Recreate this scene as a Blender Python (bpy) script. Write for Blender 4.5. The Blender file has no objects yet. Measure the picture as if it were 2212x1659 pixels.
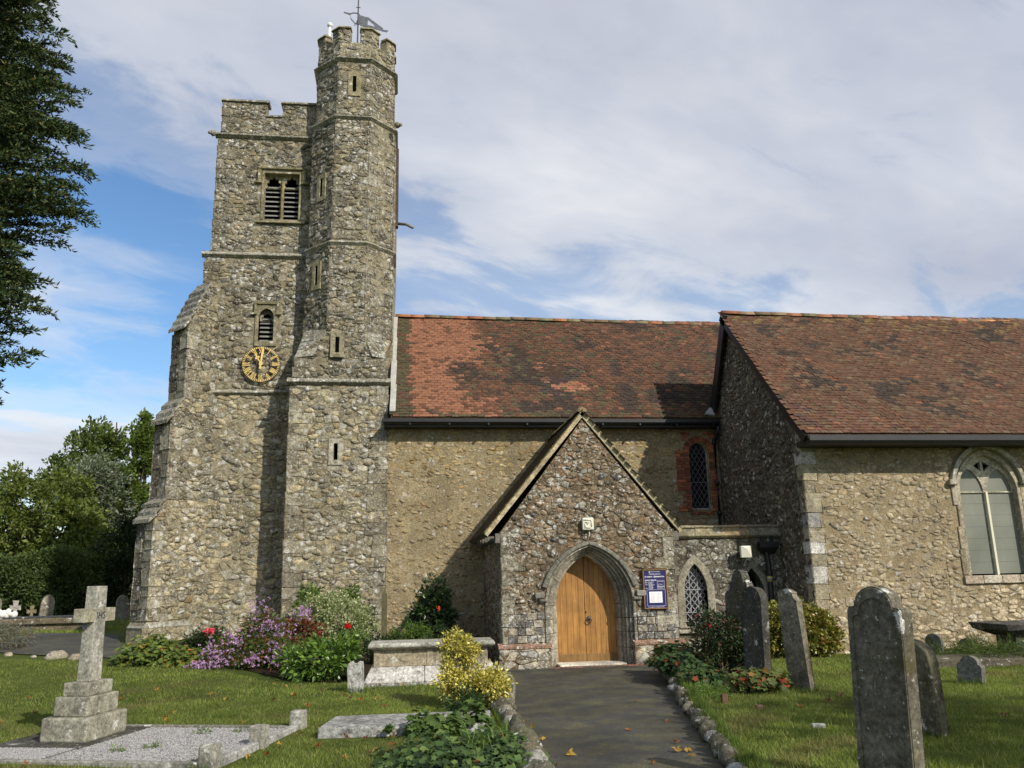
import bpy, math, random
import numpy as np
from mathutils import Vector, Matrix
from mathutils.geometry import tessellate_polygon

SC = bpy.context.scene
COL = SC.collection
RAD = math.radians

# ------------------------------------------------------------------ camera
PITCH, ROLL, YAW, EYE = RAD(13.2), RAD(1.3), RAD(7.8), 1.8
fwd = Vector((math.sin(YAW)*math.cos(PITCH), math.cos(YAW)*math.cos(PITCH), math.sin(PITCH)))
right = Vector((math.cos(YAW), -math.sin(YAW), 0))
up = right.cross(fwd)
r2 = right*math.cos(ROLL) - up*math.sin(ROLL)
u2 = up*math.cos(ROLL) + right*math.sin(ROLL)
cam = bpy.data.cameras.new('camera')
cam.sensor_fit = 'HORIZONTAL'; cam.sensor_width = 36; cam.lens = 36*1789/2212
cam.clip_start = 0.05; cam.clip_end = 3000
co = bpy.data.objects.new('camera', cam)
m = Matrix((r2, u2, -fwd)).transposed().to_4x4(); m.translation = (0, 0, EYE)
co.matrix_world = m
COL.objects.link(co); SC.camera = co

# ------------------------------------------------------------------ sky and sun
SUN_AZ, SUN_EL = RAD(35), RAD(34)          # east of south, above the horizon
sdir = Vector((math.sin(SUN_AZ)*math.cos(SUN_EL), -math.cos(SUN_AZ)*math.cos(SUN_EL), math.sin(SUN_EL)))
W = bpy.data.worlds.new('World'); SC.world = W; W.use_nodes = True
nt = W.node_tree; nt.nodes.clear()
def nd(t, typ, **kw):
    n = t.nodes.new(typ)
    for k, v in kw.items(): setattr(n, k, v)
    return n
def mth(t, op, a, b=None, clamp=False):
    n = t.nodes.new('ShaderNodeMath'); n.operation = op; n.use_clamp = clamp
    for i, s in enumerate((a, b)):
        if s is None: continue
        if isinstance(s, (int, float)): n.inputs[i].default_value = s
        else: t.links.new(s, n.inputs[i])
    return n.outputs[0]
def ramp(t, fac, stops, interp='LINEAR'):
    n = t.nodes.new('ShaderNodeValToRGB'); n.color_ramp.interpolation = interp
    el = n.color_ramp.elements
    while len(el) < len(stops): el.new(0.5)
    for e, (p, c) in zip(el, stops):
        e.position = p; e.color = (c, c, c, 1) if isinstance(c, (int, float)) else (*c, 1)
    t.links.new(fac, n.inputs[0]); return n.outputs[0]
def mixc(t, fac, a, b, mode='MIX'):
    n = t.nodes.new('ShaderNodeMix'); n.data_type = 'RGBA'; n.blend_type = mode
    for s, i in ((fac, 0), (a, 6), (b, 7)):
        if isinstance(s, (int, float)): n.inputs[i].default_value = s
        elif isinstance(s, tuple): n.inputs[i].default_value = (*s, 1)
        else: t.links.new(s, n.inputs[i])
    return n.outputs[2]
def noise(t, vec, scale, detail=4, rough=.55, dist=0.0, color=False):
    n = t.nodes.new('ShaderNodeTexNoise')
    n.inputs['Scale'].default_value = scale; n.inputs['Detail'].default_value = detail
    n.inputs['Roughness'].default_value = rough; n.inputs['Distortion'].default_value = dist
    if vec is not None: t.links.new(vec, n.inputs['Vector'])
    return n.outputs[1 if color else 0]
def mapping(t, vec, scale=(1, 1, 1), loc=(0, 0, 0), rot=(0, 0, 0)):
    n = t.nodes.new('ShaderNodeMapping')
    n.inputs['Scale'].default_value = scale; n.inputs['Location'].default_value = loc; n.inputs['Rotation'].default_value = rot
    t.links.new(vec, n.inputs['Vector']); return n.outputs[0]

sky = nd(nt, 'ShaderNodeTexSky', sky_type='NISHITA', sun_disc=False)
sky.sun_elevation = SUN_EL; sky.sun_rotation = math.pi - SUN_AZ
sky.air_density = 1.0; sky.dust_density = 0.4; sky.ozone_density = 2.2
tc = nd(nt, 'ShaderNodeTexCoord')
sep = nd(nt, 'ShaderNodeSeparateXYZ'); nt.links.new(tc.outputs['Generated'], sep.inputs[0])
zc = mth(nt, 'ADD', mth(nt, 'MAXIMUM', sep.outputs[2], 0.0), 0.16)
cv = nd(nt, 'ShaderNodeCombineXYZ')
nt.links.new(mth(nt, 'DIVIDE', sep.outputs[0], zc), cv.inputs[0])
nt.links.new(mth(nt, 'DIVIDE', sep.outputs[1], zc), cv.inputs[1])
cvec = mapping(nt, cv.outputs[0], scale=(1, 1, 1), loc=(2.65, -6.15, 3.1), rot=(0, 0, RAD(-24)))
cvec = mapping(nt, cvec, scale=(.72, 1.25, 1))
n1 = noise(nt, cvec, 0.62, 6, .52, .35)
n2 = noise(nt, cvec, 3.4, 7, .6, .5)
n3 = noise(nt, mapping(nt, cvec, loc=(7.3, 2.2, 1)), 1.1, 5, .55, .2)
cl = mth(nt, 'ADD', mth(nt, 'MULTIPLY', n1, .68), mth(nt, 'MULTIPLY', n2, .32))
cover = ramp(nt, cl, [(.40, .0), (.475, .35), (.545, .88), (.62, 1.0)], 'EASE')
ccol = ramp(nt, n3, [(.34, (5.7, 6.0, 7.1)), (.5, (7.2, 7.5, 8.3)), (.64, (9.3, 9.45, 9.8))])
hs = nd(nt, 'ShaderNodeHueSaturation'); hs.inputs['Saturation'].default_value = 1.15; hs.inputs['Value'].default_value = 1.7
nt.links.new(sky.outputs[0], hs.inputs['Color'])
skyc = mixc(nt, cover, hs.outputs[0], ccol)
bg = nd(nt, 'ShaderNodeBackground'); bg.inputs['Strength'].default_value = 0.092
nt.links.new(skyc, bg.inputs['Color'])
wo = nd(nt, 'ShaderNodeOutputWorld'); nt.links.new(bg.outputs[0], wo.inputs[0])
sun = bpy.data.lights.new('sun', 'SUN'); sun.energy = 4.4; sun.angle = RAD(0.6); sun.color = (1, .94, .84)
so = bpy.data.objects.new('sun', sun); so.rotation_euler = (-sdir).to_track_quat('-Z', 'Y').to_euler(); so.location = (10, -10, 30)
COL.objects.link(so)
SC.view_settings.view_transform = 'Standard'; SC.view_settings.look = 'None'
SC.view_settings.exposure = 0.0; SC.view_settings.gamma = 1.0
SC.cycles.use_denoising = True
SC.cycles.max_bounces = 6; SC.cycles.transparent_max_bounces = 6
SC.render.film_transparent = False

# ------------------------------------------------------------------ helpers
rng = np.random.default_rng(11)
random.seed(5)
def tag(o, label=None, cat=None, group=None, kind=None):
    for k, v in (('label', label), ('category', cat), ('group', group), ('kind', kind)):
        if v: o[k] = v
    return o
def empty(name, loc=(0, 0, 0), label=None, cat=None, group=None, parent=None):
    o = bpy.data.objects.new(name, None); o.empty_display_size = .2
    o.location = loc; place(o, parent); return tag(o, label, cat, group)
def place(o, parent):
    COL.objects.link(o)
    if parent is not None:
        o.parent = parent
        if parent.type == 'EMPTY': o.matrix_parent_inverse = Matrix.Translation(-parent.location)
    return o
def mesh_np(name, verts, faces, tint=None, smooth=False):
    me = bpy.data.meshes.new(name)
    verts = np.asarray(verts, dtype=np.float32); faces = np.asarray(faces, dtype=np.int32)
    k = faces.shape[1]
    me.vertices.add(len(verts)); me.vertices.foreach_set('co', verts.ravel())
    me.loops.add(faces.size); me.loops.foreach_set('vertex_index', faces.ravel())
    me.polygons.add(len(faces))
    me.polygons.foreach_set('loop_start', np.arange(0, faces.size, k, dtype=np.int32))
    me.polygons.foreach_set('loop_total', np.full(len(faces), k, dtype=np.int32))
    if smooth: me.polygons.foreach_set('use_smooth', np.ones(len(faces), dtype=bool))
    if tint is not None: set_tint(me, tint)
    me.update(calc_edges=True); me.validate(); return me
def set_tint(me, tint):
    a = me.attributes.new('tint', 'FLOAT_COLOR', 'POINT')
    t = np.ones((len(me.vertices), 4), dtype=np.float32); t[:, :3] = tint
    a.data.foreach_set('color', t.ravel())
class MB:
    def __init__(s): s.v = []; s.f = []; s.t = []
    def add(s, verts, faces, tint=(1, 1, 1)):
        n = len(s.v); s.v += [tuple(p) for p in verts]; s.t += [tint]*len(verts)
        s.f += [tuple(i+n for i in f) for f in faces]; return s
    def box(s, a, b, tint=(1, 1, 1)):
        x0, y0, z0 = a; x1, y1, z1 = b
        return s.hexa([(x0, y0, z0), (x1, y0, z0), (x1, y1, z0), (x0, y1, z0), (x0, y0, z1), (x1, y0, z1), (x1, y1, z1), (x0, y1, z1)], tint)
    def hexa(s, p, tint=(1, 1, 1)):
        return s.add(p, [(0, 3, 2, 1), (4, 5, 6, 7), (0, 1, 5, 4), (1, 2, 6, 5), (2, 3, 7, 6), (3, 0, 4, 7)], tint)
    def prism(s, pts, d, tint=(1, 1, 1)):
        """closed polygon of 3-D points extruded by vector d"""
        n = len(pts); q = [tuple(np.add(p, d)) for p in pts]
        tri = tessellate_polygon([[Vector(p) for p in pts]])
        fs = [tuple(t) for t in tri] + [tuple(i+n for i in reversed(t)) for t in tri]
        fs += [(i, (i+1) % n, (i+1) % n+n, i+n) for i in range(n)]
        return s.add(list(pts)+q, fs, tint)
    def tube(s, path, rad, n=8, tint=(1, 1, 1), cap=True):
        path = [Vector(p) for p in path]; rs = rad if hasattr(rad, '__len__') else [rad]*len(path)
        vs = []; fs = []
        t0 = (path[1]-path[0]).normalized()
        ref = Vector((0, 0, 1)) if abs(t0.z) < .9 else Vector((1, 0, 0))
        for i, p in enumerate(path):
            a = path[min(i+1, len(path)-1)] - path[max(i-1, 0)]; a.normalize()
            b = a.cross(ref).normalized(); c = a.cross(b)
            for k in range(n):
                th = 2*math.pi*k/n; vs.append(p + (b*math.cos(th)+c*math.sin(th))*rs[i])
        for i in range(len(path)-1):
            for k in range(n):
                fs.append((i*n+k, i*n+(k+1) % n, (i+1)*n+(k+1) % n, (i+1)*n+k))
        if cap: fs += [tuple(range(n-1, -1, -1)), tuple(range((len(path)-1)*n, len(path)*n))]
        return s.add(vs, fs, tint)
    def ball(s, c, r, tint=(1, 1, 1), n=10, m=6, jit=0):
        r = r if hasattr(r, '__len__') else (r, r, r)
        vs = [(c[0], c[1], c[2]-r[2])]; fs = []
        for i in range(1, m):
            ph = -math.pi/2+math.pi*i/m
            for k in range(n):
                th = 2*math.pi*k/n; q = 1+jit*(random.random()-.5)
                vs.append((c[0]+r[0]*q*math.cos(ph)*math.cos(th), c[1]+r[1]*q*math.cos(ph)*math.sin(th), c[2]+r[2]*q*math.sin(ph)))
        vs.append((c[0], c[1], c[2]+r[2])); L = len(vs)-1
        for k in range(n):
            fs.append((0, 1+(k+1) % n, 1+k)); fs.append((L, L-n+k, L-n+(k+1) % n))
        for i in range(m-2):
            for k in range(n):
                a = 1+i*n; fs.append((a+k, a+(k+1) % n, a+n+(k+1) % n, a+n+k))
        return s.add(vs, fs, tint)
    def mesh(s, name, smooth=False):
        me = bpy.data.meshes.new(name); me.from_pydata(s.v, [], s.f)
        if smooth: me.polygons.foreach_set('use_smooth', [True]*len(me.polygons))
        set_tint(me, np.array(s.t, dtype=np.float32)); me.update(); return me
    def build(s, name, mat, parent=None, smooth=False, bevel=0, **kw):
        me = s.mesh(name, smooth); me.materials.append(mat)
        o = bpy.data.objects.new(name, me); place(o, parent)
        if bevel:
            b = o.modifiers.new('edge', 'BEVEL'); b.width = bevel; b.segments = 2; b.limit_method = 'ANGLE'; b.angle_limit = RAD(35)
        return tag(o, **kw)
def obj(name, me, mat, parent=None, **kw):
    if not me.materials: me.materials.append(mat)
    o = bpy.data.objects.new(name, me); place(o, parent); return tag(o, **kw)
def lerp(a, b, t): return a+(b-a)*t
def sstep(x): x = np.clip(x, 0, 1); return x*x*(3-2*x)
def arch(xc, half, zs, za, n=10):
    """pointed two-centred arch, left springing over the apex to the right springing, as (x, z)"""
    h = za-zs; c = (h*h-half*half)/(2*half); R = c+half
    a1 = math.atan2(h, c) if c >= 0 else math.pi-math.atan2(h, -c)
    out = []
    for i in range(n+1):
        a = a1*i/n; out.append((c-R*math.cos(a), R*math.sin(a)))
    left = [(xc+min(x, 0), zs+z) for x, z in out]
    return left + [(2*xc-x, z) for x, z in reversed(left[:-1])]
def round_arch(xc, half, zs, n=12, ry=None):
    ry = ry or half
    return [(xc-half*math.cos(math.pi*i/n), zs+ry*math.sin(math.pi*i/n)) for i in range(n+1)]

# ------------------------------------------------------------------ materials
def material(name, rough=.85, spec=.3):
    m = bpy.data.materials.new(name); m.use_nodes = True; t = m.node_tree
    b = t.nodes['Principled BSDF']; b.inputs['Roughness'].default_value = rough
    b.inputs['Specular IOR Level'].default_value = spec
    return m, t, b
def objco(t): return nd(t, 'ShaderNodeTexCoord').outputs['Object']
def worldco(t): return nd(t, 'ShaderNodeNewGeometry').outputs['Position']
def attr(t): return nd(t, 'ShaderNodeAttribute', attribute_name='tint').outputs['Color']
def bump(t, b, h, strength=.5, dist=.02):
    n = nd(t, 'ShaderNodeBump'); n.inputs['Strength'].default_value = strength; n.inputs['Distance'].default_value = dist
    t.links.new(h, n.inputs['Height']); t.links.new(n.outputs[0], b.inputs['Normal'])
def flat(name, col, rough=.8, spec=.3, var=.25, scale=8, metal=0, bmp=.2):
    m, t, b = material(name, rough, spec); v = worldco(t)
    f = ramp(t, noise(t, v, scale, 5, .6), [(.3, 1-var), (.7, 1+var)])
    t.links.new(mixc(t, 1, mixc(t, 1, f, attr(t), 'MULTIPLY'), tuple(col), 'MULTIPLY'), b.inputs['Base Color'])
    b.inputs['Metallic'].default_value = metal
    if bmp: bump(t, b, noise(t, v, scale*6, 4, .6), bmp, .01)
    return m
def weather(t, v, c, lichen, dark, moss, spots, fine=1.0):
    """stains, moss and pale lichen that run over stones and joints alike"""
    ms = ramp(t, noise(t, mapping(t, v, loc=(3, 9, 4)), 2.3, 6, .65), [(.52, 0), (.72, moss)])
    c = mixc(t, ms, c, (.085, .072, .022))
    d1 = ramp(t, noise(t, mapping(t, v, scale=(1.4, 1.4, .6), loc=(8, 1, 2)), 1.5, 8, .72), [(.50, 0), (.66, .75*dark)])
    d2 = ramp(t, noise(t, mapping(t, v, scale=(1, 1, 1.5), loc=(2, 6, 5)), 7.5, 6, .7), [(.515, 0), (.62, .85*dark)])
    c = mixc(t, mth(t, 'MAXIMUM', d1, d2), c, (.045, .039, .028))
    vo = nd(t, 'ShaderNodeTexVoronoi'); vo.inputs['Scale'].default_value = spots
    wv = nd(t, 'ShaderNodeVectorMath', operation='MULTIPLY_ADD')
    t.links.new(noise(t, v, 16, 4, .65, 0, True), wv.inputs[0]); wv.inputs[1].default_value = (.14, .14, .14); t.links.new(v, wv.inputs[2])
    t.links.new(wv.outputs[0], vo.inputs['Vector'])
    sp = ramp(t, mth(t, 'ADD', vo.outputs['Distance'], mth(t, 'MULTIPLY', mth(t, 'SUBTRACT', noise(t, v, 6.5, 4, .7), .44), 1.5)), [(.30, 1), (.42, 0)])
    pk = ramp(t, nd_sep(t, vo.outputs['Color']), [(max(.02, 1-.6*lichen)-.02, 0), (max(.02, 1-.6*lichen), 1)])
    area = ramp(t, noise(t, mapping(t, v, loc=(1, 5, 7)), 1.3, 5, .65), [(.36, .25), (.52, 1)])
    fl = ramp(t, noise(t, v, 21*fine, 5, .72), [(.635-.08*lichen, 0), (.675-.08*lichen, min(1, .6+.5*lichen))])
    lm = mth(t, 'MULTIPLY', mth(t, 'MAXIMUM', mth(t, 'MULTIPLY', sp, pk), fl), area)
    lc = ramp(t, noise(t, v, 33, 4, .65), [(.35, (.30, .29, .24)), (.58, (.68, .665, .61))])
    return mixc(t, lm, c, lc)
def stone_mat(name, lichen=.5, dark=.5, moss=.2, fine=1.0, spots=6.0, bmp=.6):
    """weathered stone: the piece's own tint, mottled, with pale lichen rosettes, dark algae and a little moss"""
    m, t, b = material(name, .94, .12); v = worldco(t)
    big = ramp(t, noise(t, v, .8, 7, .66, .3), [(.30, .62), (.66, 1.28)])
    mid = ramp(t, noise(t, v, 7*fine, 8, .72), [(.27, .45), (.5, 1.0), (.76, 1.6)])
    fin = ramp(t, noise(t, v, 26*fine, 8, .8), [(.34, .42), (.5, 1.0), (.66, 1.6)])
    c = mixc(t, 1, mixc(t, 1, mixc(t, 1, attr(t), big, 'MULTIPLY'), mid, 'MULTIPLY'), fin, 'MULTIPLY')
    c = weather(t, v, c, lichen, dark, moss, spots, fine)
    t.links.new(c, b.inputs['Base Color'])
    hgt = mth(t, 'ADD', mth(t, 'MULTIPLY', noise(t, v, 14*fine, 7, .7), 1.0), mth(t, 'MULTIPLY', noise(t, v, 60, 3, .6), .3))
    bump(t, b, hgt, bmp, .045)
    return m
def nd_sep(t, col):
    n = nd(t, 'ShaderNodeSeparateColor'); t.links.new(col, n.inputs[0]); return n.outputs[0]
def leaf_mat(name, transl=.35, rough=.5, spec=.35):
    m, t, b = material(name, rough, spec)
    c = attr(t); t.links.new(c, b.inputs['Base Color'])
    tr = nd(t, 'ShaderNodeBsdfTranslucent'); t.links.new(mixc(t, 1, c, (1.25, 1.2, .6), 'MULTIPLY'), tr.inputs[0])
    mx = nd(t, 'ShaderNodeMixShader'); mx.inputs[0].default_value = transl
    t.links.new(b.outputs[0], mx.inputs[1]); t.links.new(tr.outputs[0], mx.inputs[2])
    t.links.new(mx.outputs[0], t.nodes['Material Output'].inputs[0]); return m
M = {}
M['tower'] = stone_mat('tower_stone', .9, .62, .35, 1.0, 6.5, .8)
M['nave'] = stone_mat('nave_stone', .32, .3, .1, 1.2, 10, .7)
M['porch'] = stone_mat('porch_stone', .95, .5, .18, 1.1, 7.5, .8)
M['chapel'] = stone_mat('chapel_stone', .18, .25, .06, 1.3, 9)
M['gable'] = stone_mat('gable_stone', .42, .75, .15, 1.2, 9)
M['dressed'] = stone_mat('dressed_stone', .35, .45, .45, .8, 7, .35)
M['drip'] = stone_mat('lichened_string_stone', 1.0, .4, .3, .9, 8, .5)
M['arch'] = stone_mat('arch_stone', .06, .25, .08, .8, 7, .25)
M['grey_grave'] = stone_mat('gravestone_grey', .34, .4, .75, .8, 5.0, .3)
M['pale_grave'] = stone_mat('gravestone_pale', .4, .28, .3, 1.1, 8, .25)
M['white_stone'] = stone_mat('limewashed_stone', .8, .7, .1, .9, 9, .5)
M['rock'] = stone_mat('edging_rock', .5, .6, .6, 1.2, 9, .7)
def mortar(name, a, b_, lichen, dark, moss, spots, sc=6):
    m, t, b = material(name, .95, .1); v = worldco(t)
    c = ramp(t, noise(t, v, sc, 8, .72), [(.28, a), (.72, b_)])
    s = ramp(t, noise(t, v, .9, 6, .62), [(.32, .74), (.66, 1.18)])
    g = ramp(t, noise(t, v, 26, 8, .8), [(.34, .48), (.5, 1.0), (.66, 1.5)])
    c = mixc(t, 1, mixc(t, 1, c, s, 'MULTIPLY'), g, 'MULTIPLY')
    t.links.new(weather(t, v, c, lichen, dark, moss, spots), b.inputs['Base Color'])
    h = mth(t, 'ADD', noise(t, v, 20, 8, .75), mth(t, 'MULTIPLY', noise(t, v, 70, 3, .6), .35))
    bump(t, b, h, .9, .05); return m
M['m_tower'] = mortar('mortar_tower', (.18, .155, .10), (.44, .38, .25), .85, .6, .3, 6.5)
M['m_nave'] = mortar('mortar_nave', (.27, .212, .118), (.44, .36, .215), .3, .28, .1, 10)
M['m_porch'] = mortar('mortar_porch', (.12, .085, .05), (.27, .20, .12), .9, .5, .18, 7.5)
M['m_chapel'] = mortar('mortar_chapel', (.29, .225, .13), (.44, .35, .21), .2, .22, .05, 9)
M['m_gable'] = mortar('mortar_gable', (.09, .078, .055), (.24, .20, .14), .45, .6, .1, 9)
def tile_mat():
    m, t, b = material('clay_tile', .85, .2); v = worldco(t)
    n = ramp(t, noise(t, v, 14, 5, .65), [(.3, .62), (.7, 1.3)])
    c = mixc(t, 1, attr(t), n, 'MULTIPLY')
    ls = ramp(t, noise(t, v, 30, 4, .7), [(.62, 0), (.74, .45)])
    c = mixc(t, ls, c, (.15, .13, .08))
    t.links.new(c, b.inputs['Base Color']); bump(t, b, noise(t, v, 60, 4, .6), .4, .01); return m
M['tile'] = tile_mat()
M['lead'] = flat('lead_sheet', (.40, .39, .35), .6, .4, .18, 6)
M['black'] = flat('black_iron', (.012, .012, .012), .45, .5, .3, 8)
M['void'] = flat('dark_interior', (.004, .004, .004), 1, 0, 0, 4, bmp=0)
M['gold'] = flat('gilt_metal', (.85, .60, .20), .35, .6, .1, 8, .08, .03)
M['slat'] = flat('weathered_wood', (.24, .235, .21), .85, .2, .3, 20)
M['brick'] = flat('red_brick', (1, 1, 1), .9, .2, .4, 12)
M['cream'] = flat('cream_plastic', (.70, .68, .55), .4, .4, .06, 5, bmp=0)
M['white'] = flat('white_paint', (.78, .77, .74), .5, .4, .08, 6, bmp=0)
M['timber'] = flat('grey_timber', (.16, .145, .125), .85, .2, .35, 15)
M['iron'] = flat('grey_iron', (.05, .05, .055), .5, .4, .2, 10)
M['vane'] = flat('vane_metal', (.16, .16, .17), .45, .5, .2, 10, .5)
def oak():
    m, t, b = material('oak_planks', .5, .3); v = worldco(t)
    g = noise(t, mapping(t, v, scale=(26, 26, 1.1)), 2.0, 7, .62, .4)
    c = ramp(t, g, [(.3, (.32, .155, .042)), (.52, (.42, .215, .062)), (.75, (.50, .27, .085))])
    c = mixc(t, 1, c, attr(t), 'MULTIPLY')
    c = mixc(t, 1, c, ramp(t, noise(t, v, 2.2, 6, .68), [(.32, .72), (.66, 1.12)]), 'MULTIPLY')
    c = mixc(t, 1, c, ramp(t, noise(t, mapping(t, v, scale=(9, 9, .8)), 1.0, 5, .7), [(.36, .74), (.6, 1.06)]), 'MULTIPLY')
    t.links.new(c, b.inputs['Base Color']); bump(t, b, g, .15, .004); return m
M['oak'] = oak()
def glass(name, col, rough=.12):
    m, t, b = material(name, rough, .5); v = worldco(t)
    t.links.new(mixc(t, 1, ramp(t, noise(t, v, 3, 3), [(.3, .7), (.7, 1.3)]), tuple(col), 'MULTIPLY'), b.inputs['Base Color']); return m
M['glass'] = glass('dark_leaded_glass', (.006, .006, .007), .2)
def poly():
    m, t, b = material('frosted_sheet', .42, .35); v = worldco(t)
    c = ramp(t, noise(t, mapping(t, v, scale=(1, 1, .7)), 1.6, 4, .55), [(.3, (.155, .165, .13)), (.7, (.225, .23, .185))])
    t.links.new(c, b.inputs['Base Color']); return m
M['sheet'] = poly()
def asphalt():
    m, t, b = material('asphalt', .85, .25); v = worldco(t)
    n = noise(t, v, 55, 6, .78); c = ramp(t, n, [(.3, (.024, .023, .021)), (.52, (.055, .053, .047)), (.72, (.14, .135, .115))])
    n2_ = ramp(t, noise(t, v, 40, 5, .75), [(.35, .35), (.65, 1.2)])
    ms = ramp(t, noise(t, v, 2.2, 8, .72), [(.44, 0), (.60, .75)])
    c = mixc(t, ms, c, mixc(t, 1, n2_, (.13, .12, .065), 'MULTIPLY'))
    d = ramp(t, noise(t, v, .8, 6, .68), [(.32, .6), (.66, 1.3)])
    t.links.new(mixc(t, 1, c, d, 'MULTIPLY'), b.inputs['Base Color']); bump(t, b, n, .5, .01); return m
M['asphalt'] = asphalt()
def turf():
    m, t, b = material('turf', .95, .1); v = worldco(t)
    c = ramp(t, noise(t, v, 1.3, 7, .65), [(.3, (.045, .065, .012)), (.5, (.07, .095, .018)), (.7, (.10, .115, .03))])
    f = ramp(t, noise(t, v, 60, 4, .7), [(.3, .6), (.7, 1.35)])
    t.links.new(mixc(t, 1, c, f, 'MULTIPLY'), b.inputs['Base Color']); bump(t, b, noise(t, v, 50, 5, .7), .8, .03); return m
M['turf'] = turf()
M['soil'] = flat('bed_soil', (.035, .024, .015), .95, .1, .5, 14, bmp=.8)
M['grass'] = leaf_mat('grass_blade', .3, .6, .2)
M['leaf'] = leaf_mat('leaf_soft', .35, .55, .3)
M['gloss'] = leaf_mat('leaf_glossy', .22, .32, .5)
M['needle'] = leaf_mat('yew_needle', .15, .6, .2)
M['petal'] = leaf_mat('petal', .3, .6, .2)
M['bark'] = flat('bark', (.075, .058, .042), .95, .1, .45, 9, bmp=.9)
M['gravel'] = flat('gravel_chip', (1, 1, 1), .9, .2, .2, 60)
M['sign_blue'] = flat('sign_blue', (.018, .016, .10), .35, .45, .05, 5, bmp=0)
M['sign_white'] = flat('sign_lettering', (.75, .75, .76), .5, .3, .02, 5, bmp=0)
M['sign_frame'] = flat('sign_wood', (.27, .15, .05), .6, .3, .25, 14)
M['incised'] = flat('incised_letter', (.035, .033, .028), .9, .1, .2, 20, bmp=0)
# ------------------------------------------------------------------ rubble masonry
def clip(poly, nx, ny, c):
    out = []; n = len(poly)
    for i in range(n):
        a, b = poly[i], poly[(i+1) % n]
        da = nx*a[0]+ny*a[1]-c; db = nx*b[0]+ny*b[1]-c
        if da <= 0: out.append(a)
        if (da < 0 < db) or (db < 0 < da):
            t = da/(da-db); out.append((a[0]+(b[0]-a[0])*t, a[1]+(b[1]-a[1])*t))
    return out
def inside(poly, x, y):
    r = False; n = len(poly)
    for i in range(n):
        (x1, y1), (x2, y2) = poly[i], poly[(i+1) % n]
        if (y1 > y) != (y2 > y) and x < (x2-x1)*(y-y1)/(y2-y1)+x1: r = not r
    return r
def rubble_cells(outer, sx, sz, seed, drop=.22, jit=.46, skip=()):
    """irregular stone outlines (u, v) filling the convex outline, except where skip(u, v) rectangles lie"""
    R = random.Random(seed); k = sz/sx
    us = [p[0] for p in outer]; vs = [p[1] for p in outer]
    nu = int((max(us)-min(us))/sx)+4; nv = int((max(vs)-min(vs))/sz)+4
    pts = {}
    for j in range(nv):
        off = R.random()
        for i in range(nu):
            if R.random() < drop: continue
            pts[i, j] = ((min(us)+(i-1.5+off*.9+(R.random()-.5)*2*jit)*sx)*k, min(vs)+(j-1.5+(R.random()-.5)*2*jit)*sz)
    cen = (sum(us)/len(us), sum(vs)/len(vs)); hp = []
    for a, b in zip(outer, outer[1:]+outer[:1]):
        nx, ny = b[1]-a[1], a[0]-b[0]; l = math.hypot(nx, ny)
        if l < 1e-6: continue
        nx /= l; ny /= l; c = nx*a[0]+ny*a[1]
        if nx*cen[0]+ny*cen[1] > c: nx, ny, c = -nx, -ny, -c
        hp.append((nx, ny, c))
    cells = []
    for (i, j), (px, py) in pts.items():
        if any(nx*px/k+ny*py > c+sz for nx, ny, c in hp): continue
        g = 2.6*sz; poly = [(px-g, py-g), (px+g, py-g), (px+g, py+g), (px-g, py+g)]
        nb = []
        for dj in range(-2, 3):
            for di in range(-3, 4):
                q = pts.get((i+di, j+dj))
                if q and (di or dj): nb.append(((q[0]-px)**2+(q[1]-py)**2, q))
        nb.sort()
        for d2, q in nb[:16]:
            nx, ny = q[0]-px, q[1]-py
            poly = clip(poly, nx, ny, (q[0]**2+q[1]**2-px**2-py**2)/2)
            if len(poly) < 3: break
        poly = [(x/k, y) for x, y in poly]
        for nx, ny, c in hp:
            poly = clip(poly, nx, ny, c)
            if len(poly) < 3: break
        if len(poly) < 3: continue
        cx = sum(p[0] for p in poly)/len(poly); cy = sum(p[1] for p in poly)/len(poly)
        if any((r(cx, cy) if callable(r) else r[0] < cx < r[2] and r[1] < cy < r[3]) for r in skip): continue
        ar = abs(sum(a[0]*b[1]-b[0]*a[1] for a, b in zip(poly, poly[1:]+poly[:1])))/2
        if ar < sx*sz*.12: continue
        cells.append((ar, (cx, cy), poly))
    return cells
class Frame:
    def __init__(s, O, U, V): s.O, s.U, s.V = Vector(O), Vector(U), Vector(V); s.N = s.U.cross(s.V).normalized()
    def p(s, u, v, h=0): return s.O+s.U*u+s.V*v+s.N*h
def stone_piece(fr, cell, R, gap, proud):
    ar, (cx, cy), poly = cell
    q = []
    for x, y in poly:
        d = math.hypot(x-cx, y-cy) or 1; g = max(0, 1-gap/d); q.append((cx+(x-cx)*g, cy+(y-cy)*g))
    if len(q) > 6: q = [q[i] for i in range(len(q)) if i % 2 == 0 or len(q) < 8]
    n = len(q); c = []
    for i in range(n):
        a, b = q[i], q[(i+1) % n]
        c += [(a[0]*.92+b[0]*.08+(R.random()-.5)*.014, a[1]*.92+b[1]*.08+(R.random()-.5)*.014), (a[0]*.3+b[0]*.7+(R.random()-.5)*.014, a[1]*.3+b[1]*.7+(R.random()-.5)*.014)]
    n = len(c); h = proud*(.15+.85*R.random()**1.4); tx, ty = (R.random()-.5)*.11, (R.random()-.5)*.11
    vs = [fr.p(x, y, -.012) for x, y in c]
    vs += [fr.p(cx+(x-cx)*.93+(R.random()-.5)*.012, cy+(y-cy)*.93+(R.random()-.5)*.012, max(.001, h*(.7+.55*R.random())+tx*(x-cx)+ty*(y-cy))) for x, y in c]
    vs.append(fr.p(cx, cy, h*(.95+.2*R.random())))
    fs = [(i, (i+1) % n, (i+1) % n+n, i+n) for i in range(n)] + [(i+n, (i+1) % n+n, 2*n) for i in range(n)]
    return vs, fs
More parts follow.
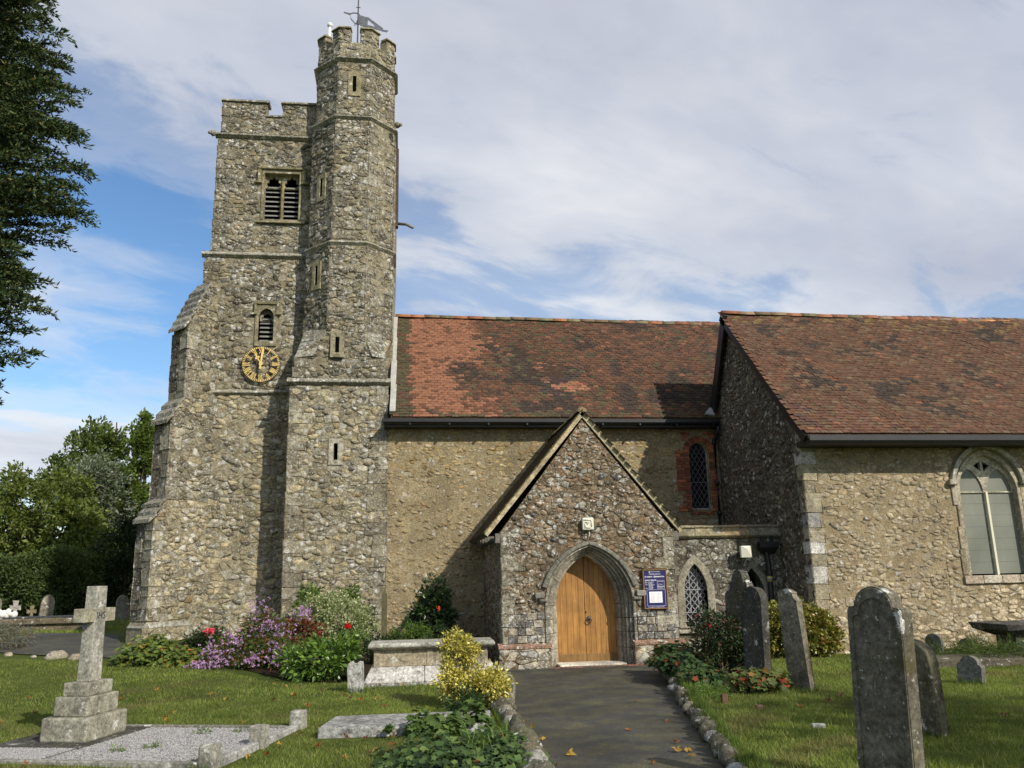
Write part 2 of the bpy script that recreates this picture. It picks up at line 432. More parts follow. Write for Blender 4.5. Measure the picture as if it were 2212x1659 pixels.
def pick(R, pal):
    s = sum(w for w, _ in pal); x = R.random()*s
    for w, c in pal:
        x -= w
        if x <= 0: break
    k = .74+.56*R.random()**1.3; d = (R.random()-.5)*.04
    return tuple(max(.01, ch*k*(1+d*j)) for ch, j in zip(c, (1, 0, -2)))
STONES = {}
def rubble(fr, outer, sx, sz, seed, pal, mat, parent, key, gap=.012, proud=.03, skip=(), shade=None, drop=.30, keep=.9):
    """collects the stones of one face; they are linked later so that the biggest of each part become objects"""
    R = random.Random(seed*7+1)
    for c in rubble_cells(outer, sx, sz, seed, drop, skip=skip):
        if R.random() > keep: continue
        vs, fs = stone_piece(fr, c, R, gap*(-.3+1.8*R.random()), proud); t = pick(R, pal)
        if key in ('nave', 'chapel'): t = tuple(a*.5+b*.5 for a, b in zip(t, pal[0][1]))
        if shade:
            k = shade(c[1][0], c[1][1]); t = tuple(a*b for a, b in zip(t, k))
        STONES.setdefault(key, (parent, mat, []))[2].append((c[0], vs, fs, t))
def link_stones(counts):
    for key, (parent, mat, L) in STONES.items():
        L.sort(key=lambda s: -s[0]); n = counts.get(key, 40)
        for k, (ar, vs, fs, t) in enumerate(L[:n]):
            MB().add(vs, fs, t).build('stone', mat, parent, k % 2 == 0)
        mb = MB(); R = random.Random(7); sm = []
        for ar, vs, fs, t in L[n:]:
            mb.add(vs, fs, t); sm += [R.random() < .5]*len(fs)
        if mb.v:
            o = mb.build('rubble_stones', mat, parent, kind='stuff'); o.data.polygons.foreach_set('use_smooth', sm)
def wall_poly(mb, fr, outer, holes=(), depth=.3, tint=(1, 1, 1)):
    loops = [outer]+list(holes); pts = [p for l in loops for p in l]
    tri = tessellate_polygon([[Vector((u, v, 0)) for u, v in l] for l in loops])
    vs = [fr.p(u, v) for u, v in pts]; fs = []
    for a, b, c in tri:
        n = (vs[b]-vs[a]).cross(vs[c]-vs[a])
        fs.append((a, b, c) if n.dot(fr.N) > 0 else (a, c, b))
    mb.add(vs, fs, tint)
    for h in holes:
        n = len(h); vs = [fr.p(u, v) for u, v in h]+[fr.p(u, v, -depth) for u, v in h]
        mb.add(vs, [(i, (i+1) % n, (i+1) % n+n, i+n) for i in range(n)], tint)
def band(mb, fr, inner, outer, h0, h1, tint=(1, 1, 1), closed=False):
    """solid strip between two matching open outlines, from height h0 (back) to h1 (front)"""
    n = len(inner); vs = []
    for l, h in ((inner, h0), (outer, h0), (inner, h1), (outer, h1)): vs += [fr.p(u, v, h) for u, v in l]
    fs = []
    rg = range(n if closed else n-1)
    for i in rg:
        j = (i+1) % n
        fs += [(2*n+i, 2*n+j, 3*n+j, 3*n+i), (i, n+i, n+j, j), (i, j, 2*n+j, 2*n+i), (n+i, 3*n+i, 3*n+j, n+j)]
    if not closed: fs += [(0, 2*n, 3*n, n), (n-1, 2*n-1, 4*n-1, 3*n-1)]
    mb.add(vs, fs, tint)
def rect(u0, v0, u1, v1): return [(u0, v0), (u1, v0), (u1, v1), (u0, v1)]
def opening(pts, z0): return [(pts[0][0], z0)]+pts+[(pts[-1][0], z0)]
X, Z = (1, 0, 0), (0, 0, 1)
def south(y): return Frame((0, y, 0), X, Z)
def string_course(x0, x1, y, z, parent, out=.09, hgt=.1, name='string_course', mat=None, n=5):
    """moulded course with a sloped top, as a row of stones"""
    o = empty(name, parent=parent); w = (x1-x0)/n
    for i in range(n):
        mb = MB(); a = x0+i*w+.003; b = x0+(i+1)*w-.003; k = .9+.2*random.random(); dz = (random.random()-.5)*.012
        prof = [(y+.05, z-hgt), (y-.02, z-hgt), (y-out, z-hgt*.35), (y-out, z), (y+.05, z+hgt)]
        mb.prism([(a, yy, zz+dz) for yy, zz in prof], (b-a, 0, 0), (.27*k, .25*k, .19*k))
        mb.build('course_stone', mat or M['drip'], o, bevel=.008)
    return o
def quoins(corner, du, dv, z0, z1, parent, seed, mat, pal, hmin=.22, hmax=.42, long=.5, short=.26, proud=.02, taper=0, tag_name='quoin_stone'):
    """alternating blocks wrapping a corner: corner(z) gives (x, y); du and dv are the two wall directions leaving it"""
    R = random.Random(seed); z = z0; k = 0; du = Vector((*du, 0)); dv = Vector((*dv, 0))
    while z < z1-.08:
        h = min(lerp(hmin, hmax, R.random()), z1-z); c = Vector((*corner(z), 0)); t = pick(R, pal)
        a, b = (long, short) if k % 2 else (short, long)
        a *= .8+.45*R.random(); b *= .8+.45*R.random(); p = proud*(.4+R.random())
        o = c-du*p-dv*p
        pts = [o, o+du*(a+p), o+du*(a+p)+dv*.06, o+du*.06+dv*.06, o+du*.06+dv*(b+p), o+dv*(b+p)]
        MB().prism([(q.x, q.y, z+.006) for q in pts], (0, 0, h-.012), t).build(tag_name, mat, parent, bevel=.018)
        z += h; k += 1
PAL_T = [(5, (.215, .188, .125)), (3, (.275, .23, .14)), (3, (.19, .178, .138)), (2, (.125, .108, .075)), (1.2, (.34, .295, .20)), (.6, (.40, .38, .32))]
PAL_TL = [(5, (.345, .295, .185)), (4, (.395, .33, .20)), (3, (.30, .275, .205)), (1, (.21, .18, .12)), (.25, (.32, .23, .12)), (.8, (.46, .42, .33))]
PAL_N = [(5, (.36, .275, .15)), (3, (.31, .24, .14)), (2, (.26, .225, .155)), (.8, (.36, .20, .075)), (1.2, (.52, .47, .37)), (1, (.20, .155, .095))]
PAL_P = [(5, (.215, .16, .098)), (3, (.265, .205, .13)), (2, (.165, .128, .083)), (2, (.25, .16, .088)), (1, (.33, .30, .235)), (.6, (.10, .09, .08))]
PAL_C = [(5, (.37, .30, .19)), (4, (.41, .34, .225)), (2, (.34, .285, .20)), (.5, (.38, .26, .14)), (.7, (.49, .44, .35)), (.6, (.28, .22, .145))]
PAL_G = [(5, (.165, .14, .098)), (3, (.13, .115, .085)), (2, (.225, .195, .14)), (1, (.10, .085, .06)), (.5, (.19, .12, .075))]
PAL_D = [(4, (.215, .19, .13)), (2, (.26, .235, .17)), (1, (.17, .15, .105))]
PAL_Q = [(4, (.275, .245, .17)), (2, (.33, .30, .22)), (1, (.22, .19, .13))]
# ------------------------------------------------------------------ the church: tower
church = empty('church', (3, 20, 0), 'medieval stone parish church with battlemented tower, gabled porch and red tiled roofs', 'church')
YT, YU = 22.4, 22.46           # tower face below and above the middle string
TOP = 14.4
fT, fU = south(YT), south(YU)
lan = arch(-3.69, .20, 8.92, 9.17, 6)
lan_h = opening(lan, 8.24)
bel_h = rect(-3.93, 11.86, -2.97, 13.27)
mb = MB()
wall_poly(mb, fT, rect(-5.4, 0, -.25, 10.72), [lan_h], .3)
wall_poly(mb, fU, rect(-5.27, 10.72, -.22, TOP), [bel_h], .32)
mb.box((-5.4, YT+.02, 0), (-.25, 27.4, .05)); 
mb.add([(-5.4, YT, 0), (-5.4, 27.4, 0), (-5.4, 27.4, 10.72), (-5.4, YT, 10.72)], [(0, 3, 2, 1)])
mb.add([(-.25, YT, 0), (-.25, 27.4, 0), (-.25, 27.4, 10.72), (-.25, YT, 10.72)], [(0, 1, 2, 3)])
mb.add([(-5.27, YU, 10.72), (-5.27, 27.3, 10.72), (-5.27, 27.3, TOP), (-5.27, YU, TOP)], [(0, 3, 2, 1)])
mb.add([(-.22, YU, 10.72), (-.22, 27.3, 10.72), (-.22, 27.3, TOP), (-.22, YU, TOP)], [(0, 1, 2, 3)])
mb.add([(-5.4, 27.4, 0), (-.25, 27.4, 0), (-.25, 27.4, TOP), (-5.4, 27.4, TOP)], [(0, 1, 2, 3)])
mb.add([(-5.27, YU, TOP), (-.22, YU, TOP), (-.22, 27.3, TOP), (-5.27, 27.3, TOP)], [(0, 1, 2, 3)])
# parapet ring with merlons
PX0, PX1, PY0, PY1 = -5.2, -.22, YU-.01, 27.25
mb.box((PX0, PY0, TOP), (PX1, PY0+.3, 15.06)); mb.box((PX0, PY1-.3, TOP), (PX1, PY1, 15.06))
mb.box((PX0, PY0+.3, TOP), (PX0+.3, PY1-.3, 15.06)); mb.box((PX1-.3, PY0+.3, TOP), (PX1, PY1-.3, 15.06))
MER = [(-5.2, -3.96), (-3.52, -2.3)]
for a, b in MER: mb.box((a, PY0, 15.06), (b, PY0+.3, 15.5))
for y in (23.9, 25.5): 
    for x in (PX0, PX1-.3): mb.box((x, y, 15.06), (x+.3, y+.95, 15.5))
tower = mb.build('tower', M['m_tower'], church, label='square tower with weathered grey ragstone and battlements')
def sh_low(u, v):
    k = lerp(1.35, 1.0, min(1, max(0, (v-1)/6))); return (k, k*.99, k*.94)
sk = [(-4.1, 8.1, -3.28, 9.38)]
rubble(fT, rect(-5.4, .2, -2.2, 6.74), .155, .097, 1, PAL_TL, M['tower'], tower, 'tower', proud=.024, gap=.008, keep=.8, drop=.4)
rubble(fT, rect(-5.4, 6.9, -2.2, 10.62), .155, .097, 2, PAL_T, M['tower'], tower, 'tower', proud=.026, gap=.009, keep=.85, drop=.4, skip=sk)
rubble(fU, rect(-5.27, 10.82, -2.1, 14.3), .155, .097, 3, PAL_T, M['tower'], tower, 'tower', proud=.026, gap=.009, keep=.85, drop=.4, skip=[(-4.04, 11.74, -2.85, 13.44)])
fP = south(PY0)
rubble(fP, rect(-5.2, 14.5, -2.2, 15.06), .155, .097, 4, PAL_T, M['tower'], tower, 'tower', proud=.024)
for i, (a, b) in enumerate(MER):
    rubble(fP, rect(a, 15.06, b, 15.48), .155, .097, 5+i, PAL_T, M['tower'], tower, 'tower', proud=.024)
    MB().prism([(a-.05, PY0-.07, 15.49), (a-.05, PY0-.07, 15.54), (a-.05, PY0+.12, 15.62), (a-.05, PY0+.36, 15.54), (a-.05, PY0+.36, 15.49)], (b-a+.1, 0, 0), (.28, .26, .19)).build('coping_stone', M['drip'], tower, bevel=.01)
MB().prism([(-3.96, PY0-.05, 15.05), (-3.96, PY0-.05, 15.09), (-3.96, PY0+.12, 15.14), (-3.96, PY0+.34, 15.08)], (.44, 0, 0), (.28, .26, .19)).build('coping_stone', M['drip'], tower, bevel=.01)
string_course(-5.36, -2.3, YU, TOP+.02, church, .12, .1)
string_course(-5.5, -2.4, YT, 10.74, church, .1, .1)
string_course(-5.02, -2.6, YT, 6.82, church, .1, .09)
def tcorner(z): return (-5.4, YT) if z < 10.7 else ((-5.27, YU) if z < 14.35 else (-5.2, PY0))
quoins(lambda z: (-5.27, YU), (1, 0), (0, 1), 10.85, 14.3, tower, 21, M['tower'], PAL_D, .22, .4, .42, .22)
quoins(lambda z: (-5.4, YT), (1, 0), (0, 1), 9.9, 10.6, tower, 22, M['tower'], PAL_D, .2, .34, .42, .24)
quoins(lambda z: (-5.2, PY0), (1, 0), (0, 1), 14.52, 15.46, tower, 23, M['tower'], PAL_D, .2, .3, .36, .2)
# carved heads at the parapet string
for c in ((-5.42, YU-.08, TOP+.02), (-.18, 21.6, TOP+.1)):
    g = MB(); g.ball(c, (.09, .09, .09), (.26, .24, .17), 10, 7, .25); g.ball((c[0]-.08 if c[0] < -3 else c[0]+.09, c[1]-.06, c[2]-.02), (.055, .055, .05), (.24, .22, .16), 8, 6, .2)
    g.build('carved_head', M['dressed'], church, True)
# diagonal buttress at the south-west corner
S2 = math.sqrt(.5); BC = Vector((-5.4, YT, 0)); BD = Vector((-S2, -S2, 0)); BN = Vector((S2, -S2, 0)); BW = .35
def bpt(l, s, z): return BC+BD*l+BN*(s*BW)+Vector((0, 0, z))
prof = [(-.3, .0), (1.22, .0), (1.22, .86), (1.13, .98), (1.13, 3.36), (.87, 3.86), (.87, 5.86), (.58, 6.5), (.57, 8.42), (.0, 9.86), (-.3, 9.86)]
mb = MB(); a = [bpt(l, -1, z) for l, z in prof]; b = [bpt(l, 1, z) for l, z in prof]; n = len(prof)
tri = tessellate_polygon([[Vector((l, z, 0)) for l, z in prof]])
mb.add(a+b, [(t[0], t[1], t[2]) for t in tri]+[(t[0]+n, t[2]+n, t[1]+n) for t in tri]+[(i, i+n, (i+1) % n+n, (i+1) % n) for i in range(n)])
butt = mb.build('buttress', M['m_tower'], church, label='stepped diagonal corner buttress with sloping stone caps')
fS = Frame(BC+BN*BW, -BD, Vector(Z)); fS.N = BN                # sunny side face, u runs towards the tower
fE = Frame(BC, BN, Vector(Z))
for i, (l, z0, z1) in enumerate([(1.13, 1.0, 3.36), (.87, 3.9, 5.86), (.57, 6.5, 8.4)]):
    top = [3.9, 6.5, 9.7][i]; l2 = [.87, .57, .05][i]
    rubble(fS, [(-l, z0), (.32, z0), (.32, top), (-l2, top), (-l, z1)], .155, .097, 31+i, PAL_TL if i < 1 else PAL_T, M['tower'], butt, 'buttress', proud=.026, drop=.4)
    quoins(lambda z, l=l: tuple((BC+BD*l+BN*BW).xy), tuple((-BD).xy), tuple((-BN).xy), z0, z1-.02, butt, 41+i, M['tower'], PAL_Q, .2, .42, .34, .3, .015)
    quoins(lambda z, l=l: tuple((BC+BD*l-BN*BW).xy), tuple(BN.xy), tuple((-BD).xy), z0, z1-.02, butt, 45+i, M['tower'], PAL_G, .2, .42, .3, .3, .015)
    # sloping weathering slabs
    k = [3, 3, 6][i]
    for q in range(k):
        la, lb = lerp(l+.09, l2, q/k), lerp(l+.09, l2, (q+1)/k+.06); za, zb = lerp(z1-.04, top, q/k), lerp(z1-.04, top, (q+1)/k+.06)
        t = pick(random, [(1, (.25, .235, .185)), (1, (.20, .185, .14))]); w = 1.12
        ex = .05; jz = random.random()*.03; v = [bpt(la+ex, -w, za-.03+jz), bpt(la+ex, w, za-.03+jz), bpt(lb, w, zb-.06), bpt(lb, -w, zb-.06)]
        v += [p+Vector((0, 0, .10 if i_ < 2 else .075)) for i_, p in enumerate(v)]
        MB().hexa(v, t).build('weathering_slab', M['drip'], butt, bevel=.012)
mb = MB(); v = [bpt(1.24, -1.04, .84), bpt(1.24, 1.04, .84), bpt(.0, 1.04, .84), bpt(.0, -1.04, .84)]
v += [bpt(1.13, -1.0, .97), bpt(1.13, 1.0, .97), bpt(.0, 1.0, .97), bpt(.0, -1.0, .97)]
mb.hexa(v, (.34, .32, .26)).build('plinth_course', M['drip'], butt, bevel=.01)
rubble(fS, rect(-1.2, .2, .3, .84), .25, .16, 39, PAL_TL, M['tower'], butt, 'buttress', proud=.026, drop=.4)

# belfry window: square label over two cusped lights with louvres
bw = empty('belfry_window', parent=church)
fr = south(YU)
mb = MB(); mb.box((-4.12, YU-.07, 13.39), (-2.78, YU+.04, 13.46)); mb.box((-4.12, YU-.10, 12.98), (-4.02, YU+.04, 13.36)); mb.box((-2.88, YU-.10, 12.98), (-2.78, YU+.04, 13.36))
mb.box((-4.2, YU-.11, 12.93), (-4.0, YU+.04, 12.99)); mb.box((-2.9, YU-.11, 12.93), (-2.7, YU+.04, 12.99))
mb.t = [(.24, .215, .12)]*len(mb.v); mb.build('label_mould', M['dressed'], bw, bevel=.015)
mb = MB(); mb.box((-4.01, YU-.035, 11.84), (-3.94, YU+.2, 13.32)); mb.box((-2.96, YU-.035, 11.84), (-2.89, YU+.2, 13.32)); mb.box((-3.94, YU-.04, 13.26), (-2.96, YU+.2, 13.32))
mb.t = [(.25, .225, .13)]*len(mb.v); mb.build('frame', M['dressed'], bw, bevel=.012)
mb = MB(); mb.prism([(-4.12, YU-.1, 11.72), (-4.12, YU-.1, 11.76), (-4.12, YU+.2, 11.9), (-4.12, YU+.2, 11.72)], (1.34, 0, 0), (.27, .24, .14)); mb.build('sill', M['dressed'], bw, bevel=.01)
f2 = south(YU+.14)
def cusped(xc, half, z0, zs, za):
    """light with a five-lobed head"""
    pts = []
    base = arch(xc, half, zs, za, 12)
    for i, (x, z) in enumerate(base):
        t = i/(len(base)-1); c = abs(math.sin(t*math.pi*5/2*2/2*1.0*2.5/2.5*1))**.5 if False else abs(math.sin(t*math.pi*5))**.6
        k = .70+.27*c; pts.append((xc+(x-xc)*k, zs-.02+(z-zs)*k))
    return [(xc-half*.97, z0), (xc-half*.97, zs-.08)]+pts+[(xc+half*.97, zs-.08), (xc+half*.97, z0)]
mb = MB(); wall_poly(mb, f2, rect(-3.95, 12.86, -2.95, 13.27), [cusped(-3.70, .21, 12.865, 12.95, 13.3), cusped(-3.20, .21, 12.865, 12.95, 13.3)], .08, (.25, .22, .13))
mb.build('tracery', M['dressed'], bw)
MB().prism([(-3.5, YU+.16, 11.87), (-3.45, YU+.03, 11.87), (-3.4, YU+.16, 11.87), (-3.45, YU+.25, 11.87)], (0, 0, 1.2), (.27, .23, .12)).build('mullion', M['dressed'], bw, bevel=.006)
for x0, x1 in ((-3.93, -3.5), (-3.4, -2.97)):
    for i in range(8):
        z = 11.88+i*.145
        mb = MB(); mb.hexa([(x0, YU+.18, z), (x1, YU+.18, z), (x1, YU+.34, z+.10), (x0, YU+.34, z+.10), (x0, YU+.18, z+.028), (x1, YU+.18, z+.028), (x1, YU+.34, z+.128), (x0, YU+.34, z+.128)])
        mb.build('louvre_slat', M['slat'], bw)
MB().box((-3.98, YU+.4, 11.8), (-2.92, YU+.45, 13.3)).build('dark_opening', M['void'], bw)
# lancet over the clock
lw = empty('lancet_window', parent=church)
mb = MB(); mb.box((-4.02, YT-.09, 9.28), (-3.36, YT+.04, 9.36)); mb.box((-4.02, YT-.09, 9.02), (-3.95, YT+.04, 9.28)); mb.box((-3.43, YT-.09, 9.02), (-3.36, YT+.04, 9.28)); mb.box((-4.08, YT-.1, 8.98), (-3.93, YT+.04, 9.03)); mb.box((-3.45, YT-.1, 8.98), (-3.30, YT+.04, 9.03))
mb.t = [(.24, .215, .13)]*len(mb.v); mb.build('label_mould', M['dressed'], lw, bevel=.012)
mb = MB(); fl = south(YT-.045); wall_poly(mb, fl, rect(-3.98, 8.12, -3.40, 9.29), [lan_h], .32, (.26, .23, .15)); mb.box((-3.98, YT-.045, 8.10), (-3.40, YT+.02, 8.12), (.26, .23, .15))
mb.build('frame', M['dressed'], lw)
mb = MB(); f3 = south(YT+.12); wall_poly(mb, f3, opening(arch(-3.69, .21, 8.92, 9.18, 6), 8.85), [cusped(-3.69, .17, 8.86, 8.9, 9.1)], .05, (.26, .23, .15)); mb.build('tracery', M['dressed'], lw)
for i in range(6):
    z = 8.27+i*.125; mb = MB(); mb.hexa([(-3.88, YT+.14, z), (-3.5, YT+.14, z), (-3.5, YT+.28, z+.085), (-3.88, YT+.28, z+.085), (-3.88, YT+.14, z+.025), (-3.5, YT+.14, z+.025), (-3.5, YT+.28, z+.11), (-3.88, YT+.28, z+.11)])
    mb.build('louvre_slat', M['slat'], lw)
MB().box((-3.95, YT+.31, 8.2), (-3.45, YT+.36, 9.25)).build('dark_opening', M['void'], lw)

# ------------------------------------------------------------------ stair turret
YQ = 21.3; TX0, TX1 = -2.83, -.36
OC = lambda z: (lerp(-1.47, -1.40, min(1, (z-8)/6)), 22.45)
def apo(z): return 1.17 if z < 10.72 else (1.14 if z < 14.5 else 1.10)
def octa(z, a):
    cx, cy = OC(z); r = a/math.cos(math.pi/8)
    return [(cx+r*math.cos(-math.pi/2-math.pi/8+math.pi/4*i), cy+r*math.sin(-math.pi/2-math.pi/8+math.pi/4*i), z) for i in range(8)]
fQ = south(YQ)
slit = lambda xc, z0, z1, w=.05: rect(xc-w, z0, xc+w, z1)
mb = MB()
wall_poly(mb, fQ, rect(TX0, 0, TX1, 6.87), [slit(-1.65, 4.82, 5.24)], .35)
mb.add([(TX0, YQ, 0), (TX0, 23.5, 0), (TX0, 23.5, 6.87), (TX0, YQ, 6.87)], [(0, 3, 2, 1)])
mb.add([(TX1, YQ, 0), (TX1, 23.5, 0), (TX1, 23.5, 6.87), (TX1, YQ, 6.87)], [(0, 1, 2, 3)])
# tapering square stage, then broaches to the octagon
sq = lambda z, i: [(TX0+i, YQ+.04+i*.3, z), (TX1-i, YQ+.04+i*.3, z), (TX1-i, 23.6, z), (TX0+i, 23.6, z)]
A, B = sq(6.87, .02), sq(7.55, .12)
wall_poly(mb, Frame((0, YQ+.05, 0), X, Z), [(TX0+.02, 6.87), (TX1-.02, 6.87), (TX1-.12, 7.55), (TX0+.12, 7.55)])
mb.add(A+B, [(1, 2, 6, 5), (3, 0, 4, 7)])
O = octa(8.15, 1.17)
B = [(TX0+.12, YQ+.05, 7.55), (TX1-.12, YQ+.05, 7.55), (TX1-.12, 23.6, 7.55), (TX0+.12, 23.6, 7.55)]
mb.add(B+O, [(0, 1, 5, 4), (1, 6, 5), (1, 2, 7, 6), (0, 4, 11), (0, 11, 10, 3)])
for z0, z1 in ((8.15, 10.72), (10.72, 14.5), (14.5, 16.35)):
    p, q = octa(z0, apo(z0+.01)), octa(z1-.001, apo(z0+.01))
    for i in range(8): mb.add([p[i], p[(i+1) % 8], q[(i+1) % 8], q[i]], [(0, 1, 2, 3)])
p, q = octa(16.35, 1.09), octa(16.35, .85); r = octa(16.93, 1.09); s = octa(16.93, .85)
for i in range(8):
    j = (i+1) % 8; mb.add([p[i], p[j], q[j], q[i], r[i], r[j], s[j], s[i]], [(0, 1, 5, 4), (2, 3, 7, 6), (4, 5, 6, 7)])
for i in range(8):            # merlons stand on the corners
    a, b, c = Vector(r[i-1]), Vector(r[i]), Vector(r[(i+1) % 8]); ai, bi, ci = Vector(s[i-1]), Vector(s[i]), Vector(s[(i+1) % 8]); k = .33
    o1, o2, i1, i2 = b.lerp(a, k), b.lerp(c, k), bi.lerp(ai, k), bi.lerp(ci, k); h = Vector((0, 0, .44))
    vs = [o1, b, o2, i2, bi, i1]; vs += [v+h for v in vs]
    mb.add(vs, [(0, 1, 7, 6), (1, 2, 8, 7), (2, 3, 9, 8), (3, 4, 10, 9), (4, 5, 11, 10), (5, 0, 6, 11), (6, 7, 10, 11), (7, 8, 9, 10)])
turret = mb.build('stair_turret', M['m_tower'], church, label='octagonal stair turret rising from a square base, higher than the tower')
for i in range(8):
    a, b, c = Vector(r[i-1]), Vector(r[i]), Vector(r[(i+1) % 8]); ai, bi, ci = Vector(s[i-1]), Vector(s[i]), Vector(s[(i+1) % 8]); cx, cy = OC(17); ce = Vector((cx, cy, 16.93)); k = .36
    vs = []
    for w, hh in ((1.055, .44), (1.03, .50)):
        for pt in (b.lerp(a, k), b, b.lerp(c, k), bi.lerp(ci, k), bi, bi.lerp(ai, k)):
            q_ = ce+(pt-ce)*w; vs.append((q_.x, q_.y, 16.93+hh))
    MB().add(vs, [(0, 1, 7, 6), (1, 2, 8, 7), (2, 3, 9, 8), (3, 4, 10, 9), (4, 5, 11, 10), (5, 0, 6, 11), (6, 7, 10, 11), (7, 8, 9, 10), (1, 0, 5, 4), (2, 1, 4, 3)], (.25, .225, .115)).build('merlon_coping', M['dressed'], turret)
fQ2 = south(YQ+.05)
rubble(fQ, rect(TX0, .1, TX1, 6.8), .155, .097, 51, PAL_TL, M['tower'], turret, 'turret', proud=.024, gap=.008, keep=.8, drop=.4, skip=[(-1.82, 4.7, -1.48, 5.38)])
rubble(fQ2, [(TX0+.02, 6.93), (TX1-.02, 6.93), (TX1-.12, 7.55), (TX0+.12, 7.55)], .155, .097, 52, PAL_T, M['tower'], turret, 'turret', proud=.024, skip=[])
def oct_face(i, z0, z1):
    p = octa(z0, apo(z0+.02)); a, b = Vector(p[i]), Vector(p[(i+1) % 8]); U = (b-a)
    L = U.length; U.normalize(); f = Frame(Vector((a.x, a.y, 0)), U, Vector(Z)); return f, L
# faces: 7 = SW side, 0 = S, 1 = SE, 2 = E
FACES = [(6, 7), (7, 7), (0, 0), (1, 1), (2, 2)]
SLITS = {(0, 16): (15.32, 15.82), (7, 14): (12.2, 12.75), (7, 10): (9.6, 10.15)}
for i in (6, 7, 0, 1, 2):
    for z0, z1, kz in ((8.15, 10.62, 10), (10.82, 14.42, 14), (14.6, 16.25, 16), (16.42, 16.92, 17)):
        f, L = oct_face(i, min(z0, 16.3), z1); skp = []
        if (i, kz) in SLITS: a, b = SLITS[i, kz]; skp = [(L/2-.24, a-.16, L/2+.24, b+.16)]
        if kz == 17:
            f.O = f.O-f.N*.01
        rubble(f, rect(0, z0, L, z1), .155, .097, 60+i*5+kz, PAL_T, M['tower'], turret, 'turret', proud=.026, gap=.009, keep=.85, drop=.4, skip=skp)
    f, L = oct_face(i, 16.3, 17)
    f.O = f.O-f.N*.01
    for u0, u1 in ((0, L*.33), (L*.67, L)): rubble(f, rect(u0, 16.93, u1, 17.34), .155, .097, 90+i, PAL_T, M['tower'], turret, 'turret', proud=.025)
# broach faces: front trapezoid
fQ4 = Frame((0, YQ+.05, 7.55), X, Vector((0, -.07, .6)).normalized())
rubble(fQ4, [(TX0+.14, .01), (TX1-.14, .01), (-1.0, .6), (-1.94, .6)], .155, .097, 97, PAL_T, M['tower'], turret, 'turret', proud=.024, skip=[(-1.85, -.05, -1.5, .6)])
for sx_, x0 in ((-1, TX0), (1, TX1)):
    for q in range(3):
        t0, t1 = q/3, (q+1)/3+.05; xo = lambda t: x0-sx_*(.06+.18*t); xi = lambda t: x0-sx_*(.55+.35*t)
        if sx_ > 0: xo = lambda t: x0-(.06+.14*t); xi = lambda t: x0-(.42+.25*t)
        za, zb = lerp(7.5, 8.2, t0), lerp(7.5, 8.2, t1); d = .02
        v = [(xo(t0), YQ+.02+.25*t0, za), (xi(t0), YQ-.015, za+.05), (xi(t1), YQ+.0, zb+.05), (xo(t1), YQ+.05+.25*t1, zb),
             (xo(t0), YQ+.5, za+.12), (xi(t0), YQ+.12, za+.12), (xi(t1), YQ+.12, zb+.12), (xo(t1), YQ+.5, zb+.12)]
        MB().hexa(v, pick(random, [(1, (.25, .235, .185)), (1, (.20, .185, .14))])).build('weathering_slab', M['drip'], turret, bevel=.015)
quoins(lambda z: (TX0, YQ), (1, 0), (0, 1), .1, 6.75, turret, 71, M['tower'], PAL_Q, .24, .5, .46, .26)
quoins(lambda z: (TX1, YQ), (-1, 0), (0, 1), .1, 6.75, turret, 72, M['tower'], PAL_Q, .24, .46, .42, .26)
quoins(lambda z: (TX0+.03+.15*(z-6.9), YQ+.05), (1, 0), (0, 1), 6.98, 7.5, turret, 73, M['tower'], PAL_Q, .24, .34, .46, .26)
quoins(lambda z: (TX1-.03-.15*(z-6.9), YQ+.05), (-1, 0), (0, 1), 6.98, 7.5, turret, 74, M['tower'], PAL_Q, .24, .34, .42, .26)
for i in (7, 0, 1, 2):        # blocks on the octagon's edges
    for z0, z1 in ((8.2, 10.6), (10.85, 14.38), (14.62, 16.22)):
        R = random.Random(i*31+int(z0)); z = z0; k = 0
        while z < z1-.1:
            h = min(.2+.2*R.random(), z1-z); p = octa(z, apo(z0+.02)); c = Vector(p[i]); a = (Vector(p[i-1])-c).normalized(); b = (Vector(p[(i+1) % 8])-c).normalized()
            la, lb = ((.30, .16) if k % 2 else (.16, .30)); o = c-(a+b)*.012; n_ = -(a+b).normalized()*.05
            pts = [o+a*la, o, o+b*lb, o+b*lb-n_, o-n_*1.2, o+a*la-n_]
            if R.random() < .72: MB().prism([(q.x, q.y, z+.008) for q in pts], (0, 0, h-.016), pick(R, PAL_D)).build('quoin_stone', M['tower'], turret, bevel=.02)
            z += h; k += 1
string_course(TX0-.09, TX1+.07, YQ, 6.87, church, .11, .1, n=5)
MB().prism([(TX1-.02, YQ-.1, 6.84), (TX1-.02, YQ-.1, 6.87), (TX1-.02, YQ+.5, 6.97), (TX1-.02, YQ+.5, 6.77)], (.1, 0, 0), (.3, .28, .22)).build('string_return', M['drip'], church)
def oct_string(z, a, hgt=.1, out=.1):
    o = empty('string_course', parent=church)
    for i in range(8):
        cx, cy = OC(z); ang0 = -math.pi/2-math.pi/8+math.pi/4*i; vs = []
        for an in (ang0, ang0+math.pi/4):
            for rr, zz in ((a-.1, z-hgt), (a+.02, z-hgt), (a+out, z-hgt*.3), (a+out, z), (a-.1, z+hgt*1.1)):
                r_ = rr/math.cos(math.pi/8); vs.append((cx+r_*math.cos(an), cy+r_*math.sin(an), zz))
        k = .9+.2*random.random()
        MB().add(vs, [(k2, (k2+1) % 5, (k2+1) % 5+5, k2+5) for k2 in range(5)]+[(4, 3, 2, 1, 0), (5, 6, 7, 8, 9)], (.27*k, .25*k, .18*k)).build('course_stone', M['drip'], o)
oct_string(10.74, 1.15); oct_string(14.52, 1.11, .11, .12); oct_string(16.38, 1.09, .1, .12)
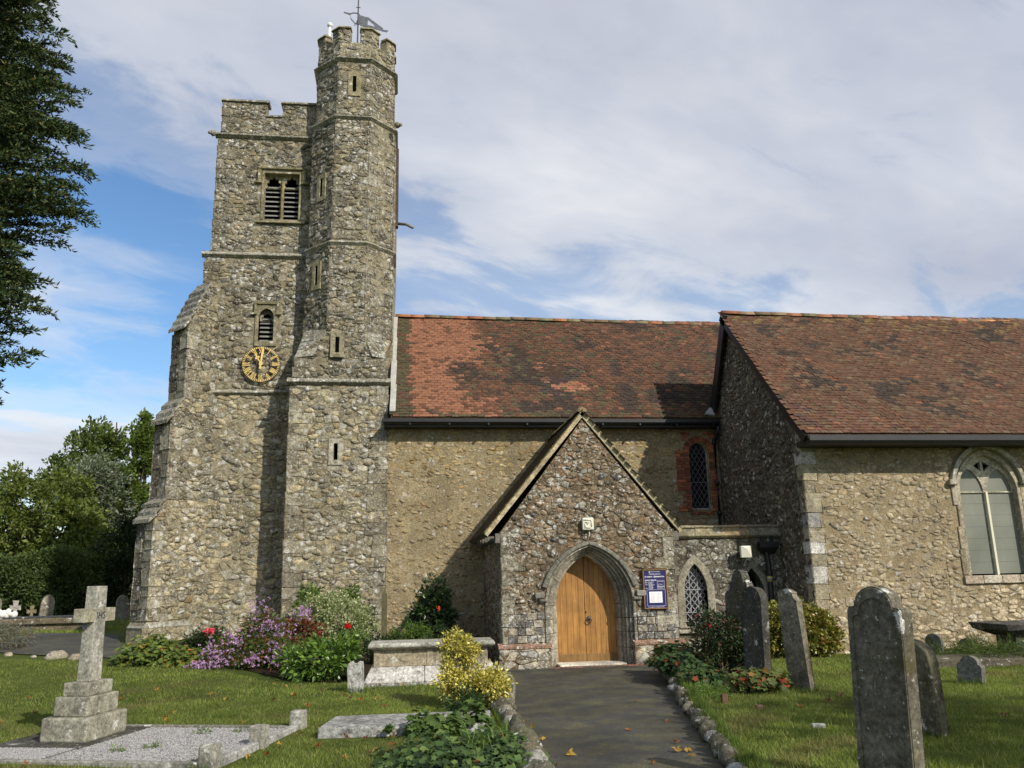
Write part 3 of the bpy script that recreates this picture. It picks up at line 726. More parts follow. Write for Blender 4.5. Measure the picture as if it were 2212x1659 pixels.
def slit_frame(f, xc, z0, z1, w=.05, fw=.13, tint=(.29, .26, .17), recess=True):
    o = empty('slit_window', parent=church)
    outer = rect(xc-w-fw, z0-fw, xc+w+fw, z1+fw); inner = rect(xc-w, z0, xc+w, z1)
    mb = MB(); band(mb, f, inner, outer, -.02, .035, tint, True); mb.build('frame', M['dressed'], o, bevel=.01)
    mb = MB(); c = [f.p(u, v, .006) for u, v in inner]
    mb = MB(); mb.hexa([f.p(xc-w, z0, -.33), f.p(xc+w, z0, -.33), f.p(xc+w, z0, -.3), f.p(xc-w, z0, -.3), f.p(xc-w, z1, -.33), f.p(xc+w, z1, -.33), f.p(xc+w, z1, -.3), f.p(xc-w, z1, -.3)])
    mb.build('dark_opening', M['void'], o)
    if not recess:
        mb = MB(); mb.hexa([f.p(xc-w, z0, -.05), f.p(xc+w, z0, -.05), f.p(xc+w, z0, .012), f.p(xc-w, z0, .012), f.p(xc-w, z1, -.05), f.p(xc+w, z1, -.05), f.p(xc+w, z1, .012), f.p(xc-w, z1, .012)])
        mb.build('dark_opening', M['void'], o)
slit_frame(fQ, -1.65, 4.82, 5.24, tint=(.36, .33, .25))
slit_frame(south(YQ-.02), -1.68, 7.64, 8.06, recess=False)
for (i, kz), (a, b) in SLITS.items():
    f, L = oct_face(i, {10: 8.2, 14: 10.8, 16: 14.6}[kz], 0); slit_frame(f, L/2, a, b, .05, .13, (.30, .265, .16), recess=False)
# lead strip, spout and roof fittings
MB().tube([(-.2, 22.9, 12.05), (.1, 22.6, 11.9), (.28, 22.4, 11.72)], .045, 8, (.5, .5, .5)).build('water_spout', M['lead'], church, True)
MB().box((-.22, 22.75, 11.9), (-.14, 22.95, 14.4), (.5, .4, .35)).build('downpipe', M['timber'], church)
# flagpole with ball finial
fp = empty('flagpole', (-2.25, 22.2, 16.9), 'short white flagpole with ball finial rising behind the turret battlements', 'flagpole')
mb = MB(); mb.tube([(-2.25, 22.2, 16.4), (-2.22, 22.2, 17.98)], .045, 10); mb.build('pole', M['white'], fp, True)
MB().ball((-2.22, 22.2, 18.06), .085, n=12, m=8).build('ball_finial', M['white'], fp, True)
# weather vane
wv = empty('weather_vane', (-1.4, 22.4, 17), 'grey metal weather vane with pierced pointed banner above the stair turret', 'weather vane')
vx, vy = -1.41, 22.4
MB().tube([(vx, vy, 16.35), (vx, vy, 19.2)], [.03, .018], 8).build('rod', M['iron'], wv, True)
mb = MB()
for s_ in (-1, 1):
    mb.tube([(vx, vy, 17.55), (vx+s_*.05, vy, 17.65), (vx+s_*.11, vy, 17.66), (vx+s_*.13, vy, 17.58), (vx+s_*.09, vy, 17.55)], .012, 6)
    mb.tube([(vx, vy, 18.28), (vx+s_*.08, vy, 18.33), (vx+s_*.09, vy, 18.25)], .016, 6)
    mb.tube([(vx, vy, 18.88), (vx+s_*.06, vy, 18.9), (vx+s_*.06, vy, 18.85)], .014, 6)
mb.build('scroll', M['iron'], wv, True)
va = Vector((.93, -.1, -.36)); vb = Vector((.36, 0, .93)); vo = Vector((vx, vy, 18.47))
vp = lambda a, b: tuple(vo+va*a+vb*b)
fv = Frame(vo, va, vb)
mb = MB(); outl = [(-.02, .17), (.16, .17), (.26, .19), (.45, .12), (.62, .06), (.8, -.0), (.86, -.06), (1.0, -.02), (.98, -.1), (.86, -.12), (.62, -.13), (.4, -.15), (.22, -.18), (.1, -.14), (-.02, -.17)]
hole = [(.28, .10), (.5, .01), (.58, -.05), (.34, -.07)]
wall_poly(mb, fv, outl, [hole], .012); mb2 = MB(); mb2.v = mb.v; n = len(mb.v)
fb = Frame(vo-fv.N*.012, va, vb); wall_poly(mb, fb, outl, [hole], .0)
mb.build('banner', M['vane'], wv)
mb = MB(); mb.tube([vp(-.02, .17), vp(-.12, .2), vp(-.24, .16), vp(-.3, .08), vp(-.2, -.06), vp(-.02, -.17)], .018, 6); mb.prism([vp(-.28, .12), vp(-.48, .1), vp(-.5, .06), vp(-.28, .05)], tuple(fv.N*.015)); mb.build('pointer', M['vane'], wv)

# ------------------------------------------------------------------ clock
CX, CZ, CR = -3.76, 7.57, .5
clk = empty('church_clock', (CX, YT-.1, CZ), 'skeleton clock with gilt Roman numerals and hands on the tower wall', 'clock')
fc = south(YT-.1); fc.O = Vector((CX, YT-.1, CZ))
cir = lambda r, n=64: [(r*math.cos(2*math.pi*i/n), r*math.sin(2*math.pi*i/n)) for i in range(n)]
mb = MB(); band(mb, fc, cir(.488), cir(.503), -.03, .012, (1, 1, 1), True); mb.build('outer_ring', M['iron'], clk)
mb = MB(); band(mb, fc, cir(.432), cir(.44), -.02, .004, (1, 1, 1), True); band(mb, fc, cir(.27), cir(.279), -.02, .008, (1, 1, 1), True); mb.build('inner_ring', M['iron'], clk)
def cbar(mb, p, q, w, h0=0, h1=.014):
    d = Vector((q[0]-p[0], q[1]-p[1])).normalized(); nx, ny = -d.y*w/2, d.x*w/2
    c = [(p[0]+nx, p[1]+ny), (q[0]+nx, q[1]+ny), (q[0]-nx, q[1]-ny), (p[0]-nx, p[1]-ny)]
    mb.hexa([fc.p(u, v, h0) for u, v in c]+[fc.p(u, v, h1) for u, v in c])
for k in range(60):
    a = math.pi/2-2*math.pi*k/60; mb = MB(); r0 = .437 if k % 5 else .425
    cbar(mb, (r0*math.cos(a), r0*math.sin(a)), (.49*math.cos(a), .49*math.sin(a)), .02 if k % 5 else .032); mb.build('minute_mark', M['gold'], clk)
NUM = {1: 'I', 2: 'II', 3: 'III', 4: 'IIII', 5: 'V', 6: 'VI', 7: 'VII', 8: 'VIII', 9: 'IX', 10: 'X', 11: 'XI', 12: 'XII'}
for h, s_ in NUM.items():
    a = math.pi/2-2*math.pi*h/12; er = Vector((math.cos(a), math.sin(a))); et = Vector((math.sin(a), -math.cos(a)))
    ws = {'I': .032, 'V': .075, 'X': .075}; tot = sum(ws[c] for c in s_); x = -tot/2; mb = MB()
    P = lambda x, r: tuple(er*r+et*x)
    for c in s_:
        w = ws[c]
        if c == 'I': cbar(mb, P(x+w/2, .285), P(x+w/2, .428), .017)
        if c == 'V': cbar(mb, P(x+w/2, .285), P(x+.008, .428), .017); cbar(mb, P(x+w/2, .285), P(x+w-.008, .428), .011)
        if c == 'X': cbar(mb, P(x+.008, .285), P(x+w-.008, .428), .011); cbar(mb, P(x+w-.008, .285), P(x+.008, .428), .017)
        x += w
    mb.build('numeral', M['gold'], clk)
def hand(deg, L, w, tail, hub, name, h):
    a = math.pi/2-RAD(deg); d = Vector((math.cos(a), math.sin(a))); n_ = Vector((-d.y, d.x)); mb = MB()
    pts = [-tail*d+n_*.03, n_*w*.6, d*L*.35+n_*w, d*L*.75+n_*w*.9, d*L, d*L*.75-n_*w*.9, d*L*.35-n_*w, -n_*w*.6, -tail*d-n_*.03]
    mb.prism([tuple(fc.p(p.x, p.y, h)) for p in pts], tuple(fc.N*.012))
    mb.prism([tuple(fc.p(hub*math.cos(t*.524), hub*math.sin(t*.524), h+.001)) for t in range(12)], tuple(fc.N*.013))
    if name == 'hour_hand':
        for s_ in (-1, 1):
            c = d*.2+n_*s_*.035
            mb.prism([tuple(fc.p(c.x+.03*math.cos(t*.785), c.y+.03*math.sin(t*.785), h+.002)) for t in range(8)], tuple(fc.N*.01))
    mb.build(name, M['gold'], clk)
hand(330.5, .40, .018, .0, .045, 'hour_hand', .03); hand(5.5, .47, .026, .14, .05, 'minute_hand', .05)
# ------------------------------------------------------------------ tiled roofs
TILE_W, GAUGE = .168, .102
def tile_mesh(name, U, V, N, tint, w=TILE_W-.006, l=.165, t=.016):
    """one plain clay tile, slightly cambered, lying on the slope; U along the eaves, V up the slope"""
    U, V, N = Vector(U), Vector(V), Vector(N); vs = []
    for v_, h in ((0, .021), (l, .003)):
        for u_, c in ((-w/2, 0), (0, .004), (w/2, 0)): vs.append(U*u_+V*v_+N*(h+c))
    for u_, c in ((-w/2, 0), (0, .004), (w/2, 0)): vs.append(U*u_+N*(.021+c-t))
    return vs, [(0, 1, 4, 3), (1, 2, 5, 4), (6, 7, 1, 0), (7, 8, 2, 1), (6, 0, 3), (8, 5, 2)]
def tiled_slope(parent, O, U, V, length, run, colour, seed, n_single, rank, sag=None):
    """lays plain tiles in broken courses; the n_single with the highest rank become objects of their own"""
    R = random.Random(seed); U, V = Vector(U).normalized(), Vector(V).normalized(); N = U.cross(V).normalized()
    if N.z < 0: N = -N
    O = Vector(O); L = []
    for j in range(int(run/GAUGE)+1):
        v = j*GAUGE; u = -(TILE_W/2 if j % 2 else 0)
        while u < length:
            uc = u+TILE_W/2
            if 0 <= uc <= length+.06:
                L.append((rank(uc, v), uc+(R.random()-.5)*.012, v+(R.random()-.5)*.014, colour(uc, v, R), (R.random()-.5)*.05, R.random()*.012, R.random() < .02))
            u += TILE_W
    L.sort(key=lambda a: -a[0])
    variants = {}
    def q(c): return tuple(round(x*40)/40 if x > .1 else round(x*80)/80 for x in c)
    vs0, fs0 = tile_mesh('roof_tile', U, V, N, (1, 1, 1))
    for _, u, v, c, rot, lift, slip in L[:n_single]:
        k = q(c)
        if k not in variants:
            variants[k] = MB().add(vs0, fs0, k).mesh('roof_tile'); variants[k].materials.append(M['tile'])
        o = bpy.data.objects.new('roof_tile', variants[k]); place(o, parent)
        s_ = sag(u, v) if sag else 0
        o.location = O+U*u+V*v+N*(lift+s_)
    A = np.array([tuple(p) for p in vs0]); rest = L[n_single:]; n = len(A)
    Va = np.empty((len(rest)*n, 3)); Ta = np.empty((len(rest)*n, 3)); Fq = []; Ft = []
    mb = MB()
    for i, (_, u, v, c, rot, lift, slip) in enumerate(rest):
        s_ = sag(u, v) if sag else 0
        d = np.array(O+U*u+V*(v-(.03 if slip else 0))+N*(lift+s_)); t = np.array(U)*rot
        Va[i*n:(i+1)*n] = A+d; Va[i*n+3:i*n+6] += np.array(V)*0+np.array(N)*abs(rot)*.06; Ta[i*n:(i+1)*n] = c
    F4 = np.array([f for f in fs0 if len(f) == 4]); 
    idx = (np.arange(len(rest))*n)[:, None, None]
    F = (F4[None]+idx).reshape(-1, 4)
    me = mesh_np('roof_tiles', Va, F, Ta); obj('roof_tiles', me, M['tile'], parent, kind='stuff')
def ridge_row(parent, a, b, r, seed, pal, n=None):
    a, b = Vector(a), Vector(b); d = b-a; L = d.length; d.normalize(); n = n or int(L/.42); R = random.Random(seed)
    s = Vector((0, 0, 1)).cross(d).normalized()
    for i in range(n):
        p, q_ = a+d*(L*i/n), a+d*(L*(i+1)/n+.015); vs = []; up_ = Vector((0, 0, (R.random()-.5)*.018))
        for pt in (p, q_):
            for k in range(7):
                th = math.pi*(k/6*1.1-.05); vs.append(pt+up_+s*r*math.cos(th)+Vector((0, 0, r*math.sin(th)*.8-.03)))
        MB().add(vs, [(k, k+1, k+8, k+7) for k in range(6)]+[(6, 5, 4, 3, 2, 1, 0), (7, 8, 9, 10, 11, 12, 13)], pick(R, pal)).build('ridge_tile', M['tile'], parent, True)
PAL_R = [(3, (.30, .13, .07)), (2, (.22, .15, .09)), (2, (.17, .15, .08)), (1, (.40, .18, .08))]
class Blot:
    """smooth value noise used to lay out where differently coloured tiles were used"""
    def __init__(s, seed, step): s.g = np.random.default_rng(seed).random((80, 80)); s.s = step
    def __call__(s, x, y):
        x = x/s.s+20; y = y/s.s+20; i, j = int(x), int(y); f, g = x-i, y-j; f = f*f*(3-2*f); g = g*g*(3-2*g); A = s.g
        return (A[i % 80, j % 80]*(1-f)+A[(i+1) % 80, j % 80]*f)*(1-g)+(A[i % 80, (j+1) % 80]*(1-f)+A[(i+1) % 80, (j+1) % 80]*f)*g
def mixt(a, b, t): return tuple(x+(y-x)*t for x, y in zip(a, b))
ORANGE, BROWN, DARK, MOSS, RUST, PALE = (.26, .12, .07), (.105, .058, .037), (.055, .04, .031), (.088, .073, .041), (.135, .066, .04), (.15, .10, .062)
b1, b2, b3 = Blot(3, .9), Blot(9, .42), Blot(15, 2.2)
def col_nave(u, v, R):
    k = .86+.3*R.random(); z = b1(u, v)*.6+b2(u, v)*.4
    rim = .12*(b2(u*1.7, v*1.7)-.5); u0_ = u; u = u+(b2(u*2.3, v*2.3)-.5)*.7+(R.random()-.5)*.32; v = v+(b2(u*2.1+7, v*2.1)-.5)*.5+(R.random()-.5)*.12
    if u0_ < .45+rim*2 or v < .1: c = MOSS if R.random() < .7 else BROWN
    elif u < 2.45+rim*3-(.55 if 1.5 < v < 2.75 else 0)*0 and not (1.95 < u and v < 2.45) and not (1.75 < u and 1.0 < v < 2.4): c = ORANGE if R.random() < .86 else RUST
    elif u < 2.9 and v < .7: c = ORANGE if R.random() < .5 else RUST
    elif (4.05 < u < 4.5 and 2.15 < v < 2.4) or (4.45 < u < 5.25 and .95 < v < 1.55 and abs(u-4.85) < .2+.35*(v-.8)/.6): c = ORANGE
    elif 1.8 < u < 3.1 and 1.0 < v < 3.3 and z < .60: c = DARK if R.random() < .75 else BROWN
    else:
        x = R.random(); g = b3(u, v)
        c = DARK if z < .33 and x < .75 else (RUST if x < .36 else (BROWN if x < .72 else (MOSS if x < .72+.22*g else (mixt(ORANGE, RUST, .5) if x > .97 else mixt(DARK, BROWN, .4)))))
    return tuple(a*k for a in c)
def col_chapel(u, v, R):
    k = .86+.3*R.random(); x = R.random(); z = b1(u+9, v)*.55+b2(u+5, v)*.45
    if z < .33 and x < .6: c = DARK
    elif z < .42 and x < .4: c = mixt(DARK, BROWN, .5)
    elif x < .44: c = mixt(RUST, BROWN, R.random()*.7)
    elif x < .72: c = BROWN
    elif x < .92: c = mixt(PALE, BROWN, .5)
    elif x < .97: c = PALE
    else: c = (.19, .09, .052)
    if v > 4.6 and R.random() < .15: c = (.18, .12, .05)
    return tuple(a*k for a in c)

# ------------------------------------------------------------------ nave
YN = 21.3
nw_head = round_arch(7.94, .265, 4.98, 10, .27); nw_h = opening(nw_head, 3.5)
mb = MB(); fN = south(YN)
wall_poly(mb, fN, rect(-.36, 0, 8.5, 5.75), [nw_h], .22)
nave = mb.build('nave_wall', M['m_nave'], church, label='buff rubble nave wall under the long tiled roof')
def sh_n(u, v):
    k = 1.0 if v < 4.6 else 1.08; return (k, k*.97, k*.86) if v > 4.5 else (1, 1, 1)
rubble(fN, rect(-.34, .1, 2.2, 5.55), .115, .07, 101, PAL_N, M['nave'], nave, 'nave', gap=.012, proud=.010, shade=sh_n, drop=.3, keep=.45)
rubble(fN, rect(2.2, 2.7, 7.45, 5.55), .125, .075, 102, PAL_N, M['nave'], nave, 'nave', gap=.012, proud=.011, shade=sh_n, drop=.3, keep=.45)
rubble(fN, rect(7.45, 2.75, 8.5, 3.25), .2, .11, 103, PAL_N, M['nave'], nave, 'nave', gap=.018, proud=.018)
nwin = empty('nave_window', parent=church)
# brick jambs and head
R = random.Random(4); BP = [(3, (.24, .085, .05)), (2, (.31, .11, .055)), (1, (.17, .075, .05)), (1, (.36, .14, .06))]
for s_ in (-1, 1):
    for k in range(21):
        z = 3.42+k*.077; w = .22 if k % 2 else .12
        x0 = 7.94+s_*.285; x1 = x0+s_*w
        MB().box((min(x0, x1), YN-.03-.012*R.random(), z+.005), (max(x0, x1), YN+.05, z+.068), pick(R, BP)).build('brick', M['brick'], nwin, bevel=.004)
        if k > 9 or R.random() < .55:
            x2 = x1+s_*.01; x3 = x2+s_*(.12 if k % 2 else .22)
            if x3 < 8.49: MB().box((min(x2, x3), YN-.028-.01*R.random(), z+.005), (max(x2, x3), YN+.05, z+.068), pick(R, BP)).build('brick', M['brick'], nwin, bevel=.004)
for k in range(13):
    a0, a1 = math.pi*(k+.08)/13, math.pi*(k+.92)/13; c = (7.94, 4.99)
    p = [(c[0]-r_*math.cos(a), c[1]+r_*math.sin(a)) for r_, a in ((.285, a0), (.285, a1), (.44, a1), (.44, a0))]
    MB().prism([tuple(fN.p(u, v, .035+.01*R.random())) for u, v in p], (0, .08, 0), pick(R, BP)).build('brick', M['brick'], nwin, bevel=.004)
for r_ in range(3):
    for k in range(8):
        x = 7.48+k*.125+(.06 if r_ % 2 else 0); z = 5.47-.077*r_
        if (x-7.90)**2+(z-4.99)**2 < .52**2 or x+.11 > 8.49: continue
        MB().box((x, YN-.03, z), (x+.112, YN+.05, z+.066), pick(R, BP)).build('brick', M['brick'], nwin, bevel=.004)
for k in range(6): MB().box((7.62+k*.108, YN-.035, 3.34), (7.62+k*.108+.1, YN+.05, 3.41), pick(R, BP)).build('brick', M['brick'], nwin, bevel=.004)
def lattice(parent, fr, outl, nx, nz, hh, thick, tint, mat, bars=()):
    """diamond leading inside an outline: thin diagonal cames clipped to the opening, plus saddle bars"""
    us = [p[0] for p in outl]; vs = [p[1] for p in outl]; u0, u1, v0, v1 = min(us), max(us), min(vs), max(vs)
    dx, dz = (u1-u0)/nx, (v1-v0)/nz; n = 0
    def seg(p, q):
        d = Vector((q[0]-p[0], q[1]-p[1])); L = d.length
        if L < .02: return
        d.normalize(); w = thick/2; a = (-d.y*w, d.x*w)
        c = [(p[0]+a[0], p[1]+a[1]), (p[0]-a[0], p[1]-a[1]), (q[0]-a[0], q[1]-a[1]), (q[0]+a[0], q[1]+a[1])]
        MB().hexa([fr.p(u, v, hh) for u, v in c]+[fr.p(u, v, hh+.012) for u, v in c], tint).build('lead_came', mat, parent)
    for s_ in (-1, 1):
        for k in range(-nz-1, nx+nz+2):
            pts = []
            N_ = 160
            inside_prev = False; start = None
            for i in range(N_+1):
                v = v0+(v1-v0)*i/N_; u = u0+(k+.5)*dx+s_*(v-v0)/dz*dx if s_ > 0 else u0+(k+.5)*dx-(v-v0)/dz*dx
                ins = u0 <= u <= u1 and inside(outl, u, min(max(v, v0+1e-4), v1-1e-4))
                if ins and not inside_prev: start = (u, v)
                if inside_prev and (not ins or i == N_): seg(start, (u, v))
                inside_prev = ins
    for v in bars:
        xs = [u0+(u1-u0)*i/60 for i in range(61) if inside(outl, u0+(u1-u0)*i/60, v)]
        if xs: MB().box(tuple(fr.p(min(xs), v-.008, hh+.02)), tuple(fr.p(max(xs), v+.008, hh)), tint).build('saddle_bar', mat, parent)
def pane(parent, fr, outl, h, mat, name='pane', t=.01):
    MB().prism([tuple(fr.p(u, v, h)) for u, v in outl], tuple(-fr.N*t)).build(name, mat, parent)
M['came'] = flat('lead_came', (.13, .13, .135), .6, .4, .1, 8, bmp=0)
M['came2'] = flat('lead_came_pale', (.30, .30, .31), .6, .4, .1, 8, bmp=0)
pane(nwin, fN, nw_h, -.15, M['glass']); lattice(nwin, fN, nw_h, 4, 8, -.148, .012, (1, 1, 1), M['came'], (4.2,))
mb = MB(); inn = [(7.94+(u-7.94)*.93, v if v > 3.6 else 3.53) for u, v in nw_h]; band(mb, fN, inn, nw_h, -.16, -.10, (.34, .31, .25)); mb.build('frame', M['dressed'], nwin)
MB().box((7.66, YN-.02, 3.46), (8.22, YN+.2, 3.5), (.4, .37, .3)).build('sill', M['dressed'], nwin)
# nave roof
EV, RV = Vector((0, 20.92, 5.86)), Vector((0, 24.0, 9.5))
nd_ = (RV-EV); run = nd_.length; nV = nd_.normalized()
mb = MB()
for x0, x1 in ((-.27, 10.3),):
    mb.hexa([(x0, EV.y, EV.z-.08), (x1, EV.y, EV.z-.08), (x1, RV.y, RV.z-.1), (x0, RV.y, RV.z-.1), (x0, EV.y, EV.z-.02), (x1, EV.y, EV.z-.02), (x1, RV.y, RV.z-.02), (x0, RV.y, RV.z-.02)], (.3, .2, .15))
    mb.add([(x0, RV.y, RV.z-.02), (x1, RV.y, RV.z-.02), (x1, 27.1, 5.86), (x0, 27.1, 5.86)], [(0, 1, 2, 3)], (.3, .2, .15))
nroof = mb.build('nave_roof', M['timber'], church, label='long nave roof of red and brown tiles with a bright orange repaired patch')
def sagf(u, v): return .035*math.sin(u*.9+1)*math.sin(v*.65)+.012*math.sin(u*3.1)*math.sin(v*2.3)
tiled_slope(nroof, EV+Vector((-.22, 0, 0)), X, nV, 10.2, run-.05, col_nave, 5, 150, lambda u, v: (1.2 if 4.0 < u < 5.3 and .9 < v < 2.5 else 0)+(1 if u < 8.5 else 0)-.02*v-.0005*u, sagf)
ridge_row(nroof, (-.2, 24.0, 9.55), (10.2, 24.0, 9.45), .12, 8, PAL_R)
# gutter and fascia
mb = MB(); mb.prism([(-.45, 20.93, 5.66), (-.45, 20.82, 5.68), (-.45, 20.785, 5.72), (-.45, 20.785, 5.80), (-.45, 20.82, 5.80), (-.45, 20.82, 5.74), (-.45, 20.93, 5.74)], (8.85, 0, 0)); mb.build('gutter', M['black'], church)
MB().box((-.43, 20.93, 5.62), (8.45, 21.27, 5.78), (1.3, 1.3, 1.3)).build('fascia_board', M['black'], church)
for k in range(9): MB().box((.2+k, 20.77, 5.64), (.24+k, 20.94, 5.69)).build('gutter_bracket', M['black'], church)
# lead flashing up the turret junction
lead = empty('lead_flashing', parent=church)
for k in range(4):
    a, b = k/4, (k+1)/4-.004; p = lambda t, x: EV+Vector((x, 0, 0))+nV*(.15+t*(run-.25))+Vector((0, -.04, .05))
    w = Vector((0, 0, .03)); v = [p(a, -.30), p(a, -.15), p(b, -.13), p(b, -.28)]
    MB().hexa(v+[q+w for q in v]).build('lead_sheet', M['lead'], lead)
v = [Vector(q) for q in ((8.05, 20.92, 5.95), (8.35, 20.95, 5.93), (8.41, 21.15, 6.17), (8.27, 21.12, 6.15))]
MB().add(v+[q+Vector((-.0, -.02, .03)) for q in v], [(0, 1, 2, 3), (4, 5, 6, 7), (0, 1, 5, 4), (1, 2, 6, 5), (2, 3, 7, 6), (3, 0, 4, 7)], (.9, .9, .95)).build('lead_flashing', M['lead'], church)
# downpipe in the corner with the chapel
mb = MB(); mb.tube([(8.38, 20.82, 5.62), (8.38, 20.95, 5.45), (8.36, 21.17, 5.25), (8.36, 21.17, 3.05), (8.36, 21.05, 2.92)], .045, 10)
for z in (5.2, 4.1, 3.3): mb.tube([(8.36, 21.17, z), (8.36, 21.17, z+.1)], .062, 10)
mb.build('downpipe', M['black'], church, True)

# ------------------------------------------------------------------ chapel
YC, XC = 16.65, 8.5
fCS = south(YC)
fCW = Frame((XC, 0, 0), (0, -1, 0), Z)       # west wall, u = -y
gab = [(-21.3, 0), (-YC, 0), (-YC, 4.78), (-19.95, 8.36), (-21.25, 5.95), (-21.3, 5.7)]
wx0, wx1, wzs, wza, wz0 = 12.0, 13.48, 3.40, 4.28, 1.64
cw_h = opening(arch((wx0+wx1)/2, (wx1-wx0)/2, wzs, wza, 12), wz0)
mb = MB(); wall_poly(mb, fCS, rect(XC, 0, 17.5, 4.78), [cw_h], .22)
chap = mb.build('chapel_wall', M['m_chapel'], church, label='sunlit rubble south wall of the chapel with its traceried window')
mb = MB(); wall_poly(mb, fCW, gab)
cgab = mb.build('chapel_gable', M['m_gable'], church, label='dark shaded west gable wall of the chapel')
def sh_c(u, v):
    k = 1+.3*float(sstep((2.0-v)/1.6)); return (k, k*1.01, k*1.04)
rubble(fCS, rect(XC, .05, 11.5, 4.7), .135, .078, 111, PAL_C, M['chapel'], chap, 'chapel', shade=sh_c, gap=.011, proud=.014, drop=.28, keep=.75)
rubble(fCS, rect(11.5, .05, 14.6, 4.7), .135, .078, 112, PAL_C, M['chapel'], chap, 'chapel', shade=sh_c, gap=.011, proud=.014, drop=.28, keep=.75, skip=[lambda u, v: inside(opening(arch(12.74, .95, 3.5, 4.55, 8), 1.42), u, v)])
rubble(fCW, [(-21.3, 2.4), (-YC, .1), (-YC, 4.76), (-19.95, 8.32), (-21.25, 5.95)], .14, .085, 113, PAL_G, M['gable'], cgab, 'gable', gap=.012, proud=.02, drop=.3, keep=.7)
quoins(lambda z: (XC, YC), (1, 0), (0, 1), .1, 4.7, chap, 115, M['chapel'], [(2, (.36, .32, .24)), (2, (.50, .48, .43)), (1, (.29, .25, .17))], .2, .42, .28, .26, .015)
# chapel window
cwin = empty('chapel_window', parent=church)
xm = (wx0+wx1)/2
hd_in = arch(xm, .80, 3.5, 4.38, 12)[1:-1]; hd_out = arch(xm, .90, 3.5, 4.50, 12)[1:-1]
mb = MB(); band(mb, fCS, hd_in, hd_out, -.02, .1, (.33, .31, .24)); mb.build('hood_mould', M['arch'], cwin, bevel=.015)
for s_ in (-1, 1):
    MB().box((xm+s_*.86-.1, YC-.12, 3.56), (xm+s_*.86+.1, YC+.03, 3.68), (.33, .30, .23)).build('hood_stop', M['arch'], cwin, bevel=.03)
inn = opening(arch(xm, .68, 3.42, 4.22, 12), wz0+.0); out_ = opening(arch(xm, .77, 3.40, 4.34, 12), wz0)
mb = MB(); band(mb, fCS, inn, out_, -.2, .02, (.38, .34, .25)); mb.build('frame', M['arch'], cwin, bevel=.012)
f5 = south(YC+.1)
l1, l2 = arch(xm-.345, .30, 3.42, 3.93, 8), arch(xm+.345, .30, 3.42, 3.93, 8)
tri_h = [(xm-.03, 3.86), (xm-.03, 4.1), (xm-.2, 4.0)]; tri_h2 = [(2*xm-u, v) for u, v in reversed(tri_h)]
mb = MB(); wall_poly(mb, f5, opening(arch(xm, .70, 3.42, 4.24, 12), 3.40), [opening(l1, 3.405), opening(l2, 3.405), tri_h, tri_h2], .08, (.46, .42, .32)); mb.build('tracery', M['arch'], cwin)
MB().box((xm-.028, YC+.06, wz0), (xm+.028, YC+.16, 3.42), (1, .97, .88)).build('mullion', M['cream'], cwin, bevel=.008)
for s_ in (-1, 1):
    xa, xb = (xm-.68, xm-.03) if s_ < 0 else (xm+.03, xm+.68)
    for k in range(7):
        z0 = wz0+.03+k*.25; z1 = z0+.247 if k < 6 else 3.42
        MB().box((xa, YC+.135, z0), (xb, YC+.142+.003*random.random(), z1)).build('pane', M['sheet'], cwin)
    lp = opening(l1 if s_ < 0 else l2, 3.425)
    pane(cwin, fCS, lp, -.135, M['sheet'])
    MB().box((xa, YC+.125, 3.41), (xb, YC+.15, 3.432), (.6, .55, .4)).build('glazing_bar', M['dressed'], cwin)
    for k in range(7):
        for xx in (xa+.012, xb-.012): MB().ball((xx, YC+.13, wz0+.1+k*.29), .012, (1, 1, 1), 6, 4).build('fixing', M['white'], cwin)
MB().box((11.9, YC+.2, 1.5), (13.6, YC+.23, 4.3)).build('dark_opening', M['void'], cwin)
for k in range(4): MB().box((wx0-.14+k*.43, YC-.06, 1.47+.006*(k % 2)), (wx0-.14+k*.43+.42, YC+.2, 1.64), pick(random, [(1, (.44, .36, .26)), (1, (.48, .43, .34))])).build('sill_stone', M['chapel'], cwin, bevel=.012)
R = random.Random(2)
for s_ in (-1, 1):
    z = 1.66
    while z < 3.5:
        h = .3+.25*R.random(); x0 = xm+s_*.76; x1 = x0+s_*(.03+.10*R.random())
        MB().box((min(x0, x1), YC-.03, z), (max(x0, x1), YC+.05, min(z+h, 3.56)-.01), pick(R, [(1, (.36, .30, .20)), (1, (.40, .34, .25))])).build('jamb_stone', M['chapel'], cwin, bevel=.012); z += h
# chapel roof
EC, RC = Vector((0, 16.09, 4.60)), Vector((0, 19.95, 8.46)); cd = RC-EC; crun = cd.length; cV = cd.normalized()
mb = MB(); x0, x1 = 8.40, 17.6
mb.hexa([(x0, EC.y, EC.z-.1), (x1, EC.y, EC.z-.1), (x1, RC.y, RC.z-.12), (x0, RC.y, RC.z-.12), (x0, EC.y, EC.z-.02), (x1, EC.y, EC.z-.02), (x1, RC.y, RC.z-.02), (x0, RC.y, RC.z-.02)], (.3, .2, .15))
mb.hexa([(x0, RC.y, RC.z-.12), (x1, RC.y, RC.z-.12), (x1, 21.45, 5.75), (x0, 21.35, 5.75), (x0, RC.y, RC.z-.02), (x1, RC.y, RC.z-.02), (x1, 21.5, 5.85), (x0, 21.4, 5.85)], (.3, .2, .15))
croof = mb.build('chapel_roof', M['timber'], church, label='steep chapel roof of mottled brown and orange tiles')
tiled_slope(croof, EC+Vector((8.36, 0, 0)), X, cV, 9.0, crun-.04, col_chapel, 6, 150, lambda u, v: -.05*v-.02*u, lambda u, v: .03*math.sin(u*.8)*math.sin(v*.6)+.01*math.sin(u*2.9)*math.sin(v*2.1))
ridge_row(croof, (8.36, 19.95, 8.5), (17.5, 19.95, 8.38), .12, 9, PAL_R)
NN = Vector((0, -cV.z, cV.y))
mb = MB(); a, b = EC-NN*.0, RC-NN*.0
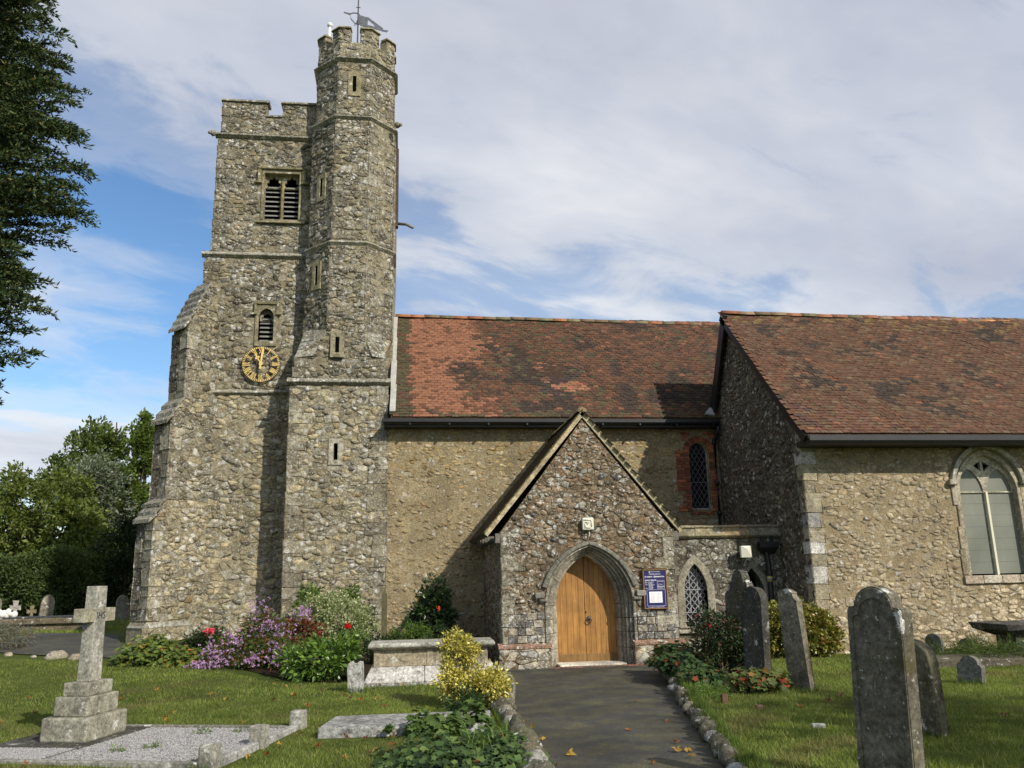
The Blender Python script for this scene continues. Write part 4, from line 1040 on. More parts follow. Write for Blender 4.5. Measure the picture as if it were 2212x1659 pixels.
def board(p, q, x0, x1, dep, off):
    p, q = Vector(p), Vector(q); d = (q-p).normalized(); n_ = Vector((0, -d.z, d.y)); n_ = n_ if n_.z > 0 else -n_
    v = [p-n_*dep, q-n_*dep, q-n_*off, p-n_*off]; MBx = [(x0, *w.yz) for w in v]+[(x1, *w.yz) for w in v]
    return MB().hexa(MBx)
board((0, 16.07, 4.58), (0, 19.97, 8.48), 8.335, 8.40, .2, .02).build('barge_board', M['black'], church)
board((0, 19.93, 8.48), (0, 21.42, 5.82), 8.335, 8.40, .3, .0).build('barge_board', M['black'], church)
mb = MB(); mb.prism([(8.36, 16.11, 4.36), (8.36, 15.98, 4.38), (8.36, 15.94, 4.44), (8.36, 15.94, 4.55), (8.36, 15.98, 4.55), (8.36, 15.98, 4.46), (8.36, 16.11, 4.46)], (9.2, 0, 0)); mb.build('gutter', M['black'], church)
MB().box((8.41, 16.12, 4.38), (17.5, 16.645, 4.5), (1, 1, 1)).build('soffit_board', M['black'], church)
# ------------------------------------------------------------------ porch
YP, PXL, PXR, PC = 17.52, 2.1, 5.8, 3.95
fP_ = south(YP)
d_in = lambda h: arch(PC, h, 1.22, 2.25+(h-.665)*.66, 14)
p_h = opening(d_in(.95), 0.0)
pout = [(PXL, -.05), (PXR, -.05), (PXR, 2.78), (PC-.02, 5.16), (PXL, 2.78)]
mb = MB(); wall_poly(mb, fP_, [(PXL, -.05), (PXL, 2.78), (PC-.02, 5.16), (PXR, 2.78), (PXR, -.05), (p_h[-1][0], -.05)]+list(reversed(p_h))+[(p_h[0][0], -.05)])
for x in (PXL, PXR): mb.add([(x, YP, -.05), (x, YN, -.05), (x, YN, 2.78), (x, YP, 2.78)], [(0, 1, 2, 3)])
porch = mb.build('porch_wall', M['m_porch'], church, label='gabled porch front of lichened brown rubble around the arched doorway')
skp = [lambda u, v: inside(opening(arch(PC, 1.06, 1.40, 2.46, 8), -.2), u, v), lambda u, v: v < .42]
rubble(fP_, pout, .125, .08, 121, PAL_P, M['porch'], porch, 'porch', gap=.011, proud=.024, skip=skp, drop=.28, keep=.85)
# chequered flint and stone courses low on the front, and the plinth
R = random.Random(9)
for s_, x0, x1 in ((-1, PXL+.1, PC-.98), (1, PC+.98, PXR-.05)):
    for j in range(4):
        z = .50+j*.15; x = x0
        while x < x1-.1:
            w = .15+.07*R.random(); t = (.33, .29, .215) if (int((x-x0)/.17)+j) % 2 else (.15, .14, .125)
            MB().box((x+.006, YP-.022-.015*R.random(), z+.006), (min(x+w, x1)-.006, YP+.03, z+.143), (lambda q: tuple(c*q for c in t))(.8+.4*R.random())).build('ashlar_block', M['porch'], porch, bevel=.012); x += w
    a, b = (PXL-.1, PC-.88) if s_ < 0 else (PC+.88, PXR+.12)
    MB().box((a, YP-.10, -.05), (b, YP+.02, .40)).build('plinth', M['m_porch'], porch)
    MB().prism([(a-.01, YP-.115, .40), (a-.01, YP-.115, .45), (a-.01, YP+.02, .50), (a-.01, YP+.02, .40)], (b-a+.02, 0, 0), (.30, .17, .11)).build('plinth_course', M['porch'], porch, bevel=.008)
    rubble(south(YP-.10), rect(a, -.02, b, .39), .2, .12, 125+s_, [(3, (.42, .37, .27)), (2, (.34, .29, .2)), (1, (.5, .47, .4))], M['porch'], porch, 'porch', proud=.02)
quoins(lambda z: (PXL, YP), (1, 0), (0, 1), .5, 2.75, porch, 126, M['porch'], PAL_Q, .22, .42, .38, .24)
quoins(lambda z: (PXR, YP), (-1, 0), (0, 1), .5, 2.75, porch, 127, M['porch'], PAL_Q, .22, .42, .36, .24)
fPW = Frame((PXL, 0, 0), (0, -1, 0), Z)
rubble(fPW, rect(-YN, .05, -YP, 2.75), .19, .11, 128, PAL_P, M['porch'], porch, 'porch', proud=.02)
# moulded arch: nested orders stepping back to the door, then the hood
parch = empty('porch_arch', parent=church)
HB = [.665, .735, .79, .85, .91, .97]; HD = [-.34, -.25, -.16, -.08, -.0]
tone = [(.32, .285, .215), (.26, .235, .18), (.30, .27, .205), (.23, .21, .165), (.265, .24, .18)]
for k in range(5):
    a, b = d_in(HB[k]), d_in(HB[k+1])
    for i0, i1 in ((0, 5), (5, 10), (10, 14), (14, 18), (18, 23), (23, 28)):      # arch stones
        mb = MB(); band(mb, fP_, a[i0:i1+1], b[i0:i1+1], -.62, HD[k]+.03, (lambda q: tuple(c*q for c in tone[k]))(.9+.2*random.random())); mb.build('arch_stone', M['arch'], parch, bevel=.014)
    for s_ in (-1, 1):
        zz = [0.0, .34, .66, .94, 1.22]
        for z0, z1 in zip(zz, zz[1:]):
            x0, x1 = PC+s_*HB[k], PC+s_*HB[k+1]
            MB().box((min(x0, x1), YP-HD[k]-.03, z0+.002), (max(x0, x1), YP+.62, z1-.002), (lambda q: tuple(c*q for c in tone[k]))(.92+.25*random.random())).build('jamb_stone', M['arch' if k < 3 else 'porch'], parch, bevel=.014)
h1, h2 = d_in(.975), d_in(1.085)
for i0, i1 in ((3, 8), (8, 14), (14, 20), (20, 25)):
    mb = MB(); band(mb, fP_, h1[i0:i1+1], h2[i0:i1+1], -.02, .085, (.19, .18, .145)); mb.build('hood_stone', M['arch'], parch, bevel=.022)
for s_ in (-1, 1):
    mb = MB(); x = PC+s_*1.08; mb.box((x-.1, YP-.11, 1.38), (x+.1, YP+.02, 1.5), (.26, .245, .2)); x = PC+s_*1.0; mb.box((x-.09, YP-.085, 1.31), (x+.09, YP+.02, 1.375), (.24, .225, .185))
    mb.build('hood_stop', M['arch'], parch, bevel=.02)
# door leaves
door = empty('porch_door', parent=church)
YD = YP+.58; da = arch(PC, .665, 1.22, 2.25, 20)
def ztop(x):
    for (x0, z0), (x1, z1) in zip(da, da[1:]):
        if x0 <= x <= x1 or x1 <= x <= x0: return lerp(z0, z1, (x-x0)/((x1-x0) or 1))
    return 1.22
xs = np.linspace(PC-.662, PC-.004, 6).tolist(), np.linspace(PC+.004, PC+.662, 7).tolist()
R = random.Random(3)
for leaf in xs:
    for x0, x1 in zip(leaf, leaf[1:]):
        k = .9+.18*R.random(); g = .003
        top = [(x0+g+(x1-x0-2*g)*i/5, ztop(x0+g+(x1-x0-2*g)*i/5)) for i in range(6)]
        pts = [(x0+g, .20), (x1-g, .20)]+top[::-1]
        MB().prism([(u, YD, v) for u, v in pts], (0, .04, 0), (k, k*.98, k*.95)).build('plank', M['oak'], door, bevel=.006)
for x0, x1 in ((PC-.662, PC-.004), (PC+.004, PC+.662)):
    MB().box((x0, YD-.025, .05), (x1, YD+.03, .205), (.62, .68, .78)).build('kick_board', M['oak'], door, bevel=.006)
MB().box((PC-.68, YD+.05, 0), (PC+.68, YD+.07, 2.3)).build('dark_gap', M['void'], door)
mb = MB(); hx, hz = PC+.075, .90
mb.ball((hx, YD-.02, hz+.03), (.045, .02, .05), n=10, m=6); mb.tube([(hx+.05*math.cos(t*.42), YD-.05, hz-.02+.05*math.sin(t*.42)) for t in range(16)], .011, 6)
mb.build('ring_handle', M['iron'], door, True)
MB().ball((PC+.02, YD-.005, 1.06), (.018, .01, .022), n=8, m=5).build('keyhole_plate', M['iron'], door, True)
MB().box((PC-.70, YP-.06, 0), (PC+.70, YD+.08, .052), (.62, .58, .48)).build('threshold', M['arch'], door, bevel=.01)
# brick apron in front of the threshold
ap = empty('brick_apron', parent=church)
for r_ in range(2):
    for k in range(17):
        x = PC-.95+k*.115+r_*.05
        MB().box((x, YP-.28+.11*r_, -.02), (x+.106, YP-.28+.11*r_+.104, .022+.006*R.random()), pick(R, [(2, (.25, .11, .075)), (2, (.19, .10, .075)), (1, (.13, .10, .08))])).build('brick', M['brick'], ap, bevel=.005)
for k in range(6):
    x = PC+1.05+k*.16; MB().box((x, YP-.24, -.02), (x+.15, YP-.11, .02+.01*R.random()), pick(R, [(1, (.15, .10, .08)), (1, (.10, .09, .085))])).build('brick', M['brick'], ap, bevel=.005)
# porch roof
EL, ER, PR = Vector((1.74, 0, 2.72)), Vector((6.04, 0, 2.74)), Vector((3.93, 0, 5.34))
Y0, Y1 = YP-.035, YN-.01
mb = MB()
for e in (EL, ER):
    n_ = Vector((-(PR-e).z, 0, (PR-e).x)).normalized(); n_ = n_ if n_.z > 0 else -n_
    p = [e, PR, PR-n_*.09, e-n_*.09]; mb.prism([(q.x, Y0+.06, q.z) for q in p], (0, Y1-Y0-.06, 0), (.5, .45, .4))
proof = mb.build('porch_roof', M['timber'], church, label='steep dark tiled roof over the porch')
def col_p(u, v, R):
    k = .8+.4*R.random(); x = R.random()
    c = DARK if x < .35 else (BROWN if x < .6 else MOSS)
    if u < .16 or u > Y1-Y0-.16: c = (.25, .205, .095)
    return tuple(a*k for a in c)
for e, U_, O_ in ((EL, (0, -1, 0), Vector((EL.x, Y1, EL.z))), (ER, (0, 1, 0), Vector((ER.x, Y0, ER.z)))):
    V_ = (PR-e); tiled_slope(proof, O_, U_, V_, Y1-Y0, V_.length-.03, col_p, 7, 0, lambda u, v: 0)
ridge_row(proof, (3.93, Y0-.02, 5.37), (3.93, Y1, 5.37), .11, 12, [(1, (.25, .215, .10)), (1, (.22, .17, .09))])
for e, s_ in ((EL, -1), (ER, 1)):           # bedded verge: mortar fillet and the row of tile ends below it
    d = (PR-e).normalized(); n_ = Vector((-d.z, 0, d.x)); n_ = n_ if n_.z > 0 else -n_; L = (PR-e).length
    p = [e-n_*.005, PR-n_*.005, PR-n_*.085, e-n_*.085]; MB().prism([(q.x, Y0-.008, q.z) for q in p], (0, .12, 0), (.44, .37, .235)).build('verge_fillet', M['arch'], proof, bevel=.01)
    k = 0; t = .02
    while t < L-.12:
        q = e+d*t+n_*(.012); k_ = .8+.4*random.random(); a = q; b = q+d*.16+n_*(-.016)
        v = [a, b, b+n_*.018, a+n_*.018]
        MB().prism([(w.x, Y0-.02, w.z) for w in v], (0, .17, 0), (.42*k_, .34*k_, .18*k_)).build('verge_tile', M['tile'], proof); t += .102
    x = PXL-.13 if s_ < 0 else PXR+.0
    MB().box((x, YP-.02, 2.52), (x+.14, YP+.2, 2.72)).build('wall_plate', M['timber'], proof, bevel=.006)
    # open eaves rafter ends
    for k in range(6):
        yy = YP+.3+k*.55; xx = PXL-.26 if s_ < 0 else PXR+.0
        MB().box((xx, yy, 2.58), (xx+.26, yy+.08, 2.68)).build('rafter_end', M['timber'], proof)

# ------------------------------------------------------------------ lobby between porch and chapel
YL = 18.1; fL = south(YL)
lw_h = opening(arch(6.46, .255, 1.45, 2.02, 10), .66); ld_h = opening(arch(7.78, .29, 1.22, 1.9, 10), 0.0)
mb = MB()
wall_poly(mb, fL, [(PXR, -.05), (PXR, 2.6), (8.5, 2.6), (8.5, -.05), (ld_h[-1][0], -.05)]+list(reversed(ld_h))+[(ld_h[0][0], -.05)], [lw_h], .2)
n = len(ld_h); mb.add([fL.p(u, v) for u, v in ld_h]+[fL.p(u, v, -.35) for u, v in ld_h], [(i, i+1, i+1+n, i+n) for i in range(n-1)])
mb.add([(PXR, YL, 2.6), (8.5, YL, 2.6), (8.5, YN, 2.62), (PXR, YN, 2.62)], [(0, 1, 2, 3)])
lob = mb.build('lobby_wall', M['m_gable'], church, label='low flat-roofed stone lobby between porch and chapel')
def sk_l(u, v): return inside(opening(arch(6.46, .42, 1.4, 2.22, 6), .4), u, v) or inside(opening(arch(7.78, .42, 1.2, 2.05, 6), -.1), u, v)
rubble(fL, rect(PXR, .1, 8.5, 2.55), .15, .115, 131, [(4, (.19, .17, .125)), (3, (.245, .22, .165)), (2, (.15, .135, .10)), (1, (.33, .305, .245))], M['porch'], lob, 'lobby', gap=.014, proud=.016, skip=[sk_l])  # stone tones set darker, so the wall's partial shade is in the colour
par = empty('parapet', parent=church)
for k, (x0, x1) in enumerate(((PXR, 6.5), (6.5, 7.1), (7.1, 7.75), (7.75, 8.5))):
    mb = MB(); mb.prism([(x0+.003, YL+.02, 2.58), (x0+.003, YL-.05, 2.58), (x0+.003, YL-.10, 2.63), (x0+.003, YL-.08, 2.80), (x0+.003, YL-.11, 2.81), (x0+.003, YL-.11, 2.84), (x0+.003, YL+.25, 2.87), (x0+.003, YL+.25, 2.58)], (x1-x0-.006, 0, 0), [(.34, .30, .20), (.31, .265, .165), (.33, .25, .14), (.24, .21, .155)][k]); mb.build('coping_stone', M['dressed'], par, bevel=.01)
lwin = empty('lobby_window', parent=church)
mb = MB(); a = opening(arch(6.46, .255, 1.45, 2.02, 10), .66); b = opening(arch(6.46, .43, 1.42, 2.22, 10), .66); band(mb, fL, a, b, -.18, .02, (.31, .28, .21)); mb.build('frame', M['arch'], lwin, bevel=.015)
MB().prism([(6.0, YL-.08, .56), (6.0, YL-.08, .6), (6.0, YL+.15, .68), (6.0, YL+.15, .52)], (.95, 0, 0), (.34, .31, .24)).build('sill', M['arch'], lwin, bevel=.012)
pane(lwin, fL, lw_h, -.14, M['glass']); lattice(lwin, fL, lw_h, 4, 9, -.138, .016, (1, 1, 1), M['came2'], (.98, 1.47))
for u in (6.37, 6.55): MB().box((u-.008, YL+.135, .68), (u+.008, YL+.145, 1.9)).build('stanchion', M['came2'], lwin)
ldo = empty('lobby_doorway', parent=church)
mb = MB(); a = arch(7.78, .29, 1.22, 1.9, 10); b = arch(7.78, .42, 1.2, 2.05, 10); band(mb, fL, a, b, -.3, .02, (.26, .24, .185)); mb.build('arch_surround', M['arch'], ldo, bevel=.015)
MB().box((7.45, YL+.33, 0), (8.1, YL+.37, 1.95), (1, 1, 1)).build('dark_door', M['void'], ldo)
# hopper head and downpipe on the lobby
mb = MB(); mb.hexa([(8.02, YL-.12, 2.22), (8.32, YL-.12, 2.22), (8.32, YL-.02, 2.22), (8.02, YL-.02, 2.22), (7.96, YL-.2, 2.34), (8.38, YL-.2, 2.34), (8.38, YL-.02, 2.34), (7.96, YL-.02, 2.34)])
mb.box((7.95, YL-.21, 2.34), (8.39, YL-.02, 2.47)); mb.tube([(8.12, YL-.1, 2.24), (8.15, YL-.1, 2.0), (8.15, YL-.1, 0)], .06, 10); mb.tube([(8.15, YL-.1, 1.75), (8.15, YL-.1, 1.85)], .075, 10)
mb.box((8.04, YL-.1, 2.47), (8.1, YL-.03, 2.6)); mb.box((8.26, YL-.1, 2.47), (8.32, YL-.03, 2.6))
mb.build('rainwater_hopper', M['black'], church, bevel=.008)
mb = MB(); mb.tube([(8.15, YL-.1, 1.60), (8.15, YL-.1, 1.72)], .0625, 10, (.55, .45, .15)); mb.tube([(8.15, YL-.1, 1.645), (8.15, YL-.1, 1.665)], .0635, 10, (.2, .25, .5)); mb.build('pipe_band', M['white'], church, True)
link_stones({'tower': 70, 'turret': 50, 'buttress': 30, 'nave': 30, 'porch': 45, 'chapel': 45, 'gable': 15, 'lobby': 15})

# ------------------------------------------------------------------ fittings on the porch and lobby
fx, fz = 3.945, 2.89
lamp = empty('floodlight', (fx, YP-.1, fz-.13), 'cream square lamp housing with raised pattern above the porch door', 'lamp')
MB().box((fx-.125, YP-.13, fz-.13), (fx+.125, YP-.03, fz+.13)).build('housing', M['cream'], lamp, bevel=.025)
mb = MB()
for p, q in (((-.09, .08), (.06, .08)), ((.07, .07), (.07, -.06)), ((.05, -.08), (-.08, -.08)), ((-.07, -.06), (-.07, -.0)), ((-.07, .03), (.02, .03)), ((-.02, -.01), (-.02, .05))):
    a = Vector((fx+p[0], YP-.135, fz+p[1])); b = Vector((fx+q[0], YP-.135, fz+q[1])); mb.tube([a, b], .013, 6, (.82, .8, .75))
mb.build('raised_pattern', M['cream'], lamp, True)
MB().tube([(fx+.03, YP-.06, fz-.12), (fx+.03, YP-.05, fz-.26)], .012, 6).build('cable', M['cream'], lamp)
lx, lz, ly = 7.57, 2.26, YL-.26
lamp2 = empty('floodlight', (lx, ly, lz-.13), 'cream pyramid-fronted lamp housing on the lobby wall beside the hopper', 'lamp')
mb = MB(); mb.box((lx-.12, ly-.05, lz-.125), (lx+.12, ly+.035, lz+.125)); mb.add([(lx-.12, ly-.052, lz-.125), (lx+.12, ly-.052, lz-.125), (lx+.12, ly-.052, lz+.125), (lx-.12, ly-.052, lz+.125), (lx+.0, ly-.10, lz+.06)], [(0, 1, 4), (1, 2, 4), (2, 3, 4), (3, 0, 4)])
mb.build('housing', M['cream'], lamp2); MB().box((lx-.03, ly+.035, lz-.03), (lx+.03, YL+.01, lz+.03)).build('bracket', M['iron'], lamp2); MB().tube([(lx+.03, ly+.0, lz-.12), (lx+.03, YL-.02, lz-.3)], .01, 6).build('cable', M['cream'], lamp2)
# notice board
NB = empty('notice_board', (5.34, YP-.06, 1.13), 'dark blue framed church notice board with white lettering beside the door', 'notice board')
bx0, bx1, bz0, bz1, by = 5.10, 5.58, 1.13, 1.90, YP-.085
MB().box((bx0, by, bz0), (bx1, by+.04, bz1)).build('board', M['sign_blue'], NB)
for a, b in (((bx0-.018, by-.016, bz0-.018), (bx0, by+.05, bz1+.018)), ((bx1, by-.016, bz0-.018), (bx1+.018, by+.05, bz1+.018)), ((bx0, by-.016, bz0-.018), (bx1, by+.05, bz0)), ((bx0, by-.016, bz1), (bx1, by+.05, bz1+.018))):
    MB().box(a, b).build('frame', M['sign_frame'], NB)
MB().prism([(bx0-.03, by-.02, bz1+.018), (bx0-.03, by-.02, bz1+.03), ((bx0+bx1)/2, by-.02, bz1+.045), (bx1+.03, by-.02, bz1+.03), (bx1+.03, by-.02, bz1+.018)], (0, .08, 0), (.3, .3, .3)).build('top_rail', M['sign_frame'], NB)
def text(s_, x, z, size, parent, mat, y, align='LEFT', name='lettering', rot=None, bold=0.0, depth=.0008):
    cu = bpy.data.curves.new('lettering', 'FONT'); cu.body = s_; cu.size = size; cu.align_x = align; cu.extrude = depth; cu.offset = bold; cu.resolution_u = 2
    o = bpy.data.objects.new('lettering', cu); COL.objects.link(o)
    mw = rot if rot is not None else Matrix.Translation((x, y, z)) @ Matrix.Rotation(math.pi/2, 4, 'X')
    me = bpy.data.meshes.new_from_object(o.evaluated_get(bpy.context.evaluated_depsgraph_get())); bpy.data.objects.remove(o); bpy.data.curves.remove(cu)
    me.transform(mw); me.materials.clear(); set_tint(me, np.ones((len(me.vertices), 3))); return obj(name, me, mat, parent)
ty = by-.002; SW = M['sign_white']; cxm = (bx0+bx1)/2
T = lambda s_, x, z, h, al='LEFT', b=.0004: text(s_, x, z, h, NB, SW, ty, al, bold=b)
T('Diocese of Canterbury', bx0+.155, 1.862, .022); T('THE PARISH CHURCH OF', cxm, 1.812, .022, 'CENTER', .0008)
T("ST. MARY'S", bx0+.02, 1.755, .034, 'LEFT', .0014); T('KENNINGTON', bx1-.035, 1.755, .034, 'RIGHT', .0014)
T('SUNDAY SERVICES', bx0+.02, 1.685, .03, 'LEFT', .0012)
for k, (a, b) in enumerate((('8.00am', 'Holy Communion'), ('9.30am', 'First Sunday'), ('', 'Family Service'), ('10.00am', 'Parish Communion'), ('', 'Second Sunday'), ('', 'Third Sunday'), ('', 'Fourth Sunday'), ('6.30pm', 'Evening Prayer'), ('', 'as announced'))):
    z = 1.655-k*.0185; T(a, bx0+.02, z, .017) if a else None; T(b, bx0+.095, z, .017)
T('Priest in Charge', bx1-.185, 1.66, .019); T('The Vicarage', bx1-.185, 1.605, .019); T('Tel.', bx1-.185, 1.58, .016); T('Churchwarden', bx1-.185, 1.535, .017)
T('For arranging Baptisms, Weddings, Banns see below', cxm, 1.142, .0165, 'CENTER')
mb = MB()
def ln(x0, z0, x1, z1): mb.box((x0, ty-.001, z0), (x1, ty+.001, z1))
for x0, z0, x1, z1 in ((bx1-.195, 1.52, bx1-.04, 1.69), (bx0+.05, 1.17, bx1-.03, 1.50)):
    ln(x0, z0, x1, z0+.004); ln(x0, z1-.004, x1, z1); ln(x0, z0+.004, x0+.004, z1-.004); ln(x1-.004, z0+.004, x1, z1-.004)
ln(bx1-.191, 1.562, bx1-.044, 1.572); mb.build('ruled_lines', SW, NB)
mb = MB(); mb.prism([(bx0+.115, ty, 1.85), (bx0+.13, ty, 1.845), (bx0+.145, ty, 1.85), (bx0+.148, ty, 1.87), (bx0+.13, ty, 1.888), (bx0+.112, ty, 1.87)], (0, .001, 0), (.6, .6, .6)); mb.build('emblem', SW, NB)
mb = MB(); mb.prism([(cxm-.022, ty, 1.79), (cxm+.022, ty, 1.79), (cxm+.022, ty, 1.755), (cxm, ty, 1.735), (cxm-.022, ty, 1.755)], (0, .001, 0), (.25, .22, .14)); mb.build('crest', SW, NB)
MB().box((bx0+.10, ty-.003, 1.235), (bx1-.10, ty, 1.46), (1.15, 1.15, 1.17)).build('paper_notice', M['white'], NB)
mb = MB()
for k in range(14):
    for c in (0, 1): mb.box((bx0+.118+c*.13, ty-.0045, 1.252+k*.0135), (bx0+.118+c*.13+.09+.02*random.random(), ty-.003, 1.256+k*.0135), (.55, .55, .56))
mb.build('printed_lines', SW, NB)
# ------------------------------------------------------------------ ground
YLp = np.array([-8, 2, 5, 8.6, 11.8, 15.7, 17.3]); XLp = np.array([.4, .95, 1.18, 1.36, 1.48, 2.04, 2.1])
YRp = np.array([-8, 2, 6, 8.2, 9.5, 13.1, 15.5, 17.1]); XRp = np.array([1.8, 2.2, 2.7, 3.05, 3.35, 4.17, 4.79, 5.75])
def xl(y): return np.interp(y, YLp, XLp)
def xr(y): return np.interp(y, YRp, XRp)
def gz(x, y):
    x = np.asarray(x, float); y = np.asarray(y, float)
    left = .07+.65*sstep((y-10)/19)*sstep((.8-x)/5.5)+.03*np.sin(x*1.3+.5)*np.sin(y*.9)*sstep((y-6)/4)
    rgt = .16+.02*np.sin(x*1.1)*np.sin(y*.8+1)+.05*sstep((x-9)/6)
    dl = xl(y)-x; dr = x-xr(y)
    h = np.where(dl > 0, left*sstep(dl/.16), np.where(dr > 0, rgt*sstep(dr/.16), 0))-.03*(1-sstep(np.maximum(dl, dr)/.1))
    inp = (y > 17.2) & (x > 2.1) & (x < 5.8)
    return np.where(inp, -.03, h)
def g1(x, y): return float(gz(x, y))
def axis(lo, hi, f0, f1, fs, mid=None):
    a = list(np.arange(f0, f1, fs)); 
    o = [f1+s for s in (0, 1, 3, 8, 20, 60, 200, 700)]; l = [f0-s for s in (700, 200, 60, 20, 8, 3, 1)]
    return np.array(l+a+o)
gx = np.unique(np.concatenate([axis(0, 0, -20, 20, .4), np.arange(.2, 6.2, .1)])); gy = np.unique(np.concatenate([axis(0, 0, -6, 46, .4), np.arange(5, 17.6, .2)]))
GX, GY = np.meshgrid(gx, gy); GZ = gz(GX, GY); nxg, nyg = len(gx), len(gy)
ii = (np.arange(nyg-1)[:, None]*nxg+np.arange(nxg-1)[None]).ravel()
me = mesh_np('ground', np.stack([GX.ravel(), GY.ravel(), GZ.ravel()], 1), np.stack([ii, ii+1, ii+1+nxg, ii+nxg], 1), None, True)
obj('ground', me, M['turf'], kind='structure')
ys = np.concatenate([np.arange(-8, 17.2, .3), [17.3, 17.6]]); vs = []
for y in ys:
    a, b = float(xl(min(y, 17.3)))-.03, float(xr(min(y, 17.1)))+.03
    for t in np.linspace(0, 1, 9): vs.append((a+(b-a)*t, y, .0+.02*math.sin(math.pi*t)))
fs = [(j*9+i, j*9+i+1, (j+1)*9+i+1, (j+1)*9+i) for j in range(len(ys)-1) for i in range(8)]
obj('footpath', mesh_np('footpath', vs, fs, None, True), M['asphalt'], kind='structure')
wp = [((-16, 23.2), (-16, 27.2)), ((-12, 22.0), (-12.3, 25.9)), ((-9, 20.7), (-9.3, 24.6)), ((-7, 19.3), (-7.2, 23.4)), ((-5.2, 18.4), (-6.2, 20.6)), ((-3.6, 18.1), (-4.2, 19.6))]
vs = []
for (a, b), (c, d) in zip(wp, wp[1:]):
    for k in range(6):
        t = k/6
        for s_ in np.linspace(0, 1, 7):
            p = np.array(a)*(1-t)+np.array(c)*t; q = np.array(b)*(1-t)+np.array(d)*t; r_ = p*(1-s_)+q*s_; vs.append((r_[0], r_[1], g1(*r_)+.02))
nr = len(vs)//7; fs = [(j*7+i, j*7+i+1, (j+1)*7+i+1, (j+1)*7+i) for j in range(nr-1) for i in range(6)]
obj('footpath', mesh_np('footpath', vs, fs, None, True), M['asphalt'], kind='structure')

# ------------------------------------------------------------------ edging stones
def rock(name, c, r, tint, mat, parent, seed, **kw):
    R = random.Random(seed); mb = MB(); save = random.getstate(); random.seed(seed); mb.ball(c, r, tint, 9, 6, .38); random.setstate(save)
    a = R.random()*6.28; ca, sa = math.cos(a), math.sin(a)
    mb.v = [(c[0]+(x-c[0])*ca-(y-c[1])*sa, c[1]+(x-c[0])*sa+(y-c[1])*ca, z) for x, y, z in mb.v]
    return mb.build(name, mat, parent, True, **kw)
PAL_E = [(2, (.20, .18, .13)), (3, (.13, .12, .085)), (.7, (.42, .41, .37))]
er = empty('path_edging', (4, 12, 0), 'low edging of rough mossy stones along the lawn side of the path by the headstones', 'edging')
R = random.Random(12); y = 15.6; k = 0
while y > 4:
    s_ = .07+.10*R.random(); x = float(xr(y))+.07+.05*(R.random()-.5)
    rock('edging_stone', (x+.02*R.random(), y, .06+.05*R.random()), (s_*.5, s_*.9, .05+.08*R.random()), pick(R, PAL_E), M['rock'], er, 300+k); y -= s_*1.7; k += 1
el = empty('path_edging', (1.7, 13, 0), 'low edging of pale stones along the path below the yellow shrub', 'edging')
y = 15.2; k = 0
while y > 6.5:
    s_ = .08+.10*R.random(); x = float(xl(y))-.06
    rock('edging_stone', (x-.03*R.random(), y, .05+.05*R.random()), (s_*.8, s_, .10+.07*R.random()), pick(R, PAL_E), M['rock'], el, 400+k); y -= s_*1.65; k += 1
we = empty('path_edging', (-7, 19, .4), 'scattered pale rocks edging the path behind the grave cross', 'edging')
for k in range(11):
    t = k/10; x = lerp(-9.6, -4.9, t)+(R.random()-.5)*.5; yy = np.interp(x, [-9, -7, -5.2], [20.5, 19.1, 18.25])-.12*R.random(); s_ = .05+.13*R.random()**2
    rock('edging_stone', (x, float(yy), g1(x, yy)+.02), (s_*1.3, s_, s_*.7), pick(R, [(1, (.45, .40, .29)), (1, (.36, .31, .22))]), M['rock'], we, 500+k)

# ------------------------------------------------------------------ gravestones
def outline(kind, w, h):
    a = w/2; P = []
    if kind == 'round':
        r_ = a*.72; sh = h-r_*.9; P = [(-a, 0), (-a, sh-.03), (-a+.02, sh), (-r_, sh+.01)]
        P += [(-r_*math.cos(math.pi*i/12), sh+.01+r_*.88*math.sin(math.pi*i/12)) for i in range(1, 12)] + [(r_, sh+.01), (a-.02, sh), (a, sh-.03), (a, 0)]
    elif kind == 'plain':
        P = [(-a, 0), (-a, h-a*.85)]+[(-a*math.cos(math.pi*i/12), h-a*.85+a*.85*math.sin(math.pi*i/12)) for i in range(1, 12)]+[(a, h-a*.85), (a, 0)]
    elif kind == 'scroll':
        P = [(-a, 0), (-a, h*.70), (-a*.98, h*.76), (-a*.84, h*.79), (-a*.72, h*.78), (-a*.70, h*.84), (-a*.58, h*.88), (-a*.44, h*.87), (-a*.42, h*.92), (-a*.28, h*.975), (0, h)]
        P = P+[(-x, z) for x, z in reversed(P[:-1])]
    elif kind == 'gothic':
        P = [(-a, 0), (-a, h*.72)]+[(x, z) for x, z in arch(0, a*.96, h*.74, h, 6)]+[(a, h*.72), (a, 0)]
    elif kind == 'worn':
        P = [(-a, 0), (-a, h*.86), (-a*.86, h*.9), (-a*.8, h*.97), (-a*.3, h), (a*.25, h*.99), (a*.6, h*.96), (a*.68, h*.90), (a, h*.88), (a, 0)]
    elif kind == 'stump':
        P = [(-a, 0), (-a, h*.82), (-a*.85, h*.93), (-a*.5, h*.98), (-a*.2, h*.92), (a*.2, h*.90), (a*.5, h*.97), (a*.95, h*.95), (a, h*.85), (a, 0)]
    elif kind == 'cross':
        k = .16*h; P = [(-a, 0), (-a, .12*h), (-k*.55, .14*h), (-k*.5, h*.62), (-a*.9, h*.6), (-a*.9, h*.80), (-k*.55, h*.79), (-k*.6, h), (k*.6, h), (k*.55, h*.79), (a*.9, h*.80), (a*.9, h*.6), (k*.5, h*.62), (k*.55, .14*h), (a, .12*h), (a, 0)]
    return P
